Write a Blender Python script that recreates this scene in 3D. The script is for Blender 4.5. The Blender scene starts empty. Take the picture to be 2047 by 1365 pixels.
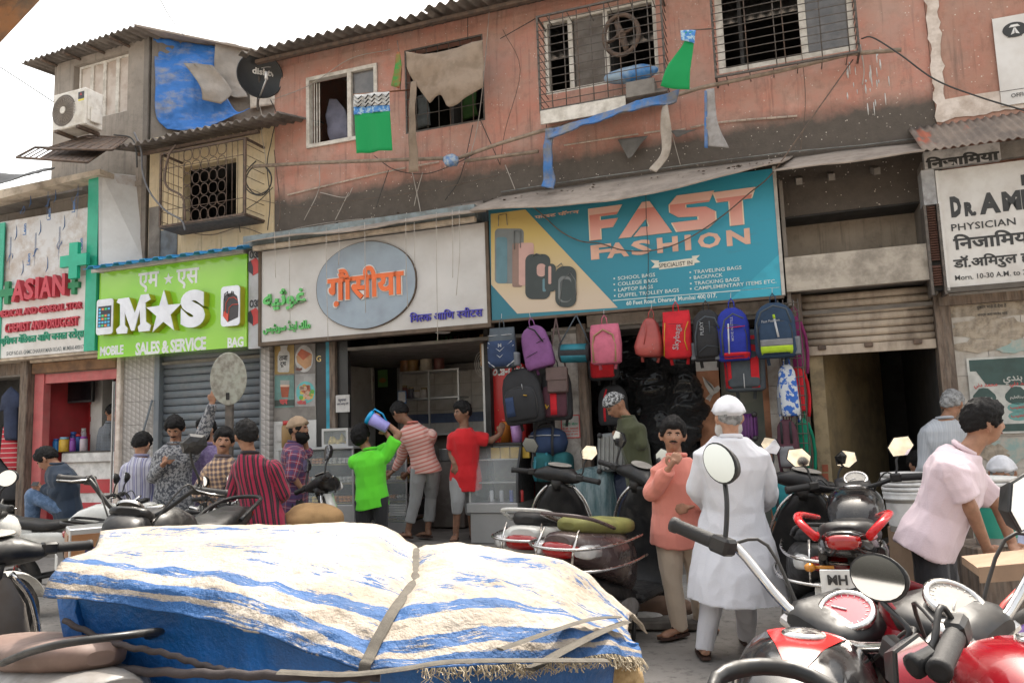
import bpy,math,random
import numpy as np
from mathutils import Vector,Matrix
random.seed(7)
rng=np.random.default_rng(7)
sc=bpy.context.scene
PI=math.pi
# camera, world, sun, exposure
FOC,CAMH,CX,CY=1560.0,1.5,1023.5,682.5
_p=math.atan(183.0/FOC); _r=math.atan(0.035)
FW=np.array([0,math.cos(_p),math.sin(_p)])
_R0=np.array([1.0,0,0]); _U0=np.array([0,-math.sin(_p),math.cos(_p)])
UP=math.cos(_r)*_U0+math.sin(_r)*_R0
RT=math.cos(_r)*_R0-math.sin(_r)*_U0
EYE=np.array([0,0,CAMH])
cam_data=bpy.data.cameras.new('camera'); cam=bpy.data.objects.new('camera',cam_data)
sc.collection.objects.link(cam); sc.camera=cam
cam_data.sensor_width=36.0; cam_data.lens=36.0*FOC/2047.0
cam_data.clip_start=0.05; cam_data.clip_end=600
cam.matrix_world=Matrix([[RT[i],UP[i],-FW[i],EYE[i]]for i in range(3)]+[[0,0,0,1]])
world=bpy.data.worlds.new('World'); sc.world=world; world.use_nodes=True
wn=world.node_tree
sky=wn.nodes.new('ShaderNodeTexSky'); sky.sky_type='NISHITA'; sky.sun_disc=False
SUN_EL,SUN_AZ=math.radians(58),math.radians(28)
sky.sun_elevation=SUN_EL; sky.sun_rotation=SUN_AZ
sky.air_density=1.6; sky.dust_density=6.0; sky.ozone_density=1.0
bg=wn.nodes['Background']; bg.inputs['Strength'].default_value=0.15
hs_=wn.nodes.new('ShaderNodeHueSaturation'); hs_.inputs['Saturation'].default_value=.35; wn.links.new(sky.outputs[0],hs_.inputs['Color']); wt_=wn.nodes.new('ShaderNodeMix'); wt_.data_type='RGBA'; wt_.blend_type='MULTIPLY'; wt_.inputs[0].default_value=1; wt_.inputs[7].default_value=(1,.965,.91,1); wn.links.new(hs_.outputs[0],wt_.inputs[6]); wn.links.new(wt_.outputs[2],bg.inputs['Color'])
sun_d=bpy.data.lights.new('sun','SUN'); sun_d.energy=2.1; sun_d.angle=math.radians(0.8)
sun_d.color=(1.0,0.93,0.82)
sun=bpy.data.objects.new('sun',sun_d); sc.collection.objects.link(sun)
_sd=Vector((math.sin(SUN_AZ)*math.cos(SUN_EL),math.cos(SUN_AZ)*math.cos(SUN_EL),math.sin(SUN_EL)))
sun.rotation_euler=_sd.to_track_quat('Z','Y').to_euler(); sun.location=(0,0,12)
vs=sc.view_settings; vs.view_transform='Standard'; vs.look='None'; vs.gamma=1; vs.use_curve_mapping=False
vs.exposure=1.7
# measuring helpers
def ray(x,y):return(x-CX)/FOC*RT-(y-CY)/FOC*UP+FW
def W(x,y,d):return EYE+ray(x,y)*d
def G(x,y,z=0.0):
 q=ray(x,y); return EYE+q*((z-CAMH)/q[2])
_v=ray(-3400,1020); UX=-np.array([_v[0],_v[1],0]); UX/=np.linalg.norm(UX)
NO=np.array([UX[1],-UX[0],0]); NO=NO if NO[1]<0 else-NO
FO=W(980,700,9.0); FO[2]=0
MF=Matrix(((UX[0],-NO[0],0,FO[0]),(UX[1],-NO[1],0,FO[1]),(0,0,1,0),(0,0,0,1)))
ID=Matrix.Identity(4)
def fs(x,y,n=0.0):
 q=ray(x,y); t=((FO+NO*n-EYE)@NO)/(q@NO); P=EYE+q*t
 return float((P-FO)@UX),float(P[2])
def fv(x,y,n=0.0):s,z=fs(x,y,n); return(s,-n,z)
def toF(P):q=MF.inverted()@Vector(P); return tuple(q)
# materials
MATS={}
def L(c):
 return tuple(c)+(1.0,)if len(c)==3 else tuple(c)
class NT:
 def __init__(s,name):
  s.m=bpy.data.materials.new(name); s.m.use_nodes=True; s.t=s.m.node_tree
  s.b=s.t.nodes['Principled BSDF']; s._tc=None
 def n(s,typ,**k):
  x=s.t.nodes.new(typ)
  for a,v in k.items():setattr(x,a,v)
  return x
 def l(s,a,b):s.t.links.new(a,b)
 def tc(s,which='Object'):
  if s._tc is None:s._tc=s.n('ShaderNodeTexCoord')
  return s._tc.outputs[which]
 def noise(s,scale,detail=4,rough=.55,src=None,stretch=None):
  x=s.n('ShaderNodeTexNoise'); x.inputs['Scale'].default_value=scale
  x.inputs['Detail'].default_value=detail; x.inputs['Roughness'].default_value=rough
  v=src or s.tc()
  if stretch:
   mp=s.n('ShaderNodeMapping'); mp.inputs['Scale'].default_value=stretch; s.l(v,mp.inputs[0]); v=mp.outputs[0]
  s.l(v,x.inputs['Vector']); return x.outputs[0]
 def ramp(s,f,a,b,c0=(0,0,0),c1=(1,1,1)):
  x=s.n('ShaderNodeValToRGB'); x.color_ramp.elements[0].position=a; x.color_ramp.elements[1].position=b
  x.color_ramp.elements[0].color=L(c0); x.color_ramp.elements[1].color=L(c1); s.l(f,x.inputs[0]); return x.outputs[0]
 def mix(s,f,a,b,mode='MIX'):
  x=s.n('ShaderNodeMix',data_type='RGBA',blend_type=mode)
  for i,v in((0,f),(6,a),(7,b)):
   if isinstance(v,(int,float)):x.inputs[i].default_value=v
   elif isinstance(v,tuple):x.inputs[i].default_value=L(v)
   else:s.l(v,x.inputs[i])
  return x.outputs[2]
 def math(s,op,a,b=0.0,c=None):
  x=s.n('ShaderNodeMath',operation=op)
  for i,v in enumerate((a,b)+(()if c is None else(c,))):
   if isinstance(v,(int,float)):x.inputs[i].default_value=v
   else:s.l(v,x.inputs[i])
  return x.outputs[0]
 def sep(s,v):
  x=s.n('ShaderNodeSeparateXYZ'); s.l(v,x.inputs[0]); return x.outputs
 def bump(s,h,strength=.3,dist=.01):
  x=s.n('ShaderNodeBump'); x.inputs['Strength'].default_value=strength; x.inputs['Distance'].default_value=dist
  s.l(h,x.inputs['Height']); s.l(x.outputs[0],s.b.inputs['Normal'])
 def col(s,c):
  if isinstance(c,tuple):s.b.inputs['Base Color'].default_value=L(c)
  else:s.l(c,s.b.inputs['Base Color'])
 def set(s,rough=None,metal=None,spec=None,coat=None,trans=None,ior=None,alpha=None,sheen=None):
  I=s.b.inputs
  for k,v in(('Roughness',rough),('Metallic',metal),('Specular IOR Level',spec),('Coat Weight',coat),('Transmission Weight',trans),('IOR',ior),('Alpha',alpha),('Sheen Weight',sheen)):
   if v is None:continue
   if isinstance(v,(int,float)):I[k].default_value=v
   else:s.l(v,I[k])
def M(name,c,rough=.6,metal=0,c2=None,ns=6,lo=.42,hi=.62,bs=0,bst=.25,bd=.004,dirt=0,dc=(.16,.12,.09),ds=3,coat=0,stretch=None,spec=None):
 """colour c broken up by c2, bump, and a dusty second layer"""
 if name in MATS:return MATS[name]
 t=NT(name); cc=c
 if c2 is None:c2=tuple(v*.72 for v in c)
 cc=t.mix(t.ramp(t.noise(ns,5,.6,stretch=stretch),lo,hi),c,c2)
 if dirt:
  cc=t.mix(t.math('MULTIPLY',t.ramp(t.noise(ds,8,.68,stretch=stretch),.45,.7),dirt),cc,dc)
  rr=t.math('ADD',t.math('MULTIPLY',t.ramp(t.noise(ds*2,5),.4,.65),.3),rough-.05)
  t.set(rough=rr)
 else:t.set(rough=rough)
 t.col(cc); t.set(metal=metal,coat=coat,spec=spec)
 if bs:t.bump(t.noise(bs,6,.65,stretch=stretch),bst,bd)
 MATS[name]=t.m; return t.m
# mesh builder
class MB:
 def __init__(s):s.v=[]; s.f=[]; s.mi=[]; s.uv=None; s.cur=0; s.smooth=set()
 def add(s,vs,fs,sm=False):
  b=len(s.v); s.v.extend(tuple(map(float,p))for p in vs)
  for f in fs:
   if sm:s.smooth.add(len(s.f))
   s.f.append(tuple(b+i for i in f)); s.mi.append(s.cur)
  return s
 def box(s,x0,x1,y0,y1,z0,z1,bev=0):
  if x0>x1:x0,x1=x1,x0
  if y0>y1:y0,y1=y1,y0
  if z0>z1:z0,z1=z1,z0
  if bev:
   b=min(bev,(x1-x0)*.45,(y1-y0)*.45,(z1-z0)*.45)
   V=[];
   for(zz,i)in((z0,b),(z0+b,0),(z1-b,0),(z1,b)):
    for(px,py)in((x0+b,y0+i),(x1-b,y0+i),(x1-i,y0+b),(x1-i,y1-b),(x1-b,y1-i),(x0+b,y1-i),(x0+i,y1-b),(x0+i,y0+b)):
     V.append((px,py,zz))
   F=[tuple(range(7,-1,-1)),tuple(range(24,32))]
   for r in range(3):
    for k in range(8):F.append((r*8+k,r*8+(k+1)%8,r*8+8+(k+1)%8,r*8+8+k))
   return s.add(V,F)
  return s.add([(x0,y0,z0),(x1,y0,z0),(x1,y1,z0),(x0,y1,z0),(x0,y0,z1),(x1,y0,z1),(x1,y1,z1),(x0,y1,z1)],[(0,3,2,1),(4,5,6,7),(0,1,5,4),(1,2,6,5),(2,3,7,6),(3,0,4,7)])
 def obox(s,c,ax,ay,az,bev=0):
  t=MB().box(-1,1,-1,1,-1,1)
  if bev:
   lx,ly,lz=(float(np.linalg.norm(q))for q in(ax,ay,az))
   t=MB().box(-lx,lx,-ly,ly,-lz,lz,bev)
   t.v=[(a/lx,b/ly,d/lz)for a,b,d in t.v]
  c,ax,ay,az=map(np.array,(c,ax,ay,az))
  return s.add([c+ax*a+ay*b+az*d for a,b,d in t.v],t.f)
 def quad(s,pts,th):
  p=[np.array(q,float)for q in pts]; th=np.array(th,float)
  return s.add(p+[q+th for q in p],[(0,1,2,3),(7,6,5,4),(0,4,5,1),(1,5,6,2),(2,6,7,3),(3,7,4,0)])
 def tube(s,pts,r,n=8,cap=True,flat=None,closed=False,sm=True):
  P=np.array([np.array(p,float)for p in pts]); k=len(P)
  r=np.full(k,r)if np.isscalar(r)else np.array(r,float)
  T=np.zeros_like(P)
  for i in range(k):
   a=P[(i-1)%k]if closed else P[max(i-1,0)]; b=P[(i+1)%k]if closed else P[min(i+1,k-1)]
   T[i]=(b-a)/(np.linalg.norm(b-a)+1e-9)
  ref=np.array([0,0,1.0])if abs(T[0][2])<.9 else np.array([0,1.0,0])
  A=np.cross(T[0],ref); A/=np.linalg.norm(A); V=[]
  for i in range(k):
   A=A-T[i]*(A@T[i]); A/=np.linalg.norm(A)+1e-9; B=np.cross(T[i],A)
   fl=1.0 if flat is None else flat
   for j in range(n):
    an=2*PI*j/n; V.append(P[i]+A*math.cos(an)*r[i]+B*math.sin(an)*r[i]*fl)
  F=[]
  for i in range(k if closed else k-1):
   i2=(i+1)%k
   for j in range(n):F.append((i*n+j,i*n+(j+1)%n,i2*n+(j+1)%n,i2*n+j))
  b0=len(s.f); s.add(V,F,sm)
  if cap and not closed:
   bb=len(s.v)-len(V)
   for f in(tuple(bb+j for j in range(n-1,-1,-1)),tuple(bb+(k-1)*n+j for j in range(n))):
    s.f.append(f); s.mi.append(s.cur)
  return s
 def loft(s,rings,cap=True,sm=True):
  n=len(rings[0]); V=[p for r in rings for p in r]; F=[]
  for i in range(len(rings)-1):
   for j in range(n):F.append((i*n+j,i*n+(j+1)%n,(i+1)*n+(j+1)%n,(i+1)*n+j))
  b=len(s.v); s.add(V,F,sm)
  if cap:
   for f in(tuple(b+j for j in range(n-1,-1,-1)),tuple(b+(len(rings)-1)*n+j for j in range(n))):
    s.f.append(f); s.mi.append(s.cur)
   s.smooth.discard(-1)
  return s
 def lathe(s,c,axis,prof,n=20,sm=True,cap=True):
  c=np.array(c,float); ax=np.array(axis,float); ax/=np.linalg.norm(ax)
  ref=np.array([0,0,1.0])if abs(ax[2])<.9 else np.array([1.0,0,0])
  A=np.cross(ax,ref); A/=np.linalg.norm(A); B=np.cross(ax,A)
  return s.loft([[c+ax*h+(A*math.cos(2*PI*j/n)+B*math.sin(2*PI*j/n))*max(r,1e-4)for j in range(n)]for r,h in prof],cap,sm)
 def ball(s,c,r,n=10,m=7):
  r=(r,r,r)if np.isscalar(r)else r; c=np.array(c,float)
  rings=[]
  for i in range(m+1):
   t=-PI/2+PI*(i+.02*(i==0)-.02*(i==m))/m
   rings.append([c+np.array([r[0]*math.cos(t)*math.cos(2*PI*j/n),r[1]*math.cos(t)*math.sin(2*PI*j/n),r[2]*math.sin(t)])for j in range(n)])
  return s.loft(rings)
 def prism(s,pts,y0,y1):
  n=len(pts)
  return s.add([(x,y0,z)for x,z in pts]+[(x,y1,z)for x,z in pts],[tuple(range(n)),tuple(range(2*n-1,n-1,-1))]+[(i,n+i,n+(i+1)%n,(i+1)%n)for i in range(n)])
 def grid(s,P,sm=True,th=None):
  P=np.array(P,float); a,b=P.shape[:2]
  F=[(i*b+j,i*b+j+1,(i+1)*b+j+1,(i+1)*b+j)for i in range(a-1)for j in range(b-1)]
  s.add(P.reshape(-1,3),F,sm)
  if th is not None:
   Q=P+(th if isinstance(th,np.ndarray)and th.ndim==3 else np.array(th,float)); bb=len(s.v); s.add(Q.reshape(-1,3),[f[::-1]for f in F],sm)
   o=bb-a*b; E=[]
   for j in range(b-1):E+=[(o+j+1,o+j,bb+j,bb+j+1),(o+(a-1)*b+j,o+(a-1)*b+j+1,bb+(a-1)*b+j+1,bb+(a-1)*b+j)]
   for i in range(a-1):E+=[(o+i*b,o+(i+1)*b,bb+(i+1)*b,bb+i*b),(o+(i+1)*b+b-1,o+i*b+b-1,bb+i*b+b-1,bb+(i+1)*b+b-1)]
   for f in E:s.f.append(f); s.mi.append(s.cur)
  return s
 def xf(s,m,start=0):
  for i in range(start,len(s.v)):s.v[i]=tuple(m@Vector(s.v[i]))
  return s
 def mesh(s,name,mats,base=(0,0,0)):
  me=bpy.data.meshes.new(name)
  if len(s.v):
   V=np.array(s.v,dtype=float)-np.array(base)
   me.from_pydata(V.tolist(),[],s.f)
  mats=mats if isinstance(mats,(list,tuple))else[mats]
  for m in mats:me.materials.append(m)
  if len(mats)>1:me.polygons.foreach_set('material_index',s.mi)
  sm=np.zeros(len(s.f),bool)
  if s.smooth:sm[[i for i in s.smooth if i<len(s.f)]]=True
  me.polygons.foreach_set('use_smooth',sm)
  if s.uv is not None:
   lay=me.uv_layers.new(name='UVMap'); li=np.zeros(len(me.loops),np.int32); me.loops.foreach_get('vertex_index',li)
   lay.data.foreach_set('uv',np.array(s.uv,dtype=np.float32)[li].ravel())
  me.update(); return me
def link(o):sc.collection.objects.link(o); return o
class Thing:
 """A thing and its parts, all given in one frame; origin at the base of the whole."""
 def __init__(s,name,label,cat,group=None,frame=ID,kind=None,base=None):
  s.name,s.label,s.cat,s.group,s.frame,s.kind,s.base=name,label,cat,group,frame,kind,base
  s.parts=[]
 def part(s,name,mb,mat,parent=None,label=None,kind=None):
  if kind is None and name in('lettering','film_print','ornament','app_icons','bubble_print','switches','breakers','sockets'):kind='stuff'
  s.parts.append([name,mb,mat,parent,label,kind]); return len(s.parts)-1
 def done(s):
  if s.base is None:
   A=[np.array(p[1].v)for p in s.parts if isinstance(p[1],MB)and len(p[1].v)]+[np.array([v.co for v in p[1].vertices])for p in s.parts if not isinstance(p[1],MB)]
   A=np.concatenate(A); lo,hi=A.min(0),A.max(0); s.base=((lo[0]+hi[0])/2,(lo[1]+hi[1])/2,lo[2])
  single=len(s.parts)==1 and s.parts[0][0]==s.name
  if single:root=bpy.data.objects.new(s.name,s._me(s.parts[0]))
  else:root=bpy.data.objects.new(s.name,None); root.empty_display_size=.1
  root.matrix_world=s.frame@Matrix.Translation(s.base); link(root)
  if s.label:root['label']=s.label
  if s.cat:root['category']=s.cat
  if s.group:root['group']=s.group
  if s.kind:root['kind']=s.kind
  if not single:
   made=[]
   for p in s.parts:
    o=link(bpy.data.objects.new(p[0],s._me(p))); o.parent=root if p[3]is None else made[p[3]]
    if p[4]:o['label']=p[4]
    if p[5]:o['kind']=p[5]
    made.append(o)
  return root
 def _me(s,p):
  if isinstance(p[1],MB):return p[1].mesh(p[0],p[2],s.base)
  me=p[1]
  if not me.get('_moved'):me.transform(Matrix.Translation(-Vector(s.base)))
  me.materials.clear()
  for m in(p[2]if isinstance(p[2],(list,tuple))else[p[2]]):me.materials.append(m)
  return me
def one(name,mb,mat,label,cat,group=None,frame=ID,kind=None):
 t=Thing(name,label,cat,group,frame,kind); t.part(name,mb,mat); return t.done()
def dup(root,mat,label=None):
 r=root.copy(); link(r); r.matrix_world=mat
 if label:r['label']=label
 for ch in list(root.children):
  c=ch.copy(); link(c); c.parent=r
  for g in list(ch.children):d=g.copy(); link(d); d.parent=c
 return r
_K=rng.normal(size=(9,3)); _K/=np.linalg.norm(_K,axis=1)[:,None]; _PH=rng.uniform(0,6.28,9)
def wob(P,f,seed=0.0):
 P=np.asarray(P,float); w=0
 Q=P*f
 for i in range(9):
  Q2=Q+.5*np.sin(np.roll(Q,1,-1)*1.3+i+seed)
  w=w+np.sin(Q2@_K[i]*(1+.23*i)+_PH[i]+seed*(i+1))/4.2
 return w
def catmull(P,n):
 P=[np.array(p,float)for p in P]; P=[2*P[0]-P[1]]+P+[2*P[-1]-P[-2]]; out=[]
 for i in range(1,len(P)-2):
  for k in range(n):
   t=k/n; out.append(.5*((2*P[i])+(-P[i-1]+P[i+1])*t+(2*P[i-1]-5*P[i]+4*P[i+1]-P[i+2])*t*t+(-P[i-1]+3*P[i]-3*P[i+1]+P[i+2])*t**3))
 out.append(P[-2]); return out
# lettering
def text_mesh(txt,size=1.0,ext=0.0,bold=0.0,shear=0.0,spacing=1.0,res=2,bevel=0.0):
 """units: a string, or a list of (string, keep) where keep < 1 cuts the last bit of the glyphs off (half letters)"""
 units=[(txt,1.0)]if isinstance(txt,str)else txt
 V,F,x=[],[],0.0
 for t,keep in units:
  c=bpy.data.curves.new('t','FONT'); c.body=t; c.size=size; c.extrude=ext; c.offset=bold; c.shear=shear; c.resolution_u=res
  c.space_character=spacing; c.bevel_depth=bevel
  o=bpy.data.objects.new('t',c); link(o); dg=bpy.context.evaluated_depsgraph_get()
  me=bpy.data.meshes.new_from_object(o.evaluated_get(dg))
  if keep<1:
   import bmesh
   bm=bmesh.new(); bm.from_mesh(me); xs=[v.co.x for v in bm.verts]
   cut=min(xs)+(max(xs)-min(xs))*keep
   bmesh.ops.bisect_plane(bm,geom=bm.verts[:]+bm.edges[:]+bm.faces[:],plane_co=(cut,0,0),plane_no=(1,0,0),clear_outer=True)
   bm.to_mesh(me); bm.free()
  b=len(V); vv=[(v.co.x+x,v.co.y,v.co.z)for v in me.vertices]
  V+=vv; F+=[tuple(b+i for i in p.vertices)for p in me.polygons]
  if vv:
   if keep<1:x=max(v[0]for v in vv)
   elif len(units)>1:
    c.body=t+'l'; dg.update()
    m2=bpy.data.meshes.new_from_object(o.evaluated_get(bpy.context.evaluated_depsgraph_get())); x=max(v[0]for v in vv)+(.3*size if t[-1:]==' ' else 0)
    bpy.data.meshes.remove(m2)
    x-=.02*size
  bpy.data.objects.remove(o); bpy.data.curves.remove(c); bpy.data.meshes.remove(me)
 return np.array(V),F
def letters(mb,txt,tl,br,n,ext=.004,bold=0.0,shear=0.0,spacing=1.0,y=None,res=2,fit=True):
 """lettering fitted between two photo points on the facade plane n (tl, br in pixels)"""
 V,F=text_mesh(txt,1.0,ext if ext else 0,bold,shear,spacing,res)
 lo,hi=V.min(0),V.max(0)
 s0,z1=fs(tl[0],tl[1],n); s1,z0=fs(br[0],br[1],n)
 kx=(s1-s0)/(hi[0]-lo[0]); kz=(z1-z0)/(hi[1]-lo[1])
 e=max(abs(hi[2]),1e-6)
 P=[(s0+(a-lo[0])*kx,-n-(c/e)*ext if ext else-n-.002,z0+(b-lo[1])*kz)for a,b,c in V]
 mb.add(P,F); return mb
def poly_letters(mb,strokes,tl,br,n,ext):
 s0,z1=fs(tl[0],tl[1],n); s1,z0=fs(br[0],br[1],n)
 for P in strokes:mb.prism([(s0+a*(s1-s0),z0+b*(z1-z0))for a,b in P],-n-ext,-n)
 return mb
def frect(px0,py0,px1,py1,n):
 s0,z1=fs(px0,py0,n); s1,z0=fs(px1,py1,n); return s0,s1,z0,z1
# MATERIALS OF THE STREET
def wall_mat(name,c,c2,dark,zlo=None,specks=True,darkzone=None):
 t=NT(name); z=t.sep(t.tc('Object'))[2]
 base=t.mix(t.ramp(t.noise(1.6,6,.65),.38,.62),c,c2)
 base=t.mix(t.math('MULTIPLY',t.ramp(t.noise(7,8,.7),.5,.72),.55),base,tuple(v*.5 for v in c2))
 base=t.mix(t.math('MULTIPLY',t.ramp(t.noise(.9,9,.75),.5,.6),.45),base,tuple(v*.8+.07 for v in c2)); base=t.mix(t.math('MULTIPLY',t.ramp(t.noise(2.2,10,.8,stretch=(1,1,.6)),.6,.66),.5),base,(.2,.14,.11))
 pale=t.ramp(t.noise(3.1,8,.72,stretch=(1,1,.45)),.56,.75)
 base=t.mix(t.math('MULTIPLY',pale,.55),base,tuple(min(1,v*1.35+.06)for v in c2))
 streak=t.ramp(t.noise(5,5,.6,stretch=(3.5,1,.22)),.55,.78)
 base=t.mix(t.math('MULTIPLY',streak,.6),base,dark)
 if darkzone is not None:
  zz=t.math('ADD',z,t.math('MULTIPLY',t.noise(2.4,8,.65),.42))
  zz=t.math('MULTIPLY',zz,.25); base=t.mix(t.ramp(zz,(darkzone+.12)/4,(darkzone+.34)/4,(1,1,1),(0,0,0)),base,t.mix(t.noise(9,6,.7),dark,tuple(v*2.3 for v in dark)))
 if specks:
  v=t.n('ShaderNodeTexVoronoi'); v.inputs['Scale'].default_value=26; t.l(t.tc(),v.inputs['Vector'])
  keep=t.ramp(t.noise(11,2),.52,.6)
  sp=t.math('MULTIPLY',t.math('LESS_THAN',v.outputs['Distance'],.16),keep)
  base=t.mix(sp,base,(.62,.55,.48))
 t.col(base); t.set(rough=.92)
 t.bump(t.math('ADD',t.noise(38,6,.7),t.math('MULTIPLY',t.noise(6,4),1.4)),.55,.012)
 return t.m
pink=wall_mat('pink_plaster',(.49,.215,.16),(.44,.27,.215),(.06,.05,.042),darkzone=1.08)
pink2=wall_mat('pink_plaster_right',(.40,.19,.14),(.37,.22,.165),(.09,.07,.06))
yellow=wall_mat('yellow_plaster',(.62,.48,.29),(.64,.53,.36),(.12,.09,.06),specks=False)
grey_wall=wall_mat('grey_render',(.36,.31,.265),(.27,.235,.2),(.07,.062,.055),specks=False)
dark_render=wall_mat('dark_render',(.22,.19,.165),(.17,.15,.13),(.045,.04,.035),specks=False)  # same hues as the grey render, darker all over
whitewash=M('whitewash',(.66,.58,.52),.9,c2=(.5,.42,.36),ns=9,bs=30,bst=.6,dirt=.5,ds=5,dc=(.3,.22,.17))
fibro=M('fibre_cement',(.20,.175,.155),.95,c2=(.11,.095,.085),ns=3,bs=40,bst=.5,dirt=.5,ds=5,dc=(.07,.06,.05))
awn=M('dusty_sheet',(.34,.285,.24),.85,c2=(.27,.225,.19),ns=2.5,bs=25,bst=.35,dirt=.45,ds=6,dc=(.12,.1,.085))
awn_edge=M('pale_blue_strip',(.42,.46,.48),.7,dirt=.4,ds=7)
rust=M('rusty_iron',(.14,.095,.07),.85,c2=(.08,.06,.05),ns=14,bs=60,bst=.4)
iron=M('dark_iron',(.075,.065,.058),.7,c2=(.12,.1,.085),ns=20,bs=60)
frame_white=M('dirty_white_frame',(.66,.62,.56),.5,c2=(.5,.46,.4),ns=8,dirt=.35,ds=11)
glass_dark=M('dusty_glass',(.09,.085,.085),.25,c2=(.14,.13,.125),ns=5,coat=.4)
dark_in=M('dark_room',(.045,.043,.042),.95,c2=(.03,.028,.027))  # near-black colour carries the darkness inside windows and shops
bamboo=M('bamboo_pole',(.33,.26,.2),.8,c2=(.22,.17,.13),ns=12,dirt=.4,ds=14)
conduit=M('plastic_trunking',(.62,.52,.44),.7,dirt=.5,ds=16)
cable_m=M('black_cable',(.04,.038,.036),.6); cable_pale=M('grey_cord',(.42,.38,.34),.8)
concrete=M('concrete',(.22,.2,.18),.95,c2=(.15,.135,.12),ns=4,bs=30,bst=.5,dirt=.4,ds=5,dc=(.06,.05,.045))
steel=M('brushed_steel',(.5,.5,.5),.36,metal=.7,c2=(.46,.46,.46),ns=3)
black_pl=M('black_plastic',(.03,.03,.032),.45,dirt=.25,ds=12,dc=(.16,.14,.12))
white_pl=M('white_plastic',(.72,.71,.69),.4,dirt=.2,ds=8)
mats_sign_white=M('sign_white',(.66,.64,.62),.45,c2=(.6,.57,.54),ns=3,dirt=.22,ds=3.5,dc=(.36,.32,.29))
# GROUND AND SKYLESS SETTING
road=NT('road'); cR=road.mix(road.ramp(road.noise(1.3,8,.7),.35,.65),(.21,.195,.178),(.29,.268,.245))
cR=road.mix(road.ramp(road.noise(14,6,.7),.52,.7),cR,(.12,.11,.1))
road.col(cR); road.set(rough=.92); road.bump(road.noise(70,6,.7),.5,.006)
g=MB(); n=40
xs=np.concatenate([np.linspace(-300,-14,5),np.linspace(-12,12,41),np.linspace(14,300,5)]); ys=np.concatenate([np.linspace(-200,-8,5),np.linspace(-7,14,40),np.linspace(18,300,5)])
Pg=np.array([[[x,y,0]for y in ys]for x in xs]); Pg[...,2]=-.012+.012*wob(Pg*[1,1,0],.8)
Pg[...,2]=np.minimum(Pg[...,2],.012)
g.grid(Pg[:,::1]); g.f=[f[::-1]for f in g.f]
o=one('road',g,road.m,None,None,kind='structure')
pl=MB(); pl.box(-3.4,.35,-.3,3.2,-.05,.28,.015)
one('shop_step',pl,concrete,None,None,frame=MF,kind='structure')
pl=MB(); pl.box(.36,3.4,.05,3.2,-.05,.16,.015); pl.box(-8.9,-3.41,.05,3.2,-.05,.17,.015); pl.box(3.41,7.5,.05,3.2,-.05,.12,.015)
one('shop_floor',pl,concrete,None,None,frame=MF,kind='structure')
# PINK BUILDING
def holes_wall(mb,s0,s1,z0,z1,y0,y1,holes):
 S=sorted({s0,s1,*[h[0]for h in holes],*[h[1]for h in holes]}); Z=sorted({z0,z1,*[h[2]for h in holes],*[h[3]for h in holes]})
 S=[v for v in S if s0<=v<=s1]; Z=[v for v in Z if z0<=v<=z1]
 def ins(a,b):return any(h[0]<a<h[1]and h[2]<b<h[3]for h in holes)
 for i in range(len(S)-1):
  j=0
  while j<len(Z)-1:
   if ins((S[i]+S[i+1])/2,(Z[j]+Z[j+1])/2):j+=1; continue
   k=j
   while k+1<len(Z)-1 and not ins((S[i]+S[i+1])/2,(Z[k+1]+Z[k+2])/2):k+=1
   mb.box(S[i],S[i+1],y0,y1,Z[j],Z[k+1]); j=k+1
WN=-.35; WY=.35
W1=frect(614,158,757,270,WN); W2=frect(808,100,970,240,WN); W3=frect(1085,42,1320,178,WN); W4=frect(1425,-30,1712,98,WN)
W4=(W4[0],W4[1],fs(1430,150,WN)[1],6.42); W3=(W3[0],W3[1],fs(1085,205,WN)[1]+.08,fs(1085,42,WN)[1])
W1=(W1[0],W1[1],fs(622,297,WN)[1],fs(614,158,WN)[1]); W2=(W2[0],W2[1],fs(815,268,WN)[1],fs(808,102,WN)[1])
T=Thing('pink_building','long pink plastered upper storey with grilled windows above the sweet and bag shops','building',frame=MF,base=(.8,.35,3.7))
zb=3.7
w=MB(); holes_wall(w,fs(549,300,WN)[0],fs(1862,150,WN)[0],zb,6.66,WY,WY+.16,[W1,W2,W3,W4])
sL,sR=fs(549,300,WN)[0],fs(1862,150,WN)[0]
for a in(sL,sR-.15):w.add([(a+d,y,z)for d in(0,.15)for y,z in((WY+.16,zb),(3.4,zb),(3.4,7.5),(WY+.16,6.78))],[(0,1,2,3),(7,6,5,4),(0,4,5,1),(1,5,6,2),(2,6,7,3),(3,7,4,0)])
w.box(sL,sR,WY+.02,WY+.14,6.66,6.77)
T.part('wall',w,pink)
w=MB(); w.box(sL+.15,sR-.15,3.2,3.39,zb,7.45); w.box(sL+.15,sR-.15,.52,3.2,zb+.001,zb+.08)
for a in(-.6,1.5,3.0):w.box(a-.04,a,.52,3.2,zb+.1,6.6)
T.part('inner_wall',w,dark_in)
def corr_sheet(s0,s1,ya,za,yb,zb_,pitch=.146,amp=.028,th=.008,jit=0.0,wave=0):
 mb=MB(); ns=int((s1-s0)/pitch*8); P=[]
 for i in range(ns+1):
  s=s0+(s1-s0)*i/ns; row=[]
  for j in range(5):
   f=j/4; row.append((s,ya+(yb-ya)*f+jit*math.sin(3*s),za+(zb_-za)*f+amp*math.cos(2*PI*s/pitch)+wave*math.sin(s*2.1+j)))
  P.append(row)
 mb.grid(P,True,(0,0,-th)); return mb
s=-3.42; k=0
while s<sR:
 wd=[.96,.78,1.02,.9][k%4]; s1=min(s+wd+.06,sR+.12); up=.012*(k%2)
 yo=random.uniform(-.05,.04)
 T.part('roof_sheet',corr_sheet(s,s1,-.12+yo-(.03 if k%3==0 else 0),6.68+up,1.9,7.16+up),fibro); s+=wd; k+=1
s=-3.42
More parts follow.
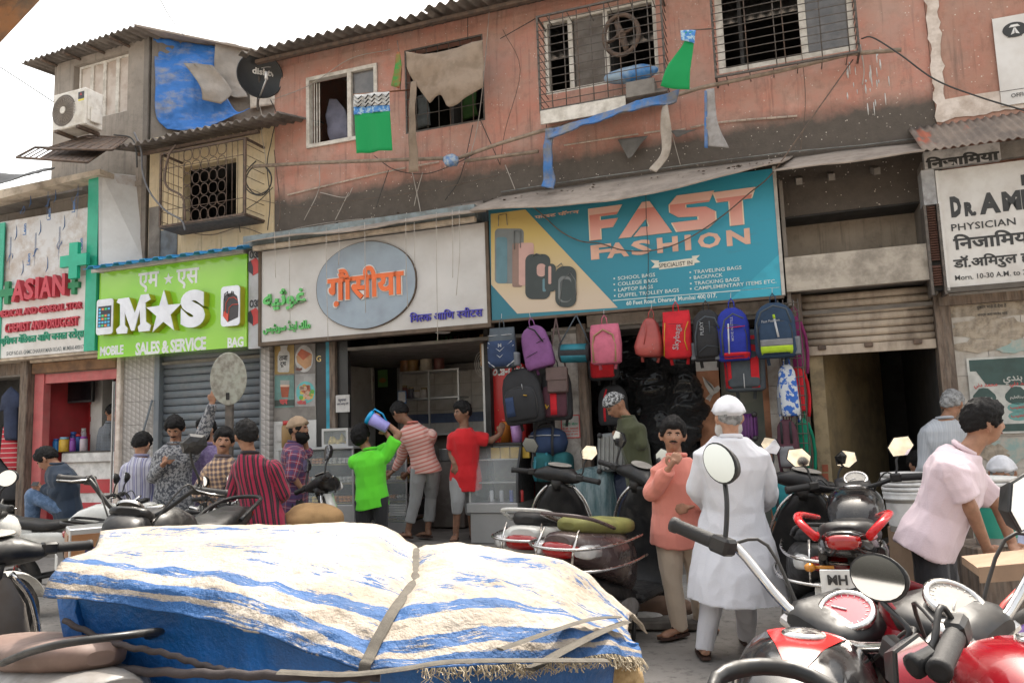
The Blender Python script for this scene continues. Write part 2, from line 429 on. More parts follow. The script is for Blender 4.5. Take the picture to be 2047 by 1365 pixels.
while s<sR:
 T.part('roof_sheet',corr_sheet(s,s+1.6,1.8,7.19,3.6,7.6),fibro); s+=1.54
b=MB()
for yy in(.02,.9):b.box(-3.3,sR,yy,yy+.06,6.6+(yy*.24),6.645+yy*.24)
T.part('rafter',b,rust)
def wframe(r,y,wd=.045,dep=.05,mul=()):
 f=MB(); s0,s1,z0,z1=r
 f.box(s0,s1,y,y+dep,z1-wd,z1); f.box(s0,s1,y,y+dep,z0,z0+wd); f.box(s0,s0+wd,y,y+dep,z0+wd,z1-wd); f.box(s1-wd,s1,y,y+dep,z0+wd,z1-wd)
 for m in mul:f.box(m-wd*.6,m+wd*.6,y+.004,y+dep-.004,z0+wd,z1-wd)
 return f
m1=fs(700,200,WN)[0]
i=T.part('window_frame',wframe(W1,WY-.03,.05,.09,(m1,)),frame_white)
p=MB(); p.box(m1+.03,W1[1]-.05,WY+.02,WY+.026,W1[2]+.05,W1[3]-.05); T.part('pane',p,glass_dark,i)
p=MB();
for q in(.02,.05,.08):p.box(W1[0]+.05+q,W1[0]+.065+q,WY+.04+q*.5,WY+.05+q*.5,W1[2]+.05,W1[3]-.05)
T.part('slider',p,frame_white,i)
def grille(r,y,nx,nz,bar=.012,proud=0,sides=False,xs=None):
 s0,s1,z0,z1=r
 fr=MB(); t=.022
 yy=y-proud
 for a,b_ in((s0,s0+t),(s1-t,s1)):fr.box(a,b_,yy,yy+t,z0,z1)
 for a,b_ in((z0,z0+t),(z1-t,z1)):fr.box(s0+t,s1-t,yy,yy+t,a,b_)
 if proud:
  for a in(s0+t/2,s1-t/2):
   for zc in(z0+t/2,z1-t/2):fr.box(a-.01,a+.01,yy+t,y,zc-.01,zc+.01)
 i=T.part('grille',fr,iron)
 V=[s0+(s1-s0)*(k+1)/(nx+1)for k in range(nx)]if xs is None else xs
 for v in V:
  b=MB().tube([(v,yy+.008,z0+.01),(v+random.uniform(-.006,.006),yy+.004,(z0+z1)/2),(v,yy+.008,z1-.01)],bar*.55,5); T.part('bar',b,iron if random.random()<.6 else rust,i)
 for k in range(nz):
  zc=z0+(z1-z0)*(k+1)/(nz+1); b=MB().tube([(s0+.005,yy-.004,zc),((s0+s1)/2,yy-.006,zc+random.uniform(-.006,.006)),(s1-.005,yy-.004,zc)],bar*.45,5); T.part('bar',b,iron,i)
  if proud:
   for a in(s0+t/2,s1-t/2):T.part('bar',MB().tube([(a,yy+.01,zc),(a,y,zc)],bar*.45,4),iron,i)
 if proud:
  for k in range(6):
   v=s0+(s1-s0)*(k+.5)/6
   for zc in(z0+t/2,z1-t/2):T.part('bar',MB().tube([(v,yy+.01,zc),(v,y,zc)],bar*.45,4),iron,i)
 return i
grille(W2,WY,6,4)
g3=(fs(1070,30,.02)[0],fs(1328,100,.02)[0],fs(1082,222,.02)[1],fs(1070,32,.02)[1])
grille(g3,WY,8,11,proud=.36)
i=T.part('window_frame',wframe(W3,WY+.02,.045,.07,(fs(1140,100,WN)[0],fs(1212,100,WN)[0])),frame_white)
p=MB(); p.box(fs(1142,100,WN)[0]+.03,fs(1212,100,WN)[0]-.03,WY+.05,WY+.056,W3[2]+.045,W3[3]-.045); T.part('pane',p,M('brown_board',(.16,.14,.125),.7,dirt=.4),i)
g4=(fs(1418,0,-.05)[0],fs(1716,50,-.05)[0],fs(1428,155,-.05)[1],6.44)
grille(g4,WY,5,12,proud=.28,xs=[fs(v,60,-.05)[0]for v in(1490,1548,1566,1640,1695)])
i=T.part('window_frame',wframe(W4,WY+.02,.06,.07,(fs(1605,50,WN)[0],fs(1438,50,WN)[0])),frame_white)
p=MB(); p.box(fs(1605,50,WN)[0]+.04,W4[1]-.06,WY+.05,WY+.056,W4[2]+.06,W4[3]-.06); T.part('pane',p,glass_dark,i)
t3=MB(); a=fs(1080,222,.02); b_=fs(1250,190,.02); t3.box(a[0],b_[0],-.03,-.01,a[1]-.17,a[1]-.005,.004); T.part('tray',t3,frame_white)
t3=MB(); t3.box(g3[0],g3[1],-.01,WY,g3[2]-.02,g3[2]-.001); T.part('shelf',t3,concrete)
t3=MB(); t3.box(b_[0]+.01,b_[0]+.33,-.028,.2,a[1]-.03,a[1]+.15,.004); T.part('box',t3,concrete)
t3=MB()
for a,b_ in((808,102),):pass
ext=MB(); c0=fs(1238,62,0)
cy=.1
pts=[(c0[0]+.2*math.cos(q),cy,c0[1]+.24*math.sin(q))for q in np.linspace(0,2*PI,25)[:-1]]
ext.tube(pts,.028,6,closed=True)
for q in(0.3,1.87,3.44,5.0):ext.tube([(c0[0],cy,c0[1]),(c0[0]+.19*math.cos(q),cy+.02,c0[1]+.22*math.sin(q))],[.05,.03],5,flat=.3)
ext.lathe((c0[0],cy-.03,c0[1]),(0,1,0),[(.02,0),(.055,.01),(.055,.06),(.02,.08)],12)
one('exhaust_fan',ext,rust,'dusty round exhaust fan tied behind the bars of the white tray window','fan',frame=MF)
def poly_part(name,pts,r,mat,n=7,**k):T.part(name,MB().tube(pts,r,n,**k),mat)
def fpath(P,n):return[fv(x,y,n if np.isscalar(n)else n[i])for i,(x,y)in enumerate(P)]
T.done()
one('bamboo_pole',MB().tube(fpath([(505,333),(620,326),(760,321),(905,316)],[-.2]*4),.024,7),bamboo,'long brown pole slung under the first two windows','pole','poles lashed along the pink wall',MF)
one('bamboo_pole',MB().tube(fpath([(900,322),(1000,287),(1080,263),(1250,222),(1400,176),(1560,142),(1700,108),(1802,100)],[-.15]*8),.023,7),bamboo,'long bent pole rising along the wall to below the last grilled window','pole','poles lashed along the pink wall',MF)
one('bamboo_pole',MB().tube(fpath([(930,322),(1076,303)],[-.22]*2),.022,7),bamboo,'short grey pole stub below the rag covered window','pole','poles lashed along the pink wall',MF)
for(P,lab)in(([(575,390),(700,360),(800,338),(890,322)],'broken white cable trunking above the sweet shop awning'),([(1113,293),(1230,275),(1320,262)],'short cream trunking under the blue rag'),([(1350,262),(1440,245),(1595,232)],'cream trunking running right of the hanging grey strip')):
 mb=MB(); pp=catmull(fpath(P,-.33),8)
 for q in range(len(pp)-1):
  if random.random()<.88:mb.tube([pp[q],pp[q]+(pp[q+1]-pp[q])*.93],.011,4,sm=False)
 one('cable_trunking',mb,conduit,lab,'cable trunking','trunking on the pink wall',MF)
# right neighbour: whitewashed bands, advocate banner, clinic
T=Thing('clinic_building','pink upper wall with rough whitewashed bands above the clinic signboard','building',frame=MF,base=(6,.35,3.7))
w=MB(); w.box(sR+.003,8.6,WY-.02,WY+.2,3.7,8.2); T.part('wall',w,pink2)
def rough_band(P,th=.012):
 mb=MB(); A=[np.array(q)for q in P]; mb.add([(a,WY-.02-th,b)for a,b in A],[tuple(range(len(A)))]); return mb
def edge(a,b,n,amp):
 a,b=np.array(a),np.array(b); d=(b-a); nn=np.array([-d[1],d[0]])/np.linalg.norm(d)
 return[a+d*i/n+nn*random.uniform(-amp,amp)for i in range(n)]
q=lambda x,y:fs(x,y,-.33)
P=edge(q(1846,-40),q(1872,245),26,.018)+edge(q(1872,245),q(2047,215),14,.015)+edge((8.5,q(2047,215)[1]),(8.5,q(2047,215)[1]+.2),2,.01)+edge((8.5,q(2030,188)[1]),q(1890,200),22,.015)+edge(q(1890,200),q(1872,-40),22,.02)
w=rough_band(P); T.part('whitewash_band',w,whitewash)
T.part('roof_slab',MB().box(sR+.003,8.6,-.1,3.4,8.2,8.3),concrete)
T.done()
T=Thing('corrugated_canopy','short sloping corrugated roof over the clinic signboard with red paint marks','canopy',frame=MF)
cm=NT('canopy_sheet'); cc=cm.mix(cm.ramp(cm.noise(4,6),.4,.65),(.27,.215,.175),(.17,.14,.12))
cc=cm.mix(cm.math('MULTIPLY',cm.ramp(cm.noise(5,3,stretch=(1,.3,.3)),.6,.66),cm.ramp(cm.noise(2,2),.55,.6)),cc,(.4,.13,.08)); cm.col(cc); cm.set(rough=.9); cm.bump(cm.noise(40,5),.4,.004)
for k in range(4):
 T.part('roof_sheet',corr_sheet(4.56+k*.95,4.56+(k+1)*.95+.05,-.36,4.0+.012*(k%2)-.01*k,.34,4.47,pitch=.074,amp=.012),cm.m)
T.done()
# awnings above the shop signs
def awning(front,back,nf,nb,lab,name='sheet_awning',nx=26,sag=.02,mat=awn,th=.012):
 mb=MB(); F_=catmull(fpath(front,nf),6); B_=catmull(fpath(back,nb),6)
 fi=lambda A,t:A[min(int(t*(len(A)-1)),len(A)-2)]*(1-(t*(len(A)-1)-min(int(t*(len(A)-1)),len(A)-2)))+A[min(int(t*(len(A)-1)),len(A)-2)+1]*(t*(len(A)-1)-min(int(t*(len(A)-1)),len(A)-2))
 P=[]
 for i in range(nx+1):
  t=i/nx; a,b=fi(F_,t),fi(B_,t); row=[]
  for j in range(7):
   q=a+(b-a)*j/6; q=q+np.array([0,0,sag*math.sin(t*9+j*.5)*(1-j/8)]); row.append(q)
  P.append(row)
 P=np.array(P); P[...,2]+=.008*wob(P,6)
 mb.grid(P,True,(0,.004,-th)); return mb
one('sheet_awning',awning([(480,487),(600,470),(760,452),(972,423)],[(552,478),(640,450),(800,430),(965,400)],.32,-.33,''),awn,'dusty sheet awning over the milk and sweets sign','awning','sheet awnings over the shop signs',MF)
one('sheet_awning',awning([(938,421),(1130,410),(1340,378),(1560,325)],[(1003,392),(1200,362),(1400,335),(1585,312)],.36,-.33,'',sag=.012),awn,'long drooping sheet awning over the bag shop sign','awning','sheet awnings over the shop signs',MF)
one('sheet_awning',awning([(1546,342),(1700,322),(1848,302)],[(1590,316),(1720,298),(1860,284)],.36,-.33,'',sag=.006),awn,'sheet awning over the recessed dark entrance beside the clinic','awning','sheet awnings over the shop signs',MF)
one('flashing_strip',MB().tube([np.array(q)+[0,-.02,.02]for q in fpath([(1003,388),(1200,358),(1400,331),(1585,308),(1720,296),(1858,279)],-.33)],[.02]*6,4,flat=.25),awn_edge,'pale blue metal strip sealing the awning against the wall','flashing',frame=MF)
dbm=M('dry_leaves',(.1,.075,.055),.95)
db=MB()
for k in range(160):
 x=random.gauss(1500,35)if k<90 else random.uniform(640,1500); yy=np.interp(x,[640,965,1003,1400,1560],[452,404,396,345,322])+random.uniform(-2,10)
 c=np.array(fv(x,yy,random.uniform(-.2,.1))); a=random.uniform(0,3); r=random.uniform(.008,.022)
 z0=c[2]+.01; db.add([c+[r*math.cos(a+t),r*math.sin(a+t),random.uniform(0,.015)]for t in(0,1.6,3.1,4.7)],[(0,1,2,3)])
one('debris',db,dbm,'dry leaf litter lying on the awning sheets','litter',frame=MF,kind='stuff')
# yellow-walled house (behind MS)
T=Thing('yellow_house','peeling yellow plaster house wall with a caged window between grey and pink buildings','building',frame=MF,base=(-4.3,.35,3.7))
wy=frect(366,335,472,440,WN); w=MB(); holes_wall(w,fs(298,400,WN)[0],sL-.004,3.7,6.0,WY+.0,WY+.15,[wy]); T.part('wall',w,yellow)
w=MB(); w.box(-5.4,sL-.02,1.6,1.7,3.7,6.0); w.box(-5.4,sL-.02,.5,1.6,3.7,3.75); w.box(-5.45,-5.35,.52,1.6,3.76,5.9); w.box(-5.4,sL-.02,.52,1.6,5.5,5.55); T.part('inner_wall',w,dark_in)
w=MB(); w.box(fs(322,480,WN)[0],fs(355,480,WN)[0],WY-.012,WY-.001,3.75,fs(322,462,WN)[1]); T.part('slate_strip',w,M('slate_tone',(.13,.15,.17),.6,dirt=.3))  # thin slate coloured strip low on the left end of the wall
w=MB(); w.box(fs(300,480,WN)[0],fs(322,480,WN)[0],WY-.03,WY-.013,3.75,fs(310,415,WN)[1]); T.part('grey_patch',w,concrete)  # thin grey panel beside the slate strip
for k in range(3):T.part('roof_sheet',corr_sheet(-5.52+k*.93,-5.52+(k+1)*.93+.04,-.22-.02*k,5.69+.012*(k%2),.75,5.93,pitch=.13,amp=.026),fibro)
fr=MB(); fr.box(-5.3,sL-.01,.0,.05,5.61,5.65); T.part('rafter',fr,rust)
cg=(fs(322,330,.05)[0],fs(490,330,.05)[0],fs(330,452,.05)[1],fs(326,308,.05)[1]); y0=-.05
mb=MB(); t=.014
for a in(cg[0],cg[1]):
 for zc in(cg[2],cg[3]):mb.box(a-t,a+t,y0,WY,zc-t,zc+t)
 mb.box(a-t,a+t,y0-t,y0+t,cg[2],cg[3])
for zc in(cg[2],cg[3]):mb.box(cg[0],cg[1],y0-t,y0+t,zc-t,zc+t)
cage=T.part('window_cage',mb,rust)
mb=MB(); mb.box(cg[0],cg[1],y0,WY,cg[2]-.03,cg[2]-.015); T.part('cage_floor',mb,iron,cage)
for k in range(9):
 v=cg[0]+(cg[1]-cg[0])*(k+.5)/16 if k<5 else cg[1]-(k-5)*.09-.03
 T.part('bar',MB().tube([(v,y0,cg[2]),(v,y0,cg[3])],.006,4),rust,cage)
for k in range(7):
 zc=cg[2]+(cg[3]-cg[2])*(k+.5)/7
 if k in(1,5):T.part('bar',MB().tube([(cg[0],y0,zc),(cg[1],y0,zc)],.005,4),rust,cage)
 T.part('bar',MB().tube([(cg[0],y0,zc),(cg[0],WY,zc)],.005,4),rust,cage)
 T.part('bar',MB().tube([(cg[1],y0,zc),(cg[1],WY,zc)],.005,4),rust,cage)
sx0=fs(366,400,.05)[0]; sx1=fs(452,400,.05)[0]
nx_,nz_=5,6
for a in range(nx_):
 for b in range(nz_):
  wd=(sx1-sx0)/nx_; hz=(cg[3]-cg[2])/nz_; c=(sx0+wd*(a+.5),cg[2]+hz*(b+.5)); rx=wd*(.5 if(a+b)%2 else .42); rz=hz*.46
  pts=[(c[0]+rx*math.copysign(abs(math.cos(q))**.8,math.cos(q)),y0-.004,c[1]+rz*math.copysign(abs(math.sin(q))**.8,math.sin(q)))for q in np.linspace(0,2*PI,13)[:-1]]
  T.part('ring',MB().tube(pts,.0065,4,closed=True),rust,cage)
T.done()
def wire(P,nn,r,lab,mat=cable_m,cat='cable',grp='loose cables on the facade',name='cable',k=6):
 return one(name,MB().tube(catmull(fpath(P,nn),k),r,5),mat,lab,cat,grp,MF)
wire([(268,265),(282,300),(285,345),(300,385),(330,420),(362,440),(370,460)],.12,.014,'thick grey cable sweeping past the caged window',M('grey_cable',(.16,.16,.17),.6))
wire([(352,290),(338,310),(330,350),(335,375),(365,395),(370,440)],.14,.016,'rag wrapped pipe hanging in front of the cage',rust)
wire([(512,322),(495,340),(487,365),(500,385),(525,390),(541,370),(540,345),(522,330),(500,340),(492,365),(510,388),(535,380),(543,355),(530,333)],-.2,.009,'coil of black cable hung on the yellow wall')
wire([(545,375),(520,400),(480,430),(480,465)],-.25,.006,'black cable looping down from the coil')
wire([(541,200),(552,230),(543,280),(534,330),(540,400),(535,460)],-.3,.007,'cable running down beside the pink wall edge')
wire([(520,215),(525,240),(523,265),(530,310),(533,340)],-.2,.005,'pale cable on the yellow wall',cable_pale)
wire([(228,270),(262,276),(272,300),(274,335)],.16,.012,'bundle of air conditioner pipes',cable_m)
# grey block with the air conditioner and the blue sheet
zt=W(300,75,11.8)[2]
C0=W(300,75,11.8); C1=G(560,108,zt); CL=G(110,130,zt)
T=Thing('grey_block','grey cement upper room with boarded white windows left of the blue tarpaulin','building',base=(C0[0]-.6,C0[1]+1,3.5))
def pv(x,y,A,B):
 d=np.array([B[0]-A[0],B[1]-A[1],0]); nn=np.array([d[1],-d[0],0]); q=ray(x,y); t=((A*[1,1,0]-EYE*[1,1,0])@nn)/(q@nn); return EYE+q*t
def vquad(A,B,px,off,th,mb=None):
 d=np.array([B[0]-A[0],B[1]-A[1],0]); d/=np.linalg.norm(d); nn=np.array([d[1],-d[0],0.])
 if nn@(A-EYE)>0:nn=-nn
 P=[pv(x,y,A,B)+nn*off for x,y in px]; mb=mb or MB(); mb.quad(P,nn*-th); return mb
dL=(C0-CL); dL[2]=0; dL/=np.linalg.norm(dL); nL=np.array([dL[1],-dL[0],0.]); nL=-nL if nL@(C0-EYE)>0 else nL
dR=(C1-C0); dR[2]=0; dR/=np.linalg.norm(dR); nR=np.array([dR[1],-dR[0],0.]); nR=-nR if nR@(C0-EYE)>0 else nR
def seg(A,B,z0,z1,th,nn,mb):mb.quad([(A[0],A[1],z0),(B[0],B[1],z0),(B[0],B[1],z1),(A[0],A[1],z1)],-nn*th); return mb
w=MB(); hl,hr=pv(148,130,CL,C0),pv(257,100,CL,C0); hz0=pv(200,235,CL,C0)[2]; hz1=pv(148,130,CL,C0)[2]-.02
seg(CL,hl,3.6,zt,.14,nL,w); seg(hr,C0,3.6,zt,.14,nL,w); seg(hl,hr,3.6,hz0,.14,nL,w); seg(hl,hr,hz1,zt,.14,nL,w)
seg(CL+[.02,.14,0],CL+[-.3,2.4,0],3.6,zt,.14,nL,w)
T.part('wall',w,grey_wall)
w=MB(); seg(CL+.03*dL,C0-.02*dL,5.33,5.41,.02,nL,w); w.v=[tuple(np.array(v)+nL*.02)for v in w.v]; T.part('ledge',w,grey_wall)
w=MB(); seg(C0+dR*.03,C1,5.7,zt,.12,nR,w); T.part('side_wall',w,dark_render)
w=MB(); seg(C0-dL*.09,C0+dL*.0,3.6,zt,.2,nL,w); w.v=[tuple(np.array(v)+nL*.02)for v in w.v]; T.part('corner_post',w,dark_render)
wf=MB()
for k in range(4):
 a=hl+(hr-hl)*(.06+.94*k/4); b=hl+(hr-hl)*(.06+.94*(k+1)/4)
 fr=MB(); z0,z1=hz0,hz1-.02; wdt=.035
 seg(a,b,z1-wdt,z1,.04,nL,fr); seg(a,b,z0,z0+wdt,.04,nL,fr); seg(a,a+dL*wdt,z0+wdt,z1-wdt,.04,nL,fr); seg(b-dL*wdt,b,z0+wdt,z1-wdt,.04,nL,fr)
 fr.v=[tuple(np.array(v)-nL*.05)for v in fr.v]; i=T.part('window',fr,frame_white)
 fp=MB(); seg(a+dL*wdt,b-dL*wdt,z0+wdt,z1-wdt,.01,nL,fp); fp.v=[tuple(np.array(v)-nL*.07)for v in fp.v]; T.part('pane',fp,M('milky_pane',(.55,.48,.42),.5,c2=(.42,.33,.27),ns=4),i)
def corr_between(A,B,dn,up,back,pitch=.13,amp=.024,mat=fibro):
 mb=MB(); Ln=np.linalg.norm(B-A); n=int(Ln/pitch*8); P=[]
 for i in range(n+1):
  c=A+(B-A)*i/n; a=amp*math.cos(2*PI*(i/n)*Ln/pitch)
  P.append([c+dn*.0+np.array([0,0,a]),c+back*.5+np.array([0,0,a+up*.5]),c+back+np.array([0,0,a+up])])
 mb.grid(P,True,(0,0,-.008)); return mb
eA=W(40,127,12.5); eB=W(268,52,11.4); eC=W(505,97,12.2)
for k in range(3):
 a=eA+(eB-eA)*k/3; b=eA+(eB-eA)*(k+1)/3+.02*dL; T.part('roof_sheet',corr_between(a+[0,0,.01*(k%2)],b,nL,.16,-nL*1.9),fibro)
rf=MB(); rf.quad([eB+[0,0,.03],eC,eC+[-.9,2.2,.3],eB+[-.6,1.8,.35]],(0,0,-.03)); T.part('roof_edge',rf,awn)
for k in range(4):
 a=eA+(eB-eA)*(.2+.2*k); T.part('rafter',MB().tube([a-[0,0,.05],a-nL*1.0-[0,0,.0]],.025,4),rust)
T.done()
def cloth(P,th,nx=26,ny=18,f=3.0,amp=.03,seed=0.0,fine=.01):
 """P = 4 corners (tl, tr, br, bl) or a grid of control points; returns a wrinkled sheet"""
 P=np.array(P,float)
 if P.ndim==2:P=np.array([[P[0],P[1]],[P[3],P[2]]])
 a,b=P.shape[:2]
 rows=[catmull(P[i],max(1,nx//(b-1)))if b>2 else[P[i][0]+(P[i][1]-P[i][0])*k/nx for k in range(nx+1)]for i in range(a)]
 n=len(rows[0]); cols=[]
 for j in range(n):
  cp=[rows[i][j]for i in range(a)]
  cols.append(catmull(cp,max(1,ny//(a-1)))if a>2 else[cp[0]+(cp[1]-cp[0])*k/ny for k in range(ny+1)])
 A=np.array(cols); nn=np.cross(A[-1,0]-A[0,0],A[0,-1]-A[0,0]); nn/=np.linalg.norm(nn)
 if nn@(A[0,0]-EYE)>0 and np.abs(A).max()>0:nn=-nn
 A=A+nn*(amp*(wob(A,f,seed)-.2)+fine*np.abs(wob(A,f*4,seed+2)))[...,None]
 mb=MB(); mb.grid(A,True,-nn*th)
 u,v=np.meshgrid(np.linspace(0,1,A.shape[0]),np.linspace(0,1,A.shape[1]),indexing='ij')
 uv=np.stack([u,v],-1).reshape(-1,2); mb.uv=np.concatenate([uv,uv]); return mb
bt=NT('blue_tarpaulin'); cb=bt.mix(bt.ramp(bt.noise(1.8,8,.7,stretch=(1,1,2)),.5,.68),(.035,.17,.52),(.30,.29,.27)); cb=bt.mix(bt.ramp(bt.noise(9,5,.7),.5,.75),cb,(.03,.14,.42))
bt.col(cb); bt.set(rough=.42,spec=.4); bt.bump(bt.noise(7,7,.65,stretch=(1,1,2.5)),.7,.03); blue_tarp=bt.m
gt=M('grey_tarpaulin',(.25,.225,.2),.6,c2=(.36,.32,.28),ns=2.2,bs=6,bst=.6,bd=.03,dirt=.3)
q=lambda x,y,o:pv(x,y,C0,C1)+nR*o
one('tarpaulin',cloth([[q(307,76,.03),q(360,84,.05),q(440,97,.06)],[q(311,160,.05),q(370,165,.1),q(438,160,.04)],[q(312,232,.06),q(380,235,.13),q(470,225,.05)],[q(335,262,.1),q(400,268,.2),q(500,224,.1)]],.003,44,44,4,.06,0,.03),blue_tarp,'bright blue tarpaulin nailed over the upper room side','tarpaulin')
one('tarpaulin',cloth([[q(430,93,.1),q(470,92,.08),q(500,105,.07)],[q(430,150,.07),q(455,165,.12),q(485,160,.08)],[q(455,190,.12),q(470,200,.12),q(495,200,.1)]],.003,18,24,4,.04,3),gt,'dull grey tarpaulin hanging between blue tarpaulin and satellite dish','tarpaulin')
one('tarpaulin',cloth([[q(498,98,.05),q(556,118,.05)],[q(498,160,.07),q(556,165,.05)],[q(500,222,.1),q(550,212,.1)]],.003,10,20,5,.03,5),M('pale_tarpaulin',(.5,.45,.39),.7,dirt=.4),'pale dirty sheet behind the satellite dish','tarpaulin')
fl=MB(); fl.grid(np.array(cloth([[q(368,138,.2),q(425,150,.35)],[q(400,190,.35),q(460,195,.3)],[q(405,215,.3),q(440,222,.3)]],.003,10,10,5,.05,6).v[:121]).reshape(11,11,3),True,(0,.003,0))
one('tarpaulin_flap',fl,gt,'torn grey flap curling out of the blue tarpaulin','tarpaulin')
T=Thing('satellite_dish','black oval satellite dish printed in white beside the pink wall','satellite dish')
dc=W(520,151,10.7); dn=EYE-dc; dn/=np.linalg.norm(dn); dn=dn+np.array([.15,0,.25]); dn/=np.linalg.norm(dn)
da=np.cross((0,0,1),dn); da/=np.linalg.norm(da); dv=np.cross(dn,da)
mb=MB(); Rr=[]
for h in range(9):
 r=.005+h/8; Rr.append([dc+(da*math.cos(q_)*.30+dv*math.sin(q_)*.30)*r+dn*(.07*r*r-.07)for q_ in np.linspace(0,2*PI,37)[:-1]])
mb.loft(Rr,cap=False); mb.loft([[p-dn*.012 for p in r]for r in Rr[::-1]],cap=False); mb.tube(Rr[-1],.01,5,closed=True)
T.part('reflector',mb,M('dish_black',(.025,.027,.03),.4))
tv,tf=text_mesh('dishtv',.1,.002,.003); mbt=MB().add([dc+da*(-.1+a*1.25)+dv*(b+.02)*1.2+dn*(-.045+c)for a,b,c in tv],tf)
mbt.tube([dc+da*(.02+.2*t)+dv*(.11+.035*math.sin(t*2.6))-dn*.04 for t in np.linspace(0,1,8)],.004,4)
T.part('lettering',mbt,white_pl)
T.part('arm',MB().tube([dc-dv*.3-dn*.05,dc-dv*.2+dn*.25+da*.02],.014,5).box(0,0,0,0,0,0)if False else MB().tube([dc-dv*.31-dn*.05,dc-dv*.12+dn*.3+da*.04],.012,5),steel)
T.part('receiver',MB().tube([dc-dv*.12+dn*.3+da*.04,dc-dv*.02+dn*.27+da*.04],.022,7),white_pl)
T.part('bracket',MB().tube([dc-dn*.06,dc-dn*.15-dv*.35,dc-dn*.1-dv*.45],.018,6),iron)
T.done()
ac0=W(135,275,11.3); acx=UX*1.0; acy=-NO
AF=Matrix(((dL[0],-nL[0],0,0),(dL[1],-nL[1],0,0),(0,0,1,0),(0,0,0,1))); AFi=AF.inverted()
c=AFi@Vector(W(141,278,11.35)); wd=(AFi@Vector(W(205,268,11.3)))[0]-c[0]; h=.54
AFw=Matrix.Translation(AF@Vector(c))@AF.to_3x3().to_4x4()
acw=M('ac_white',(.68,.65,.6),.45,c2=(.6,.56,.5),dirt=.3,ds=8)
T=Thing('air_conditioner','white outdoor air conditioner unit on a rusty bracket','air conditioner',frame=AFw)
wd=.64
mb=MB(); mb.box(0,wd,-.3,0,0,h,.015); T.part('casing',mb,acw)
mb=MB(); fc=(wd*.36,-.305,h*.5)
for r in np.linspace(.04,.22,10):mb.tube([(fc[0]+r*math.cos(a),fc[1]-.012+.02*(r/.25)**2,fc[2]+r*math.sin(a))for a in np.linspace(0,2*PI,25)[:-1]],.0028,4,closed=True)
for a in np.linspace(0,2*PI,25)[:-1]:mb.tube([(fc[0]+.05*math.cos(a),fc[1]-.014,fc[2]+.05*math.sin(a)),(fc[0]+.22*math.cos(a+.35),fc[1]+.008,fc[2]+.22*math.sin(a+.35))],.0025,4)
gi=T.part('fan_guard',mb,M('ac_grille',(.36,.31,.26),.6))
T.part('hub',MB().lathe((fc[0],fc[1]-.02,fc[2]),(0,1,0),[(.05,0),(.055,.01),(.05,.02)],16),acw,gi)
T.part('fan_recess',MB().lathe((fc[0],-.3035,fc[2]),(0,1,0),[(.23,0),(.23,.002)],32),M('ac_dark',(.13,.11,.095),.7))
mb=MB(); mb.box(wd*.8,wd*.97,-.306,-.3,.38,.48);
T.part('badge',mb,M('badge_dark',(.03,.03,.035),.4))
mb=MB(); cx_,cz_=wd*.885,.442
for k in range(3):
 a=PI/2+k*2*PI/3; d1=np.array([math.cos(a),math.sin(a)])*.026; d2=np.array([-math.sin(a),math.cos(a)])*.008
 mb.add([(cx_,-.308,cz_),(cx_+d1[0]/2+d2[0],-.308,cz_+d1[1]/2+d2[1]),(cx_+d1[0],-.308,cz_+d1[1]),(cx_+d1[0]/2-d2[0],-.308,cz_+d1[1]/2-d2[1])],[(3,2,1,0)])
T.part('emblem',mb,M('emblem_red',(.6,.03,.03),.4))
T.part('sticker',MB().box(wd*.8,wd*.97,-.303,-.3,.35,.375),M('sticker_yellow',(.7,.6,.08),.5))
mb=MB()
for k in range(14):mb.box(wd*.66,wd-.02,-.304,-.3,.05+k*.022,.058+k*.022)
T.part('louvre',mb,acw)
mb=MB(); mb.box(wd,wd+.012,-.26,-.04,.08,h-.05,.004); mb.box(wd+.012,wd+.04,-.22,-.08,.06,.28,.008); T.part('side_cover',mb,acw)
T.part('foot',MB().box(.08,.14,-.32,.02,-.04,-.002),rust); T.part('foot',MB().box(wd-.14,wd-.08,-.32,.02,-.04,-.002),rust)
T.done()
T=Thing('wall_bracket','rusty angle iron platform carrying the air conditioner','bracket')
A=W(33,313,10.9); B=W(250,300,10.75);
def frame4(P,r,T,name='frame_bar'):
 for i in range(len(P)):T.part(name,MB().tube([P[i],P[(i+1)%len(P)]],r,4),rust)
P1=[W(33,315,10.6),W(175,325,10.4),W(215,298,11.1),W(70,295,11.3)]; P2=[W(92,298,10.7),W(225,300,10.5),W(255,276,11.2),W(175,272,11.3)]
frame4(P1,.018,T); frame4(P2,.018,T)
for k in range(1,12):
 f=k/12; T.part('cross_bar',MB().tube([P1[0]+(P1[1]-P1[0])*f,P1[3]+(P1[2]-P1[3])*f],.009,4),rust);
 if k%2:T.part('cross_bar',MB().tube([P2[0]+(P2[1]-P2[0])*f,P2[3]+(P2[2]-P2[3])*f],.009,4),rust)
mb=MB(); a=[P1[0]*(1-f)+P1[1]*f for f in(.3,1)]; b=[P1[3]*(1-f)+P1[2]*f for f in(.3,1)]; mb.quad([a[0],a[1],b[1],b[0]],(0,0,-.006)); mb.quad([P2[0],P2[1],P2[2],P2[3]],(0,0,-.006)); T.part('mesh_sheet',mb,rust)
T.done()
T=Thing('medical_building','grey flat building behind the medical store sign','building',frame=MF,base=(-7,1.5,2.8))
a=fs(0,360,-.3); w=MB(); w.box(-9.6,-5.6,.62,3.2,2.75,5.35); T.part('wall',w,dark_render)
w=MB(); w.box(-9.6,-6.6,.25,2.0,5.36,5.45); T.part('roof_slab',w,concrete)
T.done()
one('tarpaulin',cloth([toF(W(-30,350,11.6)),toF(W(110,335,11.4)),toF(W(60,352,10.9)),toF(W(-30,372,11))],.01,12,6,4,.05),M('black_sheet',(.05,.048,.045),.6),'black sheet lying on the roof over the medical store','tarpaulin',frame=MF)
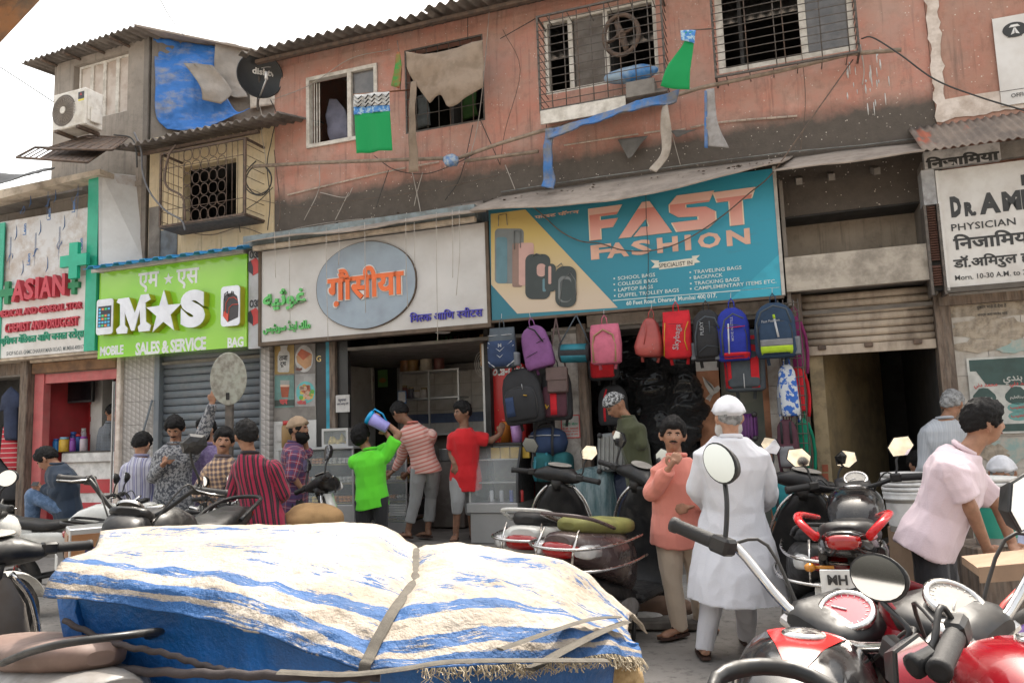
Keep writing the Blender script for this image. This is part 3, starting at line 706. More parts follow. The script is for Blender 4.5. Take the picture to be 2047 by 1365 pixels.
mb=MB(); a0=W(-60,60,2.6); mb.quad([W(-60,30,2.6),W(55,-30,2.6),W(100,-20,2.75),W(-60,150,2.75)],(0,.03,.05));
one('rusty_beam',mb,M('rust_bright',(.3,.14,.06),.9,c2=(.1,.07,.05),ns=9,bs=30,dirt=.5,dc=(.25,.24,.2)),'rusty sheet metal edge hanging in at the top corner near the camera','roof edge')
# SIGNBOARDS
def flat(mb,P,n):
 Q=[fs(x,y,n)for x,y in P]; mb.add([(s,-n,z)for s,z in Q],[tuple(range(len(Q)))]); return mb
def board(P,n,th=.04):
 Q=[fs(x,y,n)for x,y in P]; mb=MB(); mb.quad([(s,-n,z)for s,z in(Q[3],Q[2],Q[1],Q[0])],(0,th,0)); return mb
def lt(mb,txt,L_,R_,T_,B_,n,ext=.003,bold=.0,shear=0.0,spacing=1.0,res=2,back=0.0):
 """text between left, right, top, bottom photo points on plane n"""
 V,F=text_mesh(txt,1.0,.01,bold,shear,spacing,res); lo,hi=V.min(0),V.max(0)
 s0,s1,z1,z0=fs(*L_,n)[0],fs(*R_,n)[0],fs(*T_,n)[1],fs(*B_,n)[1]
 mb.add([(s0+(a-lo[0])*(s1-s0)/(hi[0]-lo[0]),-n-ext/2-c/.01*ext/2,z0+(b-lo[1])*(z1-z0)/(hi[1]-lo[1]))for a,b,c in V],F); return mb
def P_(name,c,r=.5,**k):return M(name,c,r,c2=tuple(v*.86 for v in c),ns=5,**k)
green_border=P_('green_panel',(.03,.38,.24),.35); red_letter=P_('red_letter',(.52,.05,.075),.4); red_side=P_('red_letter_side',(.5,.2,.2),.5)
T=Thing('shop_sign','white and green medical store sign with red raised capitals and green crosses','shop sign',frame=MF)
z0a,z1a=fs(100,705,0)[1],fs(165,345,0)[1]
sa=fs(196,600,0)[0]
T.part('board',MB().box(-8.9,sa-.02,0,.3,z0a-.02,fs(100,560,0)[1]),mats_sign_white)
film=NT('protective_film'); cf=film.mix(film.ramp(film.noise(2.2,8,.72),.45,.62),(.60,.60,.61),(.43,.36,.31)); film.col(cf); film.set(rough=.6); film.bump(film.noise(5,6),.4,.02)
T.part('film_panel',MB().box(-8.9,sa-.22,.03,.3,fs(100,560,0)[1]+.003,4.98),film.m)
mb=MB(); V,F=text_mesh('Leon',.1,0,.004)
for(x,y)in((52,470),(101,440),(150,425),(165,500),(60,530)):
 s,z=fs(x,y,-.03); mb.add([(s-b*.9,.027,z+a*.9)for a,b,c in V],F)
for(x,y)in((32,465),(80,455),(128,445),(45,535),(94,528),(140,500),(60,400),(110,390)):
 s,z=fs(x,y,-.03)
 for k,(w_,h_)in enumerate(((.012,.13),)):mb.tube([(s-.02,.026,z-.12),(s+.022,.026,z-.06),(s+.02,.026,z+.03),(s+.0,.026,z+.12)],[.002,.012,.008,.001],4,flat=.1)
for(x,y)in((20,500),(70,492),(118,480),(155,395),(95,400)):
 s,z=fs(x,y,-.03)
 for k in range(3):mb.tube([(s+.012*k,.027,z-.3+.1*k),(s+.012*k,.027,z+.2)],.0016,4)
for k in range(14):
 x,y=[(20,515),(72,505),(120,490),(150,395),(95,405),(45,420)][k%6]; s,z=fs(x,y,-.03)
 mb.tube([(s+.05*math.cos(q_*2+k)*(1+.3*math.sin(5*q_)),.026,z+.06*math.sin(q_*3+k))for q_ in np.linspace(0,2.5,14)],.0022,4)
T.part('film_print',mb,P_('film_blue',(.1,.2,.42),.5))
T.part('border',MB().box(sa-.2,sa,-.04,.3,z0a-.03,fs(185,355,.04)[1]),green_border)
T.part('border',MB().box(-8.9,fs(3,600,.02)[0],-.02,-.002,z0a-.03,4.95),green_border)
mb=MB(); mb.quad([fv(-60,412,.12),fv(200,348,.12),fv(200,338,.12),fv(-60,392,.12)],(0,.25,0)); T.part('cap',mb,M('cream_cap',(.55,.46,.36),.6,dirt=.4))
def cross(x,y,w,h,n,th):
 s,z=fs(x,y,n); k=.32; mb=MB()
 mb.prism([(s+a*w/2,z+b*h/2)for a,b in((-k,-1),(k,-1),(k,-k),(1,-k),(1,k),(k,k),(k,1),(-k,1),(-k,k),(-1,k),(-1,-k),(-k,-k))],-n-th,-n); return mb
T.part('cross',cross(153,522,.5,.52,.1,.06),P_('green_cross',(.02,.42,.26),.4)); T.part('cross',cross(19,586,.27,.34,.0,.05),P_('dark_green',(.02,.22,.09),.5)); T.part('cross',cross(152,571,.2,.26,.0,.05),P_('dark_green',(.02,.22,.09),.5))
for ch,a,b in(('A',34,59),('S',59,78),('I',81,88),('A',90,113),('N',115,140)):mb=MB(); lt(mb,ch,(a,580),(b,580),(a,563-(a-34)*.14),(a,605-(a-34)*.13),0,.09,.035); T.part('letter',mb,red_letter)
mb=MB(); lt(mb,'MEDICAL AND GENERAL STOR',(1,630),(167,610),(1,622),(167,617),0,.04,.02); T.part('lettering',mb,red_letter)
mb=MB(); lt(mb,'CHEMIST AND DRUGGIST',(14,660),(160,640),(14,648),(160,651),0,.04,.02); T.part('lettering',mb,red_letter)
mb=MB(); lt(mb,[('एिशयन मेडिकल आिण जनरल '.replace('डिक','िडक'),1),('स',.68),('टोर्स',1)],(3,690),(168,690),(3,672),(167,679),0,.02,.015); T.part('lettering',mb,P_('green_script',(.03,.3,.18),.5))
mb=MB(); lt(mb,'SHOP NO.6½ GNMC DHARAVI MAIN ROAD, MUMBAI-400017',(13,707),(167,697),(13,703),(167,698.5),0,.002,.004); T.part('lettering',mb,P_('grey_script',(.1,.12,.12),.5))
T.part('soffit',MB().box(-8.9,sa,0.02,.5,z0a-.06,z0a-.021),M('cream_cap',0))
T.done()
T=Thing('side_board','plain white board with torn protective film beside the green border','board',frame=MF)
q0,q1,q2,q3=fv(197,343,.05),(fs(278,350,-.45)[0],.45,fs(278,352,-.45)[1]),(fs(302,520,-.45)[0],.45,fs(302,560,-.45)[1]),fv(197,545,.05)
mb=MB(); mb.quad([q3,q2,q1,q0],(0.01,.03,0)); T.part('board',mb,M('plain_board',(.7,.7,.69),.5,c2=(.62,.61,.6),ns=1.5,dirt=.25,ds=2))
A=np.array(q0); B=np.array(q1); C=np.array(q2); D=np.array(q3)
pp=lambda u,v:(A*(1-u)+B*u)*(1-v)+(D*(1-u)+C*u)*v+np.array([-.004,-.008,0])
mb=MB(); mb.add([pp(.38,.01),pp(.98,.01),pp(.98,.9),pp(.9,.75),pp(.8,.55),pp(.74,.4),pp(.62,.3),pp(.5,.22),pp(.42,.1)],[(8,7,6,5,4,3,2,1,0)]); T.part('film',mb,film.m)
mb=MB(); V,F=text_mesh('Leon',.1,0,.004); o=pp(.75,.17); mb.add([o+(B-A)/np.linalg.norm(B-A)*(.2-a)*.8+np.array([-.002,-.006,-b*.9])for a,b,c in V],F)
mb.tube([pp(.42,.1),pp(.5,.22),pp(.62,.3),pp(.74,.4)],.004,4); T.part('film_print',mb,MATS['film_blue']); T.done()
T=Thing('shop_sign','lime green mobile and bag shop sign with raised white letters and star','shop sign',frame=MF)
lime=NT('lime_acrylic'); cl=lime.mix(lime.ramp(lime.noise(1.1,2,.4),.4,.6),(.22,.55,.02),(.30,.60,.06)); lime.col(cl); lime.set(rough=.12,coat=.5)
P=[(197,548),(490,507),(495,695),(197,717)]
sM0,sM1=fs(197,640)[0],fs(493,640)[0]; zM0,zM1=fs(345,705)[1],fs(345,527)[1]
T.part('board',MB().box(sM0,sM1,0,.3,zM0,zM1),lime.m)
T.part('cap',MB().box(sM0-.12,sM1-.02,-.05,.3,zM1+.003,zM1+.09,.01),M('alu_cap',(.55,.5,.46),.4,metal=.4))
hind=P_('white_print',(.72,.74,.74),.35)
mb=MB(); lt(mb,'एम',(277,560),(318,560),(277,547),(305,583),0,.004,.02); lt(mb,'एस',(353,560),(398,560),(398,534),(372,577),0,.004,.02)
def star(s,z,r,n,th,mb):mb.prism([(s+(r if k%2==0 else r*.4)*math.sin(k*PI/5),z+(r if k%2==0 else r*.4)*math.cos(k*PI/5))for k in range(10)],-n-th,-n); return mb
star(*fs(337,558),.085,0,.004,mb); T.part('lettering',mb,hind)
lw=P_('letter_face',(.74,.76,.82),.3); ls=P_('letter_side',(.42,.42,.02),.5)
def channel(txt,L_,R_,T_B,name='letter',th=.11):
 a=MB(); lt(a,txt,L_,R_,T_B[0],T_B[1],0,th,.06,res=4); i=T.part('letter_side',a,ls)
 b=MB(); lt(b,txt,L_,R_,T_B[0],T_B[1],th+.001,.012,.062,res=4); T.part('letter',b,lw)
def serifM():
 pass
def slab(P,z_,nm):
 a=MB();
 for q in P:a.prism(q,-.11,-.0);
 return a
def poly_px(rows,n=0):return[[fs(x,y,n)for x,y in r]for r in rows]
Mrows=[[(249,600),(270,597),(282,628),(294,592),(309,590),(313,601),(303,607),(304,645),(314,652),(311,663),(290,665),(288,655),(293,650),(292,622),(281,662),(275,663),(262,626),(262,652),(268,658),(266,668),(247,669),(245,660),(253,652),(253,610),(246,607)]]
def thick(rows,y0,y1,grow=0):
 mb=MB()
 for r in rows:
  c=np.mean(r,axis=0); R_=[tuple(c+(np.array(q)-c)*(1+grow))for q in r]; mb.prism(R_,y0,y1)
 return mb
rM=poly_px(Mrows); T.part('letter_side',thick(rM,-.1,-.001),ls); T.part('letter',thick(rM,-.112,-.1005),lw)
a=MB(); V,F=text_mesh('S',1,.01,.075,res=5)
for(y0,y1,nm,mt)in((.001,.1,'letter_side',ls),(.1005,.112,'letter',lw)):
 a=MB(); s0,s1=fs(373,620)[0],fs(421,620)[0]; z1_,z0_=fs(405,581)[1],fs(390,657)[1]; lo,hi=V.min(0),V.max(0)
 a.add([(s0+(p[0]-lo[0])*(s1-s0)/(hi[0]-lo[0]),-(y0 if p[2]<0 else y1),z0_+(p[1]-lo[1])*(z1_-z0_)/(hi[1]-lo[1]))for p in V],F); T.part(nm,a,mt)
T.part('star_side',star(*fs(339,627),.31,.001,.1,MB()),ls); T.part('star',star(*fs(339,627),.31,.1005,.012,MB()),lw)
def rrect(s0,s1,z0,z1,r,y0,y1,mb=None,seg_=4):
 mb=mb or MB(); P=[]
 for(cx_,cz_,a0)in((s1-r,z1-r,0),(s0+r,z1-r,PI/2),(s0+r,z0+r,PI),(s1-r,z0+r,1.5*PI)):
  for k in range(seg_+1):P.append((cx_+r*math.cos(a0+PI/2*k/seg_),cz_+r*math.sin(a0+PI/2*k/seg_)))
 mb.prism(P[::-1],y0,y1); return mb
ph=frect(195,600,226,667,.1); pi_=T.part('phone_box',rrect(*ph,.04,-.1,-.001),ls); T.part('phone_face',rrect(*ph,.04,-.112,-.1005),lw)
T.part('phone_screen',MB().box(ph[0]+.03,ph[1]-.03,-.116,-.1125,ph[2]+.1,ph[3]-.1),M('screen_dark',(.03,.03,.05),.3))
ic=[(.1,.5,.8),(.8,.3,.1),(.1,.6,.2),(.8,.8,.8),(.7,.1,.1),(.85,.7,.1)]
for k in range(3):
 mb=MB()
 for r in range(6):
  for c in range(4):
   if(r*3+c*5+r*c)%3==k and not(r==4 and c>0):
    w_=(ph[1]-ph[0]-.08)/4; h_=(ph[3]-ph[2]-.22)/6; mb.box(ph[0]+.045+c*w_,ph[0]+.045+(c+.72)*w_,-.118,-.1165,ph[2]+.11+r*h_,ph[2]+.11+(r+.62)*h_)
 T.part('app_icons',mb,P_('icon_%s'%'abc'[k],ic[k],.4))
bp=frect(443,574,480,650,.1); T.part('bag_box',rrect(*bp,.05,-.1,-.001),ls); T.part('bag_face',rrect(*bp,.05,-.112,-.1005),lw)
def px_poly(rows,n,y,mb=None):
 mb=mb or MB()
 for r in rows:mb.prism([fs(x,yy,n)for x,yy in r],-n-y,-n)
 return mb
T.part('bag_print',px_poly([[(446,632),(447,598),(452,588),(465,585),(474,592),(477,610),(476,634),(455,644)]],.112,.003),M('bag_print_dark',(.05,.045,.05),.5))
mb=px_poly([[(446,632),(448,622),(456,628),(456,644)]],.1155,.002)
for P in([(450,632),(452,605),(458,596),(468,594),(475,600)],[(456,640),(458,615),(464,609),(476,608)]):mb.tube([np.array(fv(x,y,.116))for x,y in P],.006,4)
T.part('bag_print',mb,P_('bag_print_red',(.62,.08,.05),.5))
T.part('bag_print',MB().tube([np.array(fv(x,y,.115))for x,y in[(448,600),(449,588),(455,583),(456,592),(462,590),(463,582),(466,583),(467,588)]],.008,4),MATS['bag_print_dark'])
mb=MB(); lt(mb,'MOBILE',(200.5,700),(247,700),(200,693),(247,708),0,.003,.035,spacing=.92); lt(mb,'SALES & SERVICE',(271,700),(412,690),(271,685),(412,699),0,.003,.035,spacing=.92); lt(mb,'BAG',(455,690),(487,690),(456,675),(487,693),0,.003,.035,spacing=.92)
T.part('lettering',mb,hind); T.done()
bl=P_('blue_roofing',(.03,.28,.6),.4,dirt=.15)
T=Thing('roof_sheet_strip','bright blue trapezoid roofing sheet over the lime green sign','roofing sheet',frame=MF)
mb=MB(); P=[]; s0,s1=fs(166,540,.25)[0],fs(492,492,.25)[0]; n=12; prof=[(0,0),(.3,0),(.4,.035),(.75,.035),(.85,0)]
for k in range(n):
 for a,b in prof:P.append([(s0+(s1-s0)*(k+a)/n,-.25,3.985+b-.0),(s0+(s1-s0)*(k+a)/n,.1,4.06+b),(s0+(s1-s0)*(k+a)/n,.36,4.11+b)])
mb.grid(P,False,(0,0,-.008)); T.part('roof_sheet_strip',mb,bl); T.done()
T=Thing('aluminium_panel','narrow aluminium panel with red hexagon prints between two signs','panel',frame=MF)
r=frect(496,503,521,690,.0); T.part('board',MB().box(r[0]-.005,r[1]-.02,.02,.1,fs(508,696)[1],fs(508,500)[1]),M('alu_panel',(.42,.43,.45),.4,c2=(.38,.38,.4),dirt=.2))
mb=MB(); mk=MB()
for(x,y)in((508,533),(508,633)):
 s,z=fs(x,y,-.01); mb.prism([(s+.1*math.cos(a+.3),z+.12*math.sin(a+.3))for a in np.linspace(0,2*PI,7)[:-1]],.014,.019)
 mk.prism([(s-.1,z-.05),(s-.02,z-.11),(s-.02,z+.0),(s-.06,z+.09),(s-.1,z+.06)],.0125,.0135)
T.part('emblem',mb,P_('panel_red',(.5,.05,.05),.5));
lt(mk,'ОЗЯ',(499,510),(520,510),(499,503),(520,515),-.012,.002,.03); lt(mk,'ОЗЯ',(499,610),(520,610),(499,600),(520,613),-.012,.002,.03)
T.part('lettering',mk,P_('panel_black',(.04,.04,.05),.5)); T.done()
T=Thing('shop_sign','pale grey sweet shop sign with blue oval and orange raised lettering','shop sign',frame=MF)
gs=(fs(523,600)[0],fs(973,560)[0],fs(750,665)[1],fs(700,480)[1])
gsign=M('sweet_sign_white',(.56,.54,.525),.4,c2=(.5,.485,.47),ns=1.2,dirt=.3,ds=2.2,dc=(.34,.3,.27))
T.part('board',MB().box(gs[0],gs[1],0,.1,gs[2],gs[3]),gsign)
wdn=M('sign_wood_edge',(.12,.085,.06),.8)
mb=MB(); mb.box(gs[0]-.04,gs[1]+.04,-.02,.1,gs[2]-.05,gs[2]-.001); mb.box(gs[0]-.04,gs[0]-.001,-.02,.1,gs[2],gs[3]); mb.box(gs[1]+.001,gs[1]+.04,-.02,.1,gs[2],gs[3]); T.part('frame',mb,wdn)
T.part('fascia',MB().box(gs[0]-.2,gs[1]-.08,-.12,.3,gs[3]+.05,gs[3]+.2),M('slate_fascia',(.2,.24,.25),.6,dirt=.4,ds=6))
T.part('rail',MB().box(gs[0]-.02,gs[1]-.06,-.17,-.1,gs[3]-.02,gs[3]+.045,.01),M('cream_rail',(.55,.47,.38),.6,dirt=.35))
cE=fs(735,571); mb=MB(); P=[]
rx,rz=(fs(833,571)[0]-fs(636,571)[0])/2,(fs(735,484)[1]-fs(735,657)[1])/2; cE=((fs(833,571)[0]+fs(636,571)[0])/2,(fs(735,484)[1]+fs(735,657)[1])/2)
for a in np.linspace(0,2*PI,49)[:-1]:
 c_,s_=math.cos(a),math.sin(a); P.append((cE[0]+rx*math.copysign(abs(c_)**1.12,c_),cE[1]+rz*math.copysign(abs(s_)**.88,s_)))
T.part('oval_rim',MB().prism([(cE[0]+(a-cE[0])*1.015,cE[1]+(b-cE[1])*1.015)for a,b in P],-.03,-.001),wdn)
T.part('oval',MB().prism(P,-.036,-.0305),M('oval_blue',(.29,.35,.41),.4,c2=(.25,.3,.36),ns=1.6,dirt=.15))
orange=P_('orange_letter',(.78,.15,.03),.4); wl=P_('white_edge',(.66,.64,.6),.5)
bx=((656,560),(808,560),(745,531),(670,614))
mb=MB(); lt(mb,'ग़ौसीया',*bx,.04,.02,.03);
m2=MB(); lt(m2,'ग़ौसीया',(653,560),(811,560),(745,528.5),(670,616.5),.037,.012,.05); T.part('lettering',m2,wl); T.part('lettering',mb,orange,None,'orange raised lettering with white edge')
lg=P_('green_urdu',(.12,.5,.13),.4)
mb=MB(); lt(mb,'ﻪﻴﺛﻮﻏ',(528,600),(613,600),(604,573),(552,622),0.01,.03,.028); m2=MB(); lt(m2,'ﻪﻴﺛﻮﻏ',(526,600),(615,600),(604,571),(552,624),.001,.018,.045); T.part('lettering',m2,wl); T.part('lettering',mb,lg)
mb=MB(); lt(mb,'ﺲﯿﭩﯾﻮﺳ ﮉﻨﯾا ﮏﻠﻣ'.replace('ﮏ','ﻚ').replace('ﯿ','ﻴ').replace('ﯾ','ﻳ'),(528,650),(621,650),(611,638),(536,669),0.005,.025,.014); T.part('lettering',mb,lg)
mb=MB(); lt(mb,[('िम',1),('ल',.72),('क आिण ',1),('स',.68),('वीटस',1)],(821,640),(966,630),(931,615),(823,645),0.002,.025,.012); T.part('lettering',mb,P_('violet_letter',(.05,.04,.36),.45))
T.done()
ffp=[(980,425),(1547,352),(1563,597),(983,632)]
ff=(fs(981,560)[0],fs(1556,500)[0],fs(1300,613)[1],fs(1300,385)[1])
T=Thing('shop_sign','large teal bag shop sign with printed luggage and peach lettering','shop sign',frame=MF)
tl=NT('teal_print'); zc=tl.sep(tl.tc())[0]
ct=tl.mix(tl.ramp(tl.math('MULTIPLY',tl.math('ADD',zc,1.6),.3),0,1),(.02,.14,.19),(.02,.27,.38)); ct=tl.mix(tl.math('MULTIPLY',tl.ramp(tl.noise(5,8,.75,stretch=(.4,1,2.5)),.58,.72),.5),ct,(.07,.1,.1)); tl.col(ct); tl.set(rough=.55); tl.bump(tl.noise(3,3),.2,.02)
T.part('board',MB().box(ff[0],ff[1],0,.07,ff[2],ff[3]+.08),tl.m)
T.part('edge_strip',MB().box(ff[0]-.02,ff[1]+.02,-.008,.06,ff[2]-.03,ff[2]-.001),wdn); T.part('edge_strip',MB().box(ff[1]+.001,ff[1]+.035,-.008,.07,ff[2],ff[3]+.1),M('pale_edge',(.45,.42,.38),.7))
be=NT('beige_print'); zc=be.sep(be.tc())[2]; cb_=be.mix(be.ramp(zc,.2,1),(.52,.42,.32),(.5,.36,.11)); cb_=be.mix(be.math('MULTIPLY',be.ramp(be.noise(6,8,.75,stretch=(.4,1,2)),.6,.75),.6),cb_,(.2,.15,.1)); be.col(cb_); be.set(rough=.6)
mb=flat(MB(),[(982,569),(1034,627),(1235,615),(1050,419),(981,428)][::-1],.003); mb.f=[tuple(f)for f in mb.f]
T.part('beige_field',mb,be.m)
T.part('light_blue_field',flat(MB(),[(1461,598),(1559,507),(1561,590)],.003),P_('lightblue_print',(.03,.34,.46),.5))
grad=NT('peach_gradient'); zc=grad.sep(grad.tc())[2]; cg_=grad.mix(grad.ramp(grad.math('FRACT',grad.math('MULTIPLY',grad.math('ADD',zc,-.62),2.0)),.0,1.0),(.66,.42,.34),(.56,.19,.15)); grad.col(cg_); grad.set(rough=.5)
peach=P_('peach_print',(.66,.38,.28),.5); cream=P_('cream_print',(.68,.56,.4),.5)
Lt={'F':[[(0,0),(0,1),(1,1),(.83,.72),(.34,.72),(.34,.6),(.86,.6),(.7,.34),(.34,.34),(.34,0)]],'A':[[(0,0),(.48,1),(.62,1),(1,.0),(.28,0),(.44,.26),(.58,.26),(.54,.5),(.24,0)]],'S':[[(.15,0),(.05,.27),(.62,.27),(.62,.36),(.2,.4),(.02,.56),(.02,.78),(.2,1),(1,1),(.88,.72),(.38,.72),(.38,.63),(.8,.6),(1,.44),(1,.18),(.82,0)]],'T':[[(.36,0),(.36,.7),(.08,.7),(0,1),(1,1),(.9,.7),(.68,.7),(.68,0)]]}
def ff_letter(ch,L_,R_,T_,B_,shear=0.0):
 s0,s1,z1,z0=fs(*L_)[0],fs(*R_)[0],fs(*T_)[1],fs(*B_)[1]; a=MB(); b=MB()
 for r in Lt[ch]:
  P=[(s0+x*(s1-s0),z0+z*(z1-z0))for x,z in r]; c=np.mean(P,0)
  a.prism(P,-.006,-.0045)
  for k in range(len(P)):p,q_=P[k],P[(k+1)%len(P)]; b.tube([(p[0],-.006,p[1]),(q_[0],-.006,q_[1])],.006,4,flat=.15,sm=False)
 T.part('letter',a,grad.m); T.part('letter_outline',b,cream)
ff_letter('F',(1178,450),(1246,450),(1178,418),(1178,482))
ff_letter('A',(1235,450),(1343,450),(1290,404),(1240,477))
ff_letter('S',(1337,430),(1431,430),(1426,382),(1366,463))
ff_letter('T',(1427,410),(1512,410),(1513,374),(1464,452))
mb=MB(); xs_=[(1181,1221),(1213,1256),(1262,1301),(1314,1355),(1370,1381),(1396,1441),(1454,1500)]
tops=np.interp([a for a,b in xs_],[1181,1500],[491,456]); bots=np.interp([a for a,b in xs_],[1181,1500],[520,488])
for ch,(a,b),t_,b_ in zip('FASHION',xs_,tops,bots):lt(mb,ch,(a,500),(b,480),(a,t_),(a,b_),.001,.004,.04)
T.part('lettering',mb,peach)
mb=MB(); lt(mb,[('फा',1),('स',.68),('ट फॅशन',1)],(1069,430),(1158,430),(1158,418),(1070,438),.001,.003,.03); T.part('lettering',mb,peach)
mb=flat(MB(),[(1300,520),(1318,521),(1316,525),(1384,516),(1383,512),(1399,510),(1392,518),(1400,524),(1388,526),(1388,530),(1318,539),(1317,535),(1302,536),(1309,528)][::-1],.003); T.part('ribbon',mb,P_('ribbon_white',(.66,.62,.52),.5))
mb=MB(); lt(mb,'SPECIALIST IN',(1317,530),(1384,525),(1317,527.5),(1384,529),.0035,.002,.006); T.part('lettering',mb,M('print_black',(.03,.03,.03),.5))
mb=MB()
for txt,xl,xr,yc in(('SCHOOL BAGS',1235,1310,556.5),('COLLEGE BAGS',1235,1315,568),('LAPTOP BAGS',1236,1306,579.5),('DUFFEL TROLLEY BAGS',1236,1358,591),('TRAVELING BAGS',1387,1483,544),('BACKPACK',1387,1445,555),('TRACKING BAGS',1388,1479,566.5),('CAMPLEMENTARY ITEMS ETC.',1388,1553,577)):
 lt(mb,txt,(xl,yc),(xr,yc),(xl,yc-3.6),(xl,yc+3.6),.0045,.002,.008); s,z=fs(xl-7,yc+.5); mb.box(s-.008,s+.008,-.004,-.0025,z-.008,z+.008)
lt(mb,'60 Feet Road, Dharavi, Mumbai 400 017.',(1252,605),(1433,592),(1252,602),(1252,612),.001,.002,.02)
mb.quad([fv(1225,601.5,.003),fv(1558,575,.003),fv(1558,573.5,.003),fv(1225,600,.003)],(0,.002,0))
T.part('lettering',mb,P_('pale_print',(.6,.68,.66),.5))
def blob(x,y,w,h,r=.3,k=6,lean=0.0):
 P=[]
 for(cx_,cy_,a0)in((w*(.5-r),-h*.5+w*r,-PI/2),(w*(.5-r),h*.5-w*r,0),(-w*(.5-r),h*.5-w*r,PI/2),(-w*(.5-r),-h*.5+w*r,PI)):
  for i in range(k+1):a=a0+PI/2*i/k; P.append((x+cx_+w*r*math.cos(a)+lean*(cy_/h),y+cy_+w*r*math.sin(a)))
 return P
pr={'g':P_('print_grey',(.17,.18,.18),.5),'b':P_('print_brown',(.24,.15,.12),.5),'d':P_('print_dark',(.035,.045,.045),.5),'p':P_('print_pink',(.5,.3,.26),.5),'t':P_('print_teal',(.1,.2,.24),.5)}
lay=[('g',blob(1018,512,58,110,.15),.004),('t',blob(1003,520,22,92,.25),.0055),('g',blob(1036,500,18,80,.3),.0065),('b',blob(1034,530,20,88,.2),.008),('p',blob(1052,528,30,85,.15),.009),('d',blob(1075,553,50,90,.28),.011),('p',blob(1082,540,18,26,.45),.0125),('t',blob(1088,570,7,26,.4),.0125),('d',blob(1100,555,22,56,.4),.0145),('p',blob(1099,550,6,36,.4),.0155),('d',blob(1131,573,42,82,.4),.017),('g',blob(1129,578,26,52,.4),.0185),('d',blob(1131,580,22,44,.4),.0195)]
for k_,P,n in lay:mb=flat(MB(),P,n); T.part('luggage_print',mb,pr[k_])
mb=MB()
for P in([(996,452),(997,430),(1012,428),(1014,450)],[(1028,498),(1028,462),(1040,462),(1040,495)],[(1064,512),(1072,507),(1082,510)],[(1113,534),(1122,526),(1126,535)],[(1118,610),(1124,560),(1140,545),(1150,560),(1152,590)]):mb.tube([fv(x,y,.02)for x,y in P],.005,4)
T.part('luggage_print',mb,pr['g']); T.done()
wire([(1060,410),(1085,430),(1120,462),(1160,482),(1200,487),(1250,501),(1310,500),(1370,480),(1440,435),(1500,385),(1545,345),(1620,240),(1705,120)],[.06]*9+[.1,.3,.1,-.2],.007,'dark cable drooping across the teal sign up to the last window',rust)
wire([(1291,380),(1292,440),(1296,520),(1293,600)],.05,.004,'thin wire hanging down the teal sign',cable_m)
wire([(1722,78),(1745,76),(1800,110),(1870,160),(1960,195),(2060,225)],[-.1,-.05,.1,.2,.3,.4],.008,'cable running off to the upper right',cable_m)
SL_=['milk can poster','left edge of the green Urdu script','left edge of the blue oval','cake poster, ending early,','middle of the orange letters','right edge of the blue oval','space right of the blue oval','first violet letters, hanging short,','middle violet letters','right part of the blue oval']
for k,(x,y,x1,y1)in enumerate([(549,462,551,555),(578,465,580,650),(652,455,656,680),(677,455,677,530),(729,445,731,625),(811,436,815,615),(872,425,875,680),(904,420,905,555),(918,420,912,590),(828,440,829,535)]):
 wire([(x,y),(x+1,(y+y1)/2),(x1,y1)],.3,.004,'string hanging from the awning before the '+SL_[k],cable_pale,'string','strings hanging from the sweet shop awning','hanging_string',3)
WL_=['dropping left of the green flag','below the small flag','left of the rag strip foot','fanning from the sacking curtain corner to the trunking','short, under the long brown pole','falling from the eave left of the sacking curtain end','falling from the eave past the sacking curtain edge','swagged from the green flag along the cream trunking','looped under the trunking left end','slanting right from the curtain corner to the pole','tied from the dish across the first window','slanting up to the white tray window','short, right of the curtain below the pole stub']
for k,(P)in enumerate([[(638,330),(637,380),(608,440)],[(777,340),(760,390),(752,415)],[(845,345),(835,380),(828,412)],[(945,250),(930,320),(915,365),(890,400)],[(697,385),(680,420),(670,440)],[(935,0),(935,80)],[(980,0),(968,140),(955,250),(935,330)],[(748,312),(790,340),(850,348),(905,330),(945,310),(960,300)],[(640,385),(690,395),(705,375)],[(960,240),(1000,330)],[(545,200),(620,170),(700,118),(780,100)],[(1000,78),(1070,38)],[(1010,330),(1030,380)]]):
 wire(P,-.28,.0055,'slack wire on the pink wall '+WL_[k],cable_m if k%2 else cable_pale,'wire','slack wires on the pink wall','slack_wire',5)
for k,P in enumerate([[(556,470),(600,455),(700,440),(820,432),(960,415)],[(548,300),(560,420),(552,470)],[(1005,60),(1040,140),(1010,260),(1000,330)],[(818,260),(822,330),(840,420),(838,452)],[(520,400),(600,415),(700,402),(860,380),(1000,350)],[(1090,220),(1094,300),(1088,380)],[(1330,180),(1342,260),(1360,330)],[(350,460),(420,470),(480,455),(530,470)],[(1600,80),(1610,200),(1600,300)],[(1720,90),(1727,140),(1724,170)]]):wire(P,-.27,.004+.002*(k%2),'thin dangling wire '+['along the sweet shop awning','beside the yellow and pink wall joint','left of the white tray window','under the rag strip','crossing the soot band','below the white tray corner','by the pale canvas strip','under the caged window','below the last grilled window','at the last window corner'][k],rust if k%3 else cable_pale,'wire','slack wires on the pink wall','slack_wire',5)
dr=MB()
for k in range(26):
 x=random.gauss(1735,22); yy=random.gauss(160,28); a=np.array(fv(x,yy,-.3485)); L_=random.uniform(.03,.16); dr.tube([a,a-[0,0,L_*.5],a-[0,0,L_]],[.004,random.uniform(.004,.011),.002],4,flat=.15)
one('paint_drips',dr,white_pl,'white bird dropping streaks under the corner of the last window','stain',frame=MF,kind='stuff')
wire([(310,-20),(340,35),(368,72)],[2.2,1.0,-.5],.006,'thin overhead wire crossing the sky above the grey room'); wire([(-10,128),(55,170),(108,205)],[.8,.6,.3],.007,'overhead wire in the sky left of the grey room')
T=Thing('clinic_sign','white hand painted clinic signboard with black lettering','signboard',frame=MF)
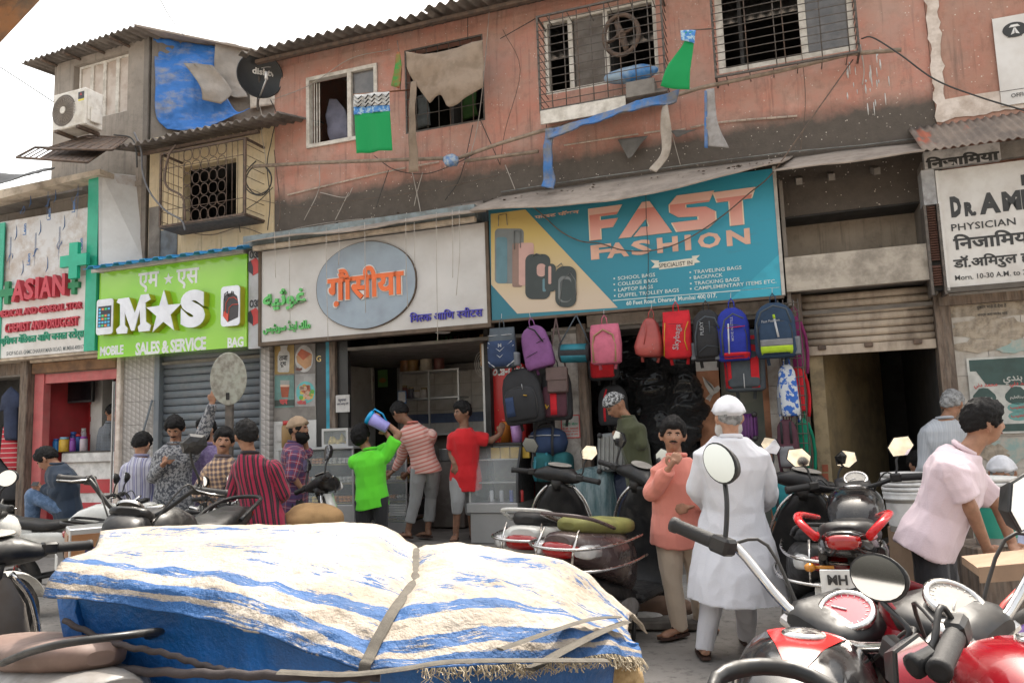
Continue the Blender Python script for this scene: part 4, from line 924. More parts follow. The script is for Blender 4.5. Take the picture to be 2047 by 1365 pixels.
cs=M('clinic_white',(.62,.6,.57),.5,c2=(.56,.53,.5),ns=1.5,dirt=.35,ds=4,dc=(.33,.28,.24))
c0,c1=fs(1886,450)[0],7.2; cz0,cz1=fs(1909,574)[1],fs(1884,341)[1]
T.part('board',MB().box(c0,c1,0,.06,cz0,cz1),cs)
fl=M('clinic_frame',(.1,.085,.07),.7)
T.part('frame',MB().box(c0-.03,c0-.001,-.02,.06,cz0-.03,cz1+.0),cs); T.part('frame',MB().box(c0-.03,c1,-.02,.06,cz0-.05,cz0-.001),fl)
bk=M('painted_black',(.035,.035,.035),.55)
mb=MB(); lt(mb,'D',(1898.5,400),(1920,400),(1898,394),(1898,436),.001,.003,.07); lt(mb,'R.',(1926,400),(1949,400),(1926,405),(1926,434),.001,.003,.06); lt(mb,'A',(1956,400),(1999,400),(1978,385),(1956,430),.001,.003,.05); lt(mb,'MIRUL',(2003,400),(2150,400),(2003,384),(2003,424),.001,.003,.06)
lt(mb,'PHYSICIAN',(1901,450),(2031,450),(2031,435),(1901,463),.001,.003,.012,spacing=1.05)
lt(mb,'िनजािमया',(1905,480),(2070,480),(1930,467),(1910,500),.001,.003,.03)
lt(mb,'डॉ.अिमरुल हक',(1906,530),(2090,530),(1918,512),(1908,543),.001,.003,.03)
lt(mb,'Morn. 10-30 A.M. to 2',(1909,553),(2052,545),(1940,548),(1909,561),.001,.003,.006)
mb.box(fs(2041,360)[0],fs(2041,360)[0]+.5,-.004,-.001,fs(2041,372)[1],fs(2041,350)[1])
T.part('lettering',mb,bk); T.done()
T=Thing('name_strip','narrow painted plank with black script above the brown louvre','signboard',frame=MF)
zz0,zz1=fs(1850,340)[1],fs(1850,306)[1]
T.part('plank',MB().box(fs(1846,320)[0],fs(2000,320)[0],-.03,.05,zz0,zz1),M('name_white',(.5,.48,.47),.7,dirt=.6,ds=6,dc=(.15,.14,.13)))
T.part('plank',MB().box(fs(2000,320)[0]+.002,7.0,-.02,.05,zz0+.01,zz1),concrete)
mb=MB(); lt(mb,'िनजािमया',(1850,320),(1999,320),(1945,303),(1855,338),.03,.003,.045); T.part('lettering',mb,bk); T.done()
T=Thing('louvre_box','narrow box with brown horizontal louvre slats left of the clinic sign','louvre',frame=MF)
l0,l1=fs(1851,450)[0],fs(1886,450)[0]-.035; T.part('plate',MB().box(l0,l1,-.01,.2,fs(1856,410)[1],zz0-.003),M('chipped_plate',(.42,.42,.43),.7,dirt=.7,ds=7,dc=(.14,.12,.11)))
zt_,zb_=fs(1856,410)[1]-.003,fs(1866,580)[1]; n=34
T.part('back_box',MB().box(l0+.01,l1-.01,.05,.25,zb_,zt_),dark_in)
brown=P_('brown_slat',(.15,.075,.055),.6)
for k in range(n):
 if k in(22,23,32,33):continue
 z=zt_-(zt_-zb_)*(k+.5)/n; mb=MB(); mb.quad([(l0+.02,0,z-.014),(l1-.02,0,z-.014),(l1-.02,.04,z+.014),(l0+.02,.04,z+.014)],(0,.004,-.004)); T.part('slat',mb,brown)
T.part('side_rail',MB().box(l0-.012,l0+.012,-.03,.2,zb_-.05,zt_),iron); T.part('side_rail',MB().box(l1-.012,l1+.012,-.02,.2,zb_-.05,zt_),iron); T.done()
T=Thing('banner','white advocate banner with oval neckband logo on the pink wall','banner',frame=MF)
T.part('sheet',MB().box(fs(1990,100,-.3)[0],7.0,.3,.306,fs(2000,213,-.3)[1],fs(1988,38,-.3)[1]),mats_sign_white)
s,z=fs(2028,60,-.3); mb=MB(); mb.prism([(s+.105*math.cos(a),z+.078*math.sin(a))for a in np.linspace(0,2*PI,25)[:-1]],.294,.298); T.part('logo',mb,bk)
mb=MB(); mb.add([(s+a*.055,.292,z+b*.055)for a,b in((-.9,.5),(.9,.5),(.5,.95),(-.5,.95))],[(3,2,1,0)]); mb.add([(s+a*.055,.2925,z+b*.055)for a,b in((-.1,.4),(-.7,-.9),(-.1,-.7),(.0,.3))],[(0,1,2,3)]); mb.add([(s+a*.055,.2925,z+b*.055)for a,b in((.1,.4),(.7,-.9),(.1,-.7),(.0,.3))],[(3,2,1,0)])
T.part('logo',mb,white_pl)
mb=MB(); lt(mb,'ADVOCATE',(2014,75),(2043,72),(2014,73),(2014,77),-.295,.002,.01); lt(mb,'OFFICE',(2021,190),(2062,190),(2021,188),(2021,196),-.295,.002,.0)
mb.box(fs(1998,185,-.3)[0],7,.297,.2985,fs(1998,185,-.3)[1],fs(1998,184,-.3)[1]); T.part('lettering',mb,bk); T.done()
recess_wall=wall_mat('recess_wall',(.36,.3,.24),(.27,.225,.18),(.06,.05,.04),specks=False)
T=Thing('entrance_box','recessed plaster box and pale lintel board above the rolling shutter entrance','entrance',frame=MF,base=(3.9,.4,2.8))
T.part('back_wall',MB().box(3.24,4.62,.75,.85,2.7,4.4),recess_wall); T.part('side_wall',MB().box(3.262,3.30,.08,.75,2.7,4.02),dark_render); T.part('side_wall',MB().box(4.60,4.64,.08,.75,2.7,4.02),dark_render)
zbx=(fs(1563,582)[1]+fs(1856,560)[1])/2; ztx=(fs(1561,515)[1]+fs(1851,486)[1])/2
T.part('lintel_board',MB().box(3.262,4.585,.02,.1,zbx,ztx),M('lintel_beige',(.42,.37,.31),.8,dirt=.45,ds=3,dc=(.14,.12,.1))); T.part('lintel_shelf',MB().box(3.262,4.585,.101,.75,zbx+.02,zbx+.05),concrete)
for x in(1590,1655,1745):
 s=fs(x,350,-.1)[0]; mb=MB(); mb.quad([(s,.0,3.93),(s+.06,.0,3.93),(s+.06,.72,4.2),(s,.72,4.2)],(0,0,.07)); T.part('beam',mb,concrete)
T.done()
# GROUND FLOOR SHOPS
YF=.3
SN=-YF
def bx(name,r,y0,y1,mat,T,parent=None,bev=0,label=None):return T.part(name,MB().box(r[0],r[1],y0,y1,r[2],r[3],bev),mat,parent,label)
def SX(x,y=900,n=SN):return fs(x,y,n)[0]
def SZ(x,y,n=SN):return fs(x,y,n)[1]
red_paint=M('red_paint',(.5,.05,.06),.5,c2=(.42,.05,.055),ns=5,dirt=.2,dc=(.3,.12,.1))
pinkish=M('pink_frame',(.5,.12,.12),.55,c2=(.42,.1,.1),dirt=.3,ds=9,dc=(.4,.25,.22))
old_wood=M('weathered_wood',(.17,.125,.095),.85,c2=(.08,.06,.048),ns=9,stretch=(3,3,.4),bs=20,bst=.5,dirt=.4,ds=8,dc=(.3,.26,.22))
tile_w=M('white_tile',(.6,.59,.57),.35,c2=(.54,.53,.51),ns=3,dirt=.25,ds=5)
grey_paint=M('grey_shutter',(.145,.165,.185),.45,c2=(.12,.135,.155),ns=3,dirt=.3,ds=6,dc=(.3,.29,.27),stretch=(1,1,.5))
T=Thing('shop_block','dark ground floor of the shops with partition walls behind the signs','building',frame=MF,base=(-1,1,0))
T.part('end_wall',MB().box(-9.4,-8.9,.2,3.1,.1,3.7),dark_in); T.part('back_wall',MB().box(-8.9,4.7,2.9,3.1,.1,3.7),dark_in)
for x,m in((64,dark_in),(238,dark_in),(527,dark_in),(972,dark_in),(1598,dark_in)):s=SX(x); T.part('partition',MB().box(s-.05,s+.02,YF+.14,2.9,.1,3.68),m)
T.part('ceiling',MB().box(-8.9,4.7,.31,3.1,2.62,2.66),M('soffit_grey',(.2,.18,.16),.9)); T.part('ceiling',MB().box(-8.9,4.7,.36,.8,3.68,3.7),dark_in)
T.done()
T=Thing('clothes_stall','dark clothes stall with rusty lintel at the far left','stall',frame=MF)
zt=SZ(100,715)
T.part('lintel',MB().box(-8.8,SX(48),YF,YF+.12,SZ(20,750),zt,.01),old_wood); T.part('roof_panel',MB().box(-8.8,SX(48),YF+.4,YF+.5,1.6,SZ(20,750)),dark_in)  # upright dark sheet behind the lintel, painted shade of the stall interior
T.done()
def garment(name,P,n,mat,lab,cat,th=.06,grp=None):
 Q=[fv(x,y,n)for x,y in P]; mb=MB(); c=np.mean(Q,0); k=len(Q)
 for i,(f,d)in enumerate(((.0,-th),(.6,-th*.8),(.93,-th*.35),(1,0))):pass
 rings=[[c+(np.array(q)-c)*f+np.array([0,d,0])for q in Q]for f,d in((.02,-th),(.55,-th*.9),(.9,-th*.5),(1,0),(.9,th*.4),(.02,th*.5))]
 mb.loft(rings); V=np.array(mb.v); V[:,1]+=.012*wob(V,14,2); mb.v=[tuple(v)for v in V]
 return one(name,mb,mat,lab,cat,grp,MF)
stripe_red=NT('red_striped_cloth'); z=stripe_red.sep(stripe_red.tc())[2]; c_=stripe_red.mix(stripe_red.math('GREATER_THAN',stripe_red.math('FRACT',stripe_red.math('MULTIPLY',z,14)),.8),(.42,.025,.04),(.5,.35,.33)); stripe_red.col(c_); stripe_red.set(rough=.9)
garment('hanging_shirt',[(14,778),(22,772),(30,778),(40,788),(44,812),(36,815),(36,880),(10,880),(9,820),(0,822),(3,792)],-.2,M('navy_cloth',(.025,.035,.075),.9),'dark navy T-shirt hanging on a red hanger in the stall','shirt')
garment('hanging_shirt',[(8,850),(18,858),(36,882),(38,938),(22,942),(2,915)],-.3,stripe_red.m,'red shirt with thin white stripes hanging below the navy one','shirt')
garment('hanging_trousers',[(0,920),(25,945),(44,935),(42,1000),(0,1000)],-.35,M('black_cloth',(.03,.03,.035),.9),'dark trousers hanging at the bottom of the stall','trousers')
one('shop_post',MB().box(SX(48),SX(63),YF-.12,YF+.12,.1,SZ(55,712),.012),old_wood,'weathered wooden post between the clothes stall and the medical shop','post',frame=MF)
T=Thing('medical_shop','small medical shop with red walls and white and red counter','shop',frame=MF)
a0,a1=SX(64),SX(234)
T.part('shutter_roll',MB().box(a0,a1,YF-.1,YF+.2,SZ(150,720),SZ(150,706)+.03,.01),M('cream_cap',0)); T.part('rust_beam',MB().box(a0,a1,YF-.06,YF+.1,SZ(150,742),SZ(150,720)-.003,.01),M('orange_rust',(.22,.12,.06),.85,c2=(.12,.07,.045),ns=6,dirt=.3))
T.part('frame_post',MB().box(a0+.003,SX(83),YF,YF+.12,.17,SZ(75,745)),pinkish); T.part('frame_post',MB().box(SX(229),a1,YF,YF+.05,.17,SZ(232,745)),pinkish)
T.part('frame_top',MB().box(SX(83)+.002,SX(229)-.002,YF+.02,YF+.12,SZ(150,762),SZ(150,743)),pinkish)
T.part('red_wall',MB().box(SX(60),SX(196,n=-1.0),1.25,1.32,.17,2.61),red_paint); T.part('red_wall',MB().box(a0+.004,a0+.05,YF+.13,1.25,.17,2.61),red_paint)
T.part('column',MB().box(SX(180,n=-1),SX(200,n=-1)+.02,1.0,1.2,.17,2.61),tile_w)
shelf_back=T.part('shelf_unit',MB().box(SX(196,n=-1.2),SX(246,n=-1.2),1.75,1.8,.9,2.5),M('shelf_back',(.2,.19,.18),.7))
bot=[M('bottle_%s'%n,c,.25)for n,c in(('brown',(.12,.05,.02)),('white',(.55,.53,.5)),('blue',(.06,.12,.3)),('amber',(.3,.17,.04)),('green',(.08,.2,.08)))]
for k,yy in enumerate((800,833,862,890)):
 z=SZ(210,yy,-1.3); T.part('shelf_board',MB().box(SX(196,n=-1.2),SX(246,n=-1.2),1.5,1.75,z-.02,z),white_pl,shelf_back)
 for j in range(9):
  s=SX(197,n=-1.2)+.03+j*.062; h_=random.uniform(.09,.14); T.part('medicine_bottle',MB().lathe((s,1.6,z),(0,0,1),[(.022,0),(.022,h_*.65),(.009,h_*.8),(.01,h_)],8),random.choice(bot),shelf_back)
cz=SZ(150,902,-.5)
T.part('counter',MB().box(SX(120,n=-.5),a1-.06,.62,1.1,.17,cz-.17),white_pl)
T.part('counter_band',MB().box(SX(120,n=-.5)-.01,a1-.055,.605,.619,cz-.62,cz-.42),red_paint); T.part('counter_band',MB().box(SX(120,n=-.5)-.01,a1-.055,.605,.619,cz-.98,cz-.76),red_paint)
T.part('counter_top',MB().box(SX(116,n=-.5),a1-.05,.56,1.12,cz-.165,cz-.02,.01),white_pl); T.part('counter_glass',MB().box(SX(116,n=-.5),a1-.05,.55,1.12,cz-.018,cz),M('dark_glass_top',(.05,.05,.05),.15))
glass=NT('clear_glass'); glass.set(rough=.02,trans=.0,alpha=.14,spec=.9); glass.col((.75,.8,.8)); glass=glass.m
T.part('glass_door',MB().box(SX(218),SX(231),YF+.03,YF+.04,.2,SZ(225,762)),glass); T.part('glass_edge',MB().box(SX(220)-.008,SX(220)+.008,YF+.02,YF+.05,.2,SZ(225,762)),steel)
T.part('switch_board',MB().box(SX(145,n=-.9),SX(170,n=-.9),1.21,1.25,SZ(158,832,-.9),SZ(158,806,-.9)),white_pl); T.part('switch_board',MB().box(SX(145,n=-.9),SX(170,n=-.9),1.21,1.25,SZ(158,868,-.9),SZ(158,842,-.9)),white_pl)
mb=MB()
for r in range(2):
 for c in range(6):z=SZ(158,814+r*9,-.9); s=SX(148,n=-.9)+c*.028; mb.box(s,s+.016,1.2,1.209,z-.02,z+.015)
T.part('switches',mb,bot[1]); T.done()
T=Thing('television','black flat television fixed high on the red shop wall','television',frame=MF)
r=(SX(131,n=-.8),SX(181,n=-.8),SZ(150,805,-.8),SZ(150,763,-.8)); bx('casing',r,.8,.86,black_pl,T,bev=.008); T.part('screen',MB().box(r[0]+.02,r[1]-.02,.795,.7995,r[2]+.03,r[3]-.02),M('tv_screen',(.008,.008,.01),.2)); T.part('bracket',MB().tube([(r[0]+.25,.86,r[2]+.2),(r[0]+.1,1.2,r[2]+.15)],.02,5),iron); T.done()
wire([(118,820),(115,812),(125,810),(131,800)],-.85,.006,'tangle of white wires beside the television',cable_pale)
def jar(x,ybot,w,h,body,lid,lab,n=-.55,z=None,col='jar'):
 s=fs(x,ybot,n)[0]; z0=z if z is not None else fs(x,ybot,n)[1]; T=Thing('jar',lab,'jar','jars and packs on the medical shop counter' if col=='jar' else col,MF)
 T.part('body',MB().lathe((s,-n,z0),(0,0,1),[(w*.9,0),(w,.01),(w,h*.78),(w*.8,h*.85)],14),body); T.part('lid',MB().lathe((s,-n,z0+h*.85),(0,0,1),[(w*.82,0),(w*.82,h*.15)],14),lid); return T.done()
cc=lambda nm,c:M(nm,c,.4)
for x,w,h,b,l_,lab,n in((99,.055,.17,cc('jar_orange',(.6,.16,.03)),cc('lid_red',(.5,.03,.03)),'orange jar at the left end of the counter',-.6),(112,.05,.2,cc('jar_blue',(.03,.2,.5)),cc('lid_blue',(.04,.12,.4)),'blue label jar beside the orange one',-.6),(128,.075,.22,cc('jar_yellow',(.6,.38,.04)),cc('lid_pale',(.2,.4,.55)),'broad jar with yellow label in the middle',-.58),(145,.045,.2,cc('jar_violet',(.2,.05,.3)),cc('lid_violet',(.25,.04,.3)),'violet jar right of the broad yellow jar',-.6),(167,.055,.22,cc('jar_clear',(.45,.38,.42)),cc('lid_violet',0),'clear jar with violet lid at the right',-.6),(156,.045,.26,cc('jar_navy',(.02,.08,.3)),cc('lid_red',0),'tall navy tin behind the clear jar',-.75),(146,.05,.3,cc('jar_navy2',(.03,.05,.2)),cc('lid_blue',0),'tall dark blue tin in the back row',-.85),(166,.04,.35,cc('jar_clear',0),cc('lid_pale2',(.5,.5,.5)),'tall pale jar in the back row',-.9),(126,.06,.36,cc('jar_violet',0),cc('lid_blue',0),'violet jar standing highest in the back row',-.95)):
 jar(x,900,w,h,b,l_,lab,n,cz)
T=Thing('sweet_box_pile','pile of small red and white packs at the left end of the counter','packs',frame=MF)
for k in range(18):
 s=SX(93,n=-.8)+(k%3)*.1; z=cz+.15+(k//6)*.062; y=.78+(k//3%2)*.1; T.part('pack',MB().box(s,s+.09,y,y+.09,z,z+.055,.004),cc('pack_red',(.5,.05,.05))if k%2 else cc('pack_white',(.6,.58,.56)))
T.part('carton',MB().box(SX(93,n=-.8),SX(93,n=-.8)+.29,.8,.97,cz+.001,cz+.149),cc('pack_navy',(.06,.08,.25))); T.done()
one('white_post',MB().box(SX(235)+.002,SX(244),YF-.06,YF+.13,.15,SZ(240,716),.01),whitewash,'chipped white wall edge between the medical shop and patterned tiles','post',frame=MF)
pt=NT('patterned_tile'); v=pt.n('ShaderNodeTexVoronoi'); v.inputs['Scale'].default_value=15; v.inputs['Randomness'].default_value=.0
mp=pt.n('ShaderNodeMapping'); mp.inputs['Scale'].default_value=(1,0,1.0); pt.l(pt.tc(),mp.inputs[0]); pt.l(mp.outputs[0],v.inputs['Vector'])
x3=pt.sep(pt.tc()); A1=pt.math('FRACT',pt.math('MULTIPLY',x3[0],13)); B1=pt.math('FRACT',pt.math('ADD',pt.math('MULTIPLY',x3[2],13),pt.math('MULTIPLY',x3[0],6.5))); g1=pt.math('MULTIPLY',A1,B1)
pt.col(pt.mix(pt.ramp(g1,.05,.7),(.27,.25,.235),(.46,.43,.41))); pt.set(rough=.4); pt.bump(g1,.4,.006); patt=pt.m
T=Thing('tiled_wall','wall faced with grey geometric relief tiles beside the shutter','wall',frame=MF)
w0,w1=SX(244)+.003,SX(309)
nz=8; zt=SZ(270,712)
for k in range(nz):
 for c in range(2):T.part('tile',MB().box(w0+(w1-w0)*c/2+.002,w0+(w1-w0)*(c+1)/2-.002,YF,YF+.1,.17+(zt-.17)*k/nz+.002,.17+(zt-.17)*(k+1)/nz-.002),patt)
T.done()
T=Thing('tiled_wall','narrow strip of white relief tiles between shutter and posters','wall',frame=MF)
w0,w1=SX(529),SX(546); pt2=pt.m.copy();
for k in range(nz):T.part('tile',MB().box(w0,w1,YF-.08,YF+.1,.17+(2.75-.17)*k/nz+.002,.17+(2.75-.17)*(k+1)/nz-.002),patt)
T.done()
T=Thing('rolling_shutter','closed grey rolling shutter below the lime green sign','shutter',frame=MF)
s0,s1=SX(320),SX(522); n=25; z0,z1=.17,SZ(420,700)
for k in range(n):
 a=z0+(z1-z0)*k/n; b=z0+(z1-z0)*(k+1)/n; mb=MB(); h=(b-a)
 P=[[(s,YF+.045+dy,a+h*f)for f,dy in((0,.012),(.12,-.006),(.5,-.014),(.86,-.006),(.96,.012))]for s in(s0,s1)]
 mb.grid(P,True,(0,.004,0)); mb.f=[f[::-1]for f in mb.f]; T.part('slat',mb,grey_paint)
T.part('guide_rail',MB().box(SX(309)+.002,s0-.001,YF-.04,YF+.1,.17,z1+.05,.006),grey_paint); T.part('guide_rail',MB().box(s1+.001,SX(529)-.002,YF-.04,YF+.1,.17,z1+.05,.006),grey_paint)
T.part('side_lath',MB().tube([(SX(309),YF-.06,SZ(309,800)),(SX(290),YF-.06,SZ(290,870)),(SX(283),YF-.05,.2)],.02,4),grey_paint)
T.done()
T=Thing('sweet_shop','open milk and sweet shop with tiled interior and food posters','shop',frame=MF,base=(-1.6,1,.28))
p0,p1,p2=SX(547),SX(632),SX(696)
T.part('poster_panel',MB().box(p0,p1,YF,YF+.08,SZ(590,840),2.75),M('sepia_panel',(.22,.2,.18),.6));
T.part('tile_panel',MB().box(p0,p1,YF,YF+.08,.29,SZ(590,840)-.003),tile_w)
T.part('black_panel',MB().box(p1+.002,SX(655),YF+.01,YF+.08,.29,2.75),M('black_panel',(.025,.024,.024),.35)); T.part('black_panel',MB().box(SX(675),p2,YF+.01,YF+.08,.29,2.75),M('black_panel',0))
T.part('turquoise_post',MB().box(SX(655)+.002,SX(663),YF-.03,YF+.08,.29,2.75),M('turquoise',(.03,.3,.42),.5,dirt=.35)); T.part('wood_post',MB().box(SX(663)+.003,SX(675)-.002,YF-.05,YF+.08,.29,2.75,.005),old_wood)
mb=MB(); lt(mb,'G',(632.5,716),(642,716),(637,711),(637,723),SN-.01,.006,.01); T.part('lettering',mb,M('gold',(.6,.45,.2),.4,metal=.5))
def pr_(rows,n,mat,T,name='poster_print'):
 mb=MB()
 for r in rows:flat(mb,r,n)
 T.part(name,mb,mat)
n1=SN+.006; ell=lambda x,y,a,b,k=20,st=0:[(x+a*math.cos(t),y+b*math.sin(t))for t in np.linspace(0,2*PI,k+1)[:-1]]
def prect(a,b,c,d):return[(a,b),(c,b-(c-a)*.04),(c,d-(c-a)*.04),(a,d)]
col_={}
def C_(nm,c):return M(nm,c,.45)
pr_([prect(549,690,588,748)],n1,C_('pp_mustard',(.36,.24,.08)),T); pr_([prect(590,688,630,746)],n1,C_('pp_greyd',(.2,.18,.17)),T); pr_([prect(549,751,588,815)],n1,C_('pp_teal',(.12,.24,.22)),T); pr_([prect(590,748,630,813)],n1,C_('pp_stone',(.33,.32,.31)),T)
pr_([[(558,744),(555,742),(555,712),(558,703),(561,701),(561,694),(559,691),(576,690),(574,694),(574,700),(578,704),(579,712),(578,742),(576,744)]],n1+.002,C_('pp_can',(.5,.49,.47)),T)
pr_([ell(608,717,18,27)],n1+.002,C_('pp_plate',(.5,.49,.48)),T); pr_([[(592,712),(605,698),(624,708),(622,730),(610,738),(594,724)]],n1+.004,C_('pp_bread',(.5,.27,.13)),T); pr_([[(594,708),(602,697),(622,707),(606,720)]],n1+.0055,C_('pp_topping',(.45,.1,.04)),T)
pr_([[(560,760),(579,760),(576,795),(563,795)]],n1+.002,C_('pp_glass',(.3,.3,.28)),T); pr_([[(560.5,772),(578.5,772),(576,794),(563,794)]],n1+.003,C_('pp_tea',(.3,.06,.02)),T); pr_([[(560.3,769),(578.8,769),(578.5,773),(560.5,773)]],n1+.004,C_('pp_foam',(.6,.4,.3)),T); pr_([prect(549,800,588,812)],n1+.0015,C_('pp_darkstrip',(.04,.06,.05)),T)
pr_([ell(611,784,19,22)],n1+.002,C_('pp_aqua',(.12,.42,.42)),T)
sw=[C_('sw%d'%i,c)for i,c in enumerate([(.5,.2,.05),(.55,.4,.1),(.12,.35,.05),(.4,.12,.06),(.5,.32,.22)])]
for k in range(5):
 rows=[]
 for j in range(6):a=random.uniform(0,6.28); r=math.sqrt(random.random())*14; rows.append([(611+r*math.cos(a)+dx*4,783+r*1.1*math.sin(a)+dy*4.5)for dx,dy in((-1,-.6),(0,-1),(1,-.6),(1,.6),(0,1),(-1,.6))])
 pr_(rows,n1+.003+k*.0006,sw[k],T)
mb=MB(); lt(mb,'ताजा',(558,715),(575,715),(566,711),(566,721),n1+.002,.002,.03); lt(mb,'दूध',(560,725),(572,725),(566,723),(566,734),n1+.002,.002,.03); T.part('lettering',mb,bk)
mb=MB(); lt(mb,'चाय',(559,800),(575,799),(566,798),(566,808),n1+.004,.002,.04); lt(mb,'मिठाई',(594,800),(612,799),(604,799),(604,809),n1+.006,.002,.04); T.part('lettering',mb,C_('pp_redtext',(.6,.08,.08)))
mb=MB(); lt(mb,'पिझ्झा',(591,738),(604,737),(598,734),(598,742),n1+.006,.002,.03); T.part('lettering',mb,C_('pp_brown',(.2,.06,.04)))
yb_=2.75; tw=.31; th_=.2; s=p2-.5; grout=M('grout',(.3,.29,.28),.8)
T.part('back_wall',MB().box(p2-.6,SX(972)-.06,yb_+.012,yb_+.1,.3,2.6),grout)
tmb=MB().box(0,tw-.006,0,.012,0,th_-.006).mesh('tile',tile_w)
tiles=[]
z=.3
while z+th_<=2.62:
 s=p2-.55
 while s+tw<SX(972)-.05:tiles.append((s,z)); s+=tw
 z+=th_
T.part('side_wall',MB().box(SX(972)-.1,SX(972)-.055,YF+.2,2.7,.3,2.6),tile_w)
T.part('side_wall',MB().box(p0+.1,p0+.15,YF+.1,2.7,.3,2.6),tile_w)
T.part('blue_band',MB().box(p2-.5,SX(972)-.11,yb_-.008,yb_-.001,SZ(750,850,-yb_),SZ(750,832,-yb_)),M('blue_band',(.1,.14,.25),.4))
root=T.done()
for k,(a,b)in enumerate(tiles):
 o=link(bpy.data.objects.new('tile',tmb)); o.parent=root; o.location=(a-T.base[0],yb_-T.base[1],b-T.base[2])
T=Thing('switchboard','large white electrical switchboard on the shop tiles','switchboard',frame=MF)
n2=-2.6; r=frect(704,737,745,810,n2); bx('panel',r,2.6,2.65,white_pl,T,bev=.005)
mb=MB(); mc=MB()
for rr in range(3):
 for c in range(5):
  z=r[2]+.12+rr*.13; s_=r[0]+.05+c*.045
  mb.box(s_,s_+.022,2.585,2.599,z,z+.085)
mc.box(r[0]+.04,r[0]+.1,2.58,2.599,r[3]-.18,r[3]-.1); mc.box(r[0]+.2,r[0]+.26,2.58,2.599,r[3]-.18,r[3]-.1)
T.part('breakers',mb,M('breaker_brown',(.12,.09,.07),.5)); T.part('sockets',mc,M('socket_cream',(.5,.45,.38),.5)); T.done()
T=Thing('wall_calendar','small green bread poster on the white tiles','poster',frame=MF); r=frect(755,740,775,773,n2); bx('sheet',r,2.6,2.605,C_('cal_green',(.12,.26,.08)),T)
T.part('bread_print',MB().prism([((r[0]+r[1])/2+.06*math.cos(a),(r[2]+r[3])/2-.03+.04*math.sin(a))for a in np.linspace(0,2*PI,13)[:-1]],2.595,2.599),C_('cal_bread',(.35,.17,.05))); T.done()
T=Thing('picture_frame','dark picture frame hanging high on the tiles','picture frame',frame=MF); r=frect(752,676,791,694,n2); bx('frame',r,2.6,2.64,C_('frame_dark',(.03,.02,.015)),T); T.part('picture',MB().box(r[0]+.03,r[1]-.03,2.595,2.599,r[2]+.03,r[3]-.03),C_('pic',(.12,.1,.07))); T.done()
T=Thing('paper_notice','white paper notice pasted on the black panel','notice',frame=MF); r=frect(671,790,699,823,-.2); bx('sheet',r,.2,.203,C_('paper',(.5,.48,.46)),T)
mb=MB(); lt(mb,'कृपया',(676,800),(692,800),(684,797),(684,804),-.197,.002,.01); lt(mb,'हात लावू नये',(674,806),(696,806),(684,804),(684,810),-.197,.002,.01); T.part('lettering',mb,C_('ink',(.1,.1,.14))); T.done()
T=Thing('poster_corner','torn white notice with black script above a jar of snacks','notice',frame=MF); r=frect(553,848,612,880,SN+.01); bx('sheet',r,.28,.284,C_('paper',0),T); T.done()
def counter(lab,x0,x1,ytop,n,depth,zb,rows,x1b=None):
 T=Thing('display_counter',lab,'display counter',frame=MF); s0,s1=fs(x0,ytop,n)[0],fs(x1,ytop,n)[0]; zt=(fs(x0,ytop,n)[1]+fs(x1,ytop,n)[1])/2; y0=-n
 T.part('top',MB().box(s0-.02,s1+.02,y0-.03,y0+depth,zt-.03,zt,.006),steel); T.part('base',MB().box(s0,s1,y0,y0+depth,.28,zb,.005),steel)
 for s in(s0,s1-.02):T.part('post',MB().box(s,s+.02,y0,y0+.02,zb+.001,zt-.031),steel)
 T.part('front_glass',MB().box(s0+.02,s1-.02,y0+.005,y0+.009,zb+.002,zt-.032),glass)
 T.part('back',MB().box(s0,s1,y0+depth-.02,y0+depth-.005,zb+.001,zt-.031),dark_in)
 for k in range(rows):
  z=zb+(zt-zb)*(k+.05)/rows; T.part('shelf',MB().box(s0+.02,s1-.02,y0+.03,y0+depth-.03,z,z+.012),M('shelf_yellow',(.3,.24,.12),.6))
  if k<rows:
   for j in range(5):
    a=s0+.06+j*(s1-s0-.12)/5; mt=random.choice(sw[:2]+[C_('sweet_white',(.5,.49,.46))]*2)
    mb=MB(); wd_=(s1-s0-.12)/5*.85
    for c in range(3):
     for d in range(2):
      for e in range(2):mb.box(a+c*wd_/3+.003,a+(c+1)*wd_/3-.003,y0+.06+d*.1,y0+.14+d*.1,z+.018+e*.035,z+.048+e*.035,.006)
    T.part('sweet_tray',mb,mt)
 return T.done(),zt
_,zc1=counter('long steel and glass sweet counter at the shop front',556,706,894,.12,.38,.72,3)
_,zc2=counter('second glass counter behind the green shirted man',708,812,893,-.45,.5,.45,4)
T=Thing('snack_case','small aluminium glass case of fried snacks on the counter','glass case',frame=MF)
r=frect(643,857,696,890,-.0); r=(r[0],r[1],zc1+.001,r[3]); f=wframe((r[0],r[1],r[2],r[3]),.0,.03,.03); T.part('front_frame',f,steel); T.part('casing',MB().box(r[0],r[1],.22,.24,r[2],r[3]).box(r[0],r[1],.03,.22,r[2],r[2]+.01).box(r[0],r[1],.03,.22,r[3]-.01,r[3]).box(r[0],r[0]+.01,.03,.22,r[2]+.01,r[3]-.01).box(r[1]-.01,r[1],.03,.22,r[2]+.01,r[3]-.01),steel)
T.part('pane',MB().box(r[0]+.03,r[1]-.03,.01,.013,r[2]+.03,r[3]-.03),glass)
for k in range(9):a=random.uniform(r[0]+.07,r[1]-.07); T.part('samosa',MB().lathe((a,.12+random.uniform(-.04,.04),r[2]+.012+.035*(k//4)),(random.uniform(-.2,.2),random.uniform(-.5,.2),1),[(.045,0),(.04,.02),(.003,.085)],6),sw[1])
T.done()
T=Thing('steel_rack','steel storage rack with shelves in the shop interior','rack',frame=MF); nr=-1.9
s0,s1,sm=SX(802,n=nr),SX(921,n=nr),SX(858,n=nr); zt=SZ(860,742,nr); zm=SZ(860,797,nr); zl=SZ(860,870,nr)
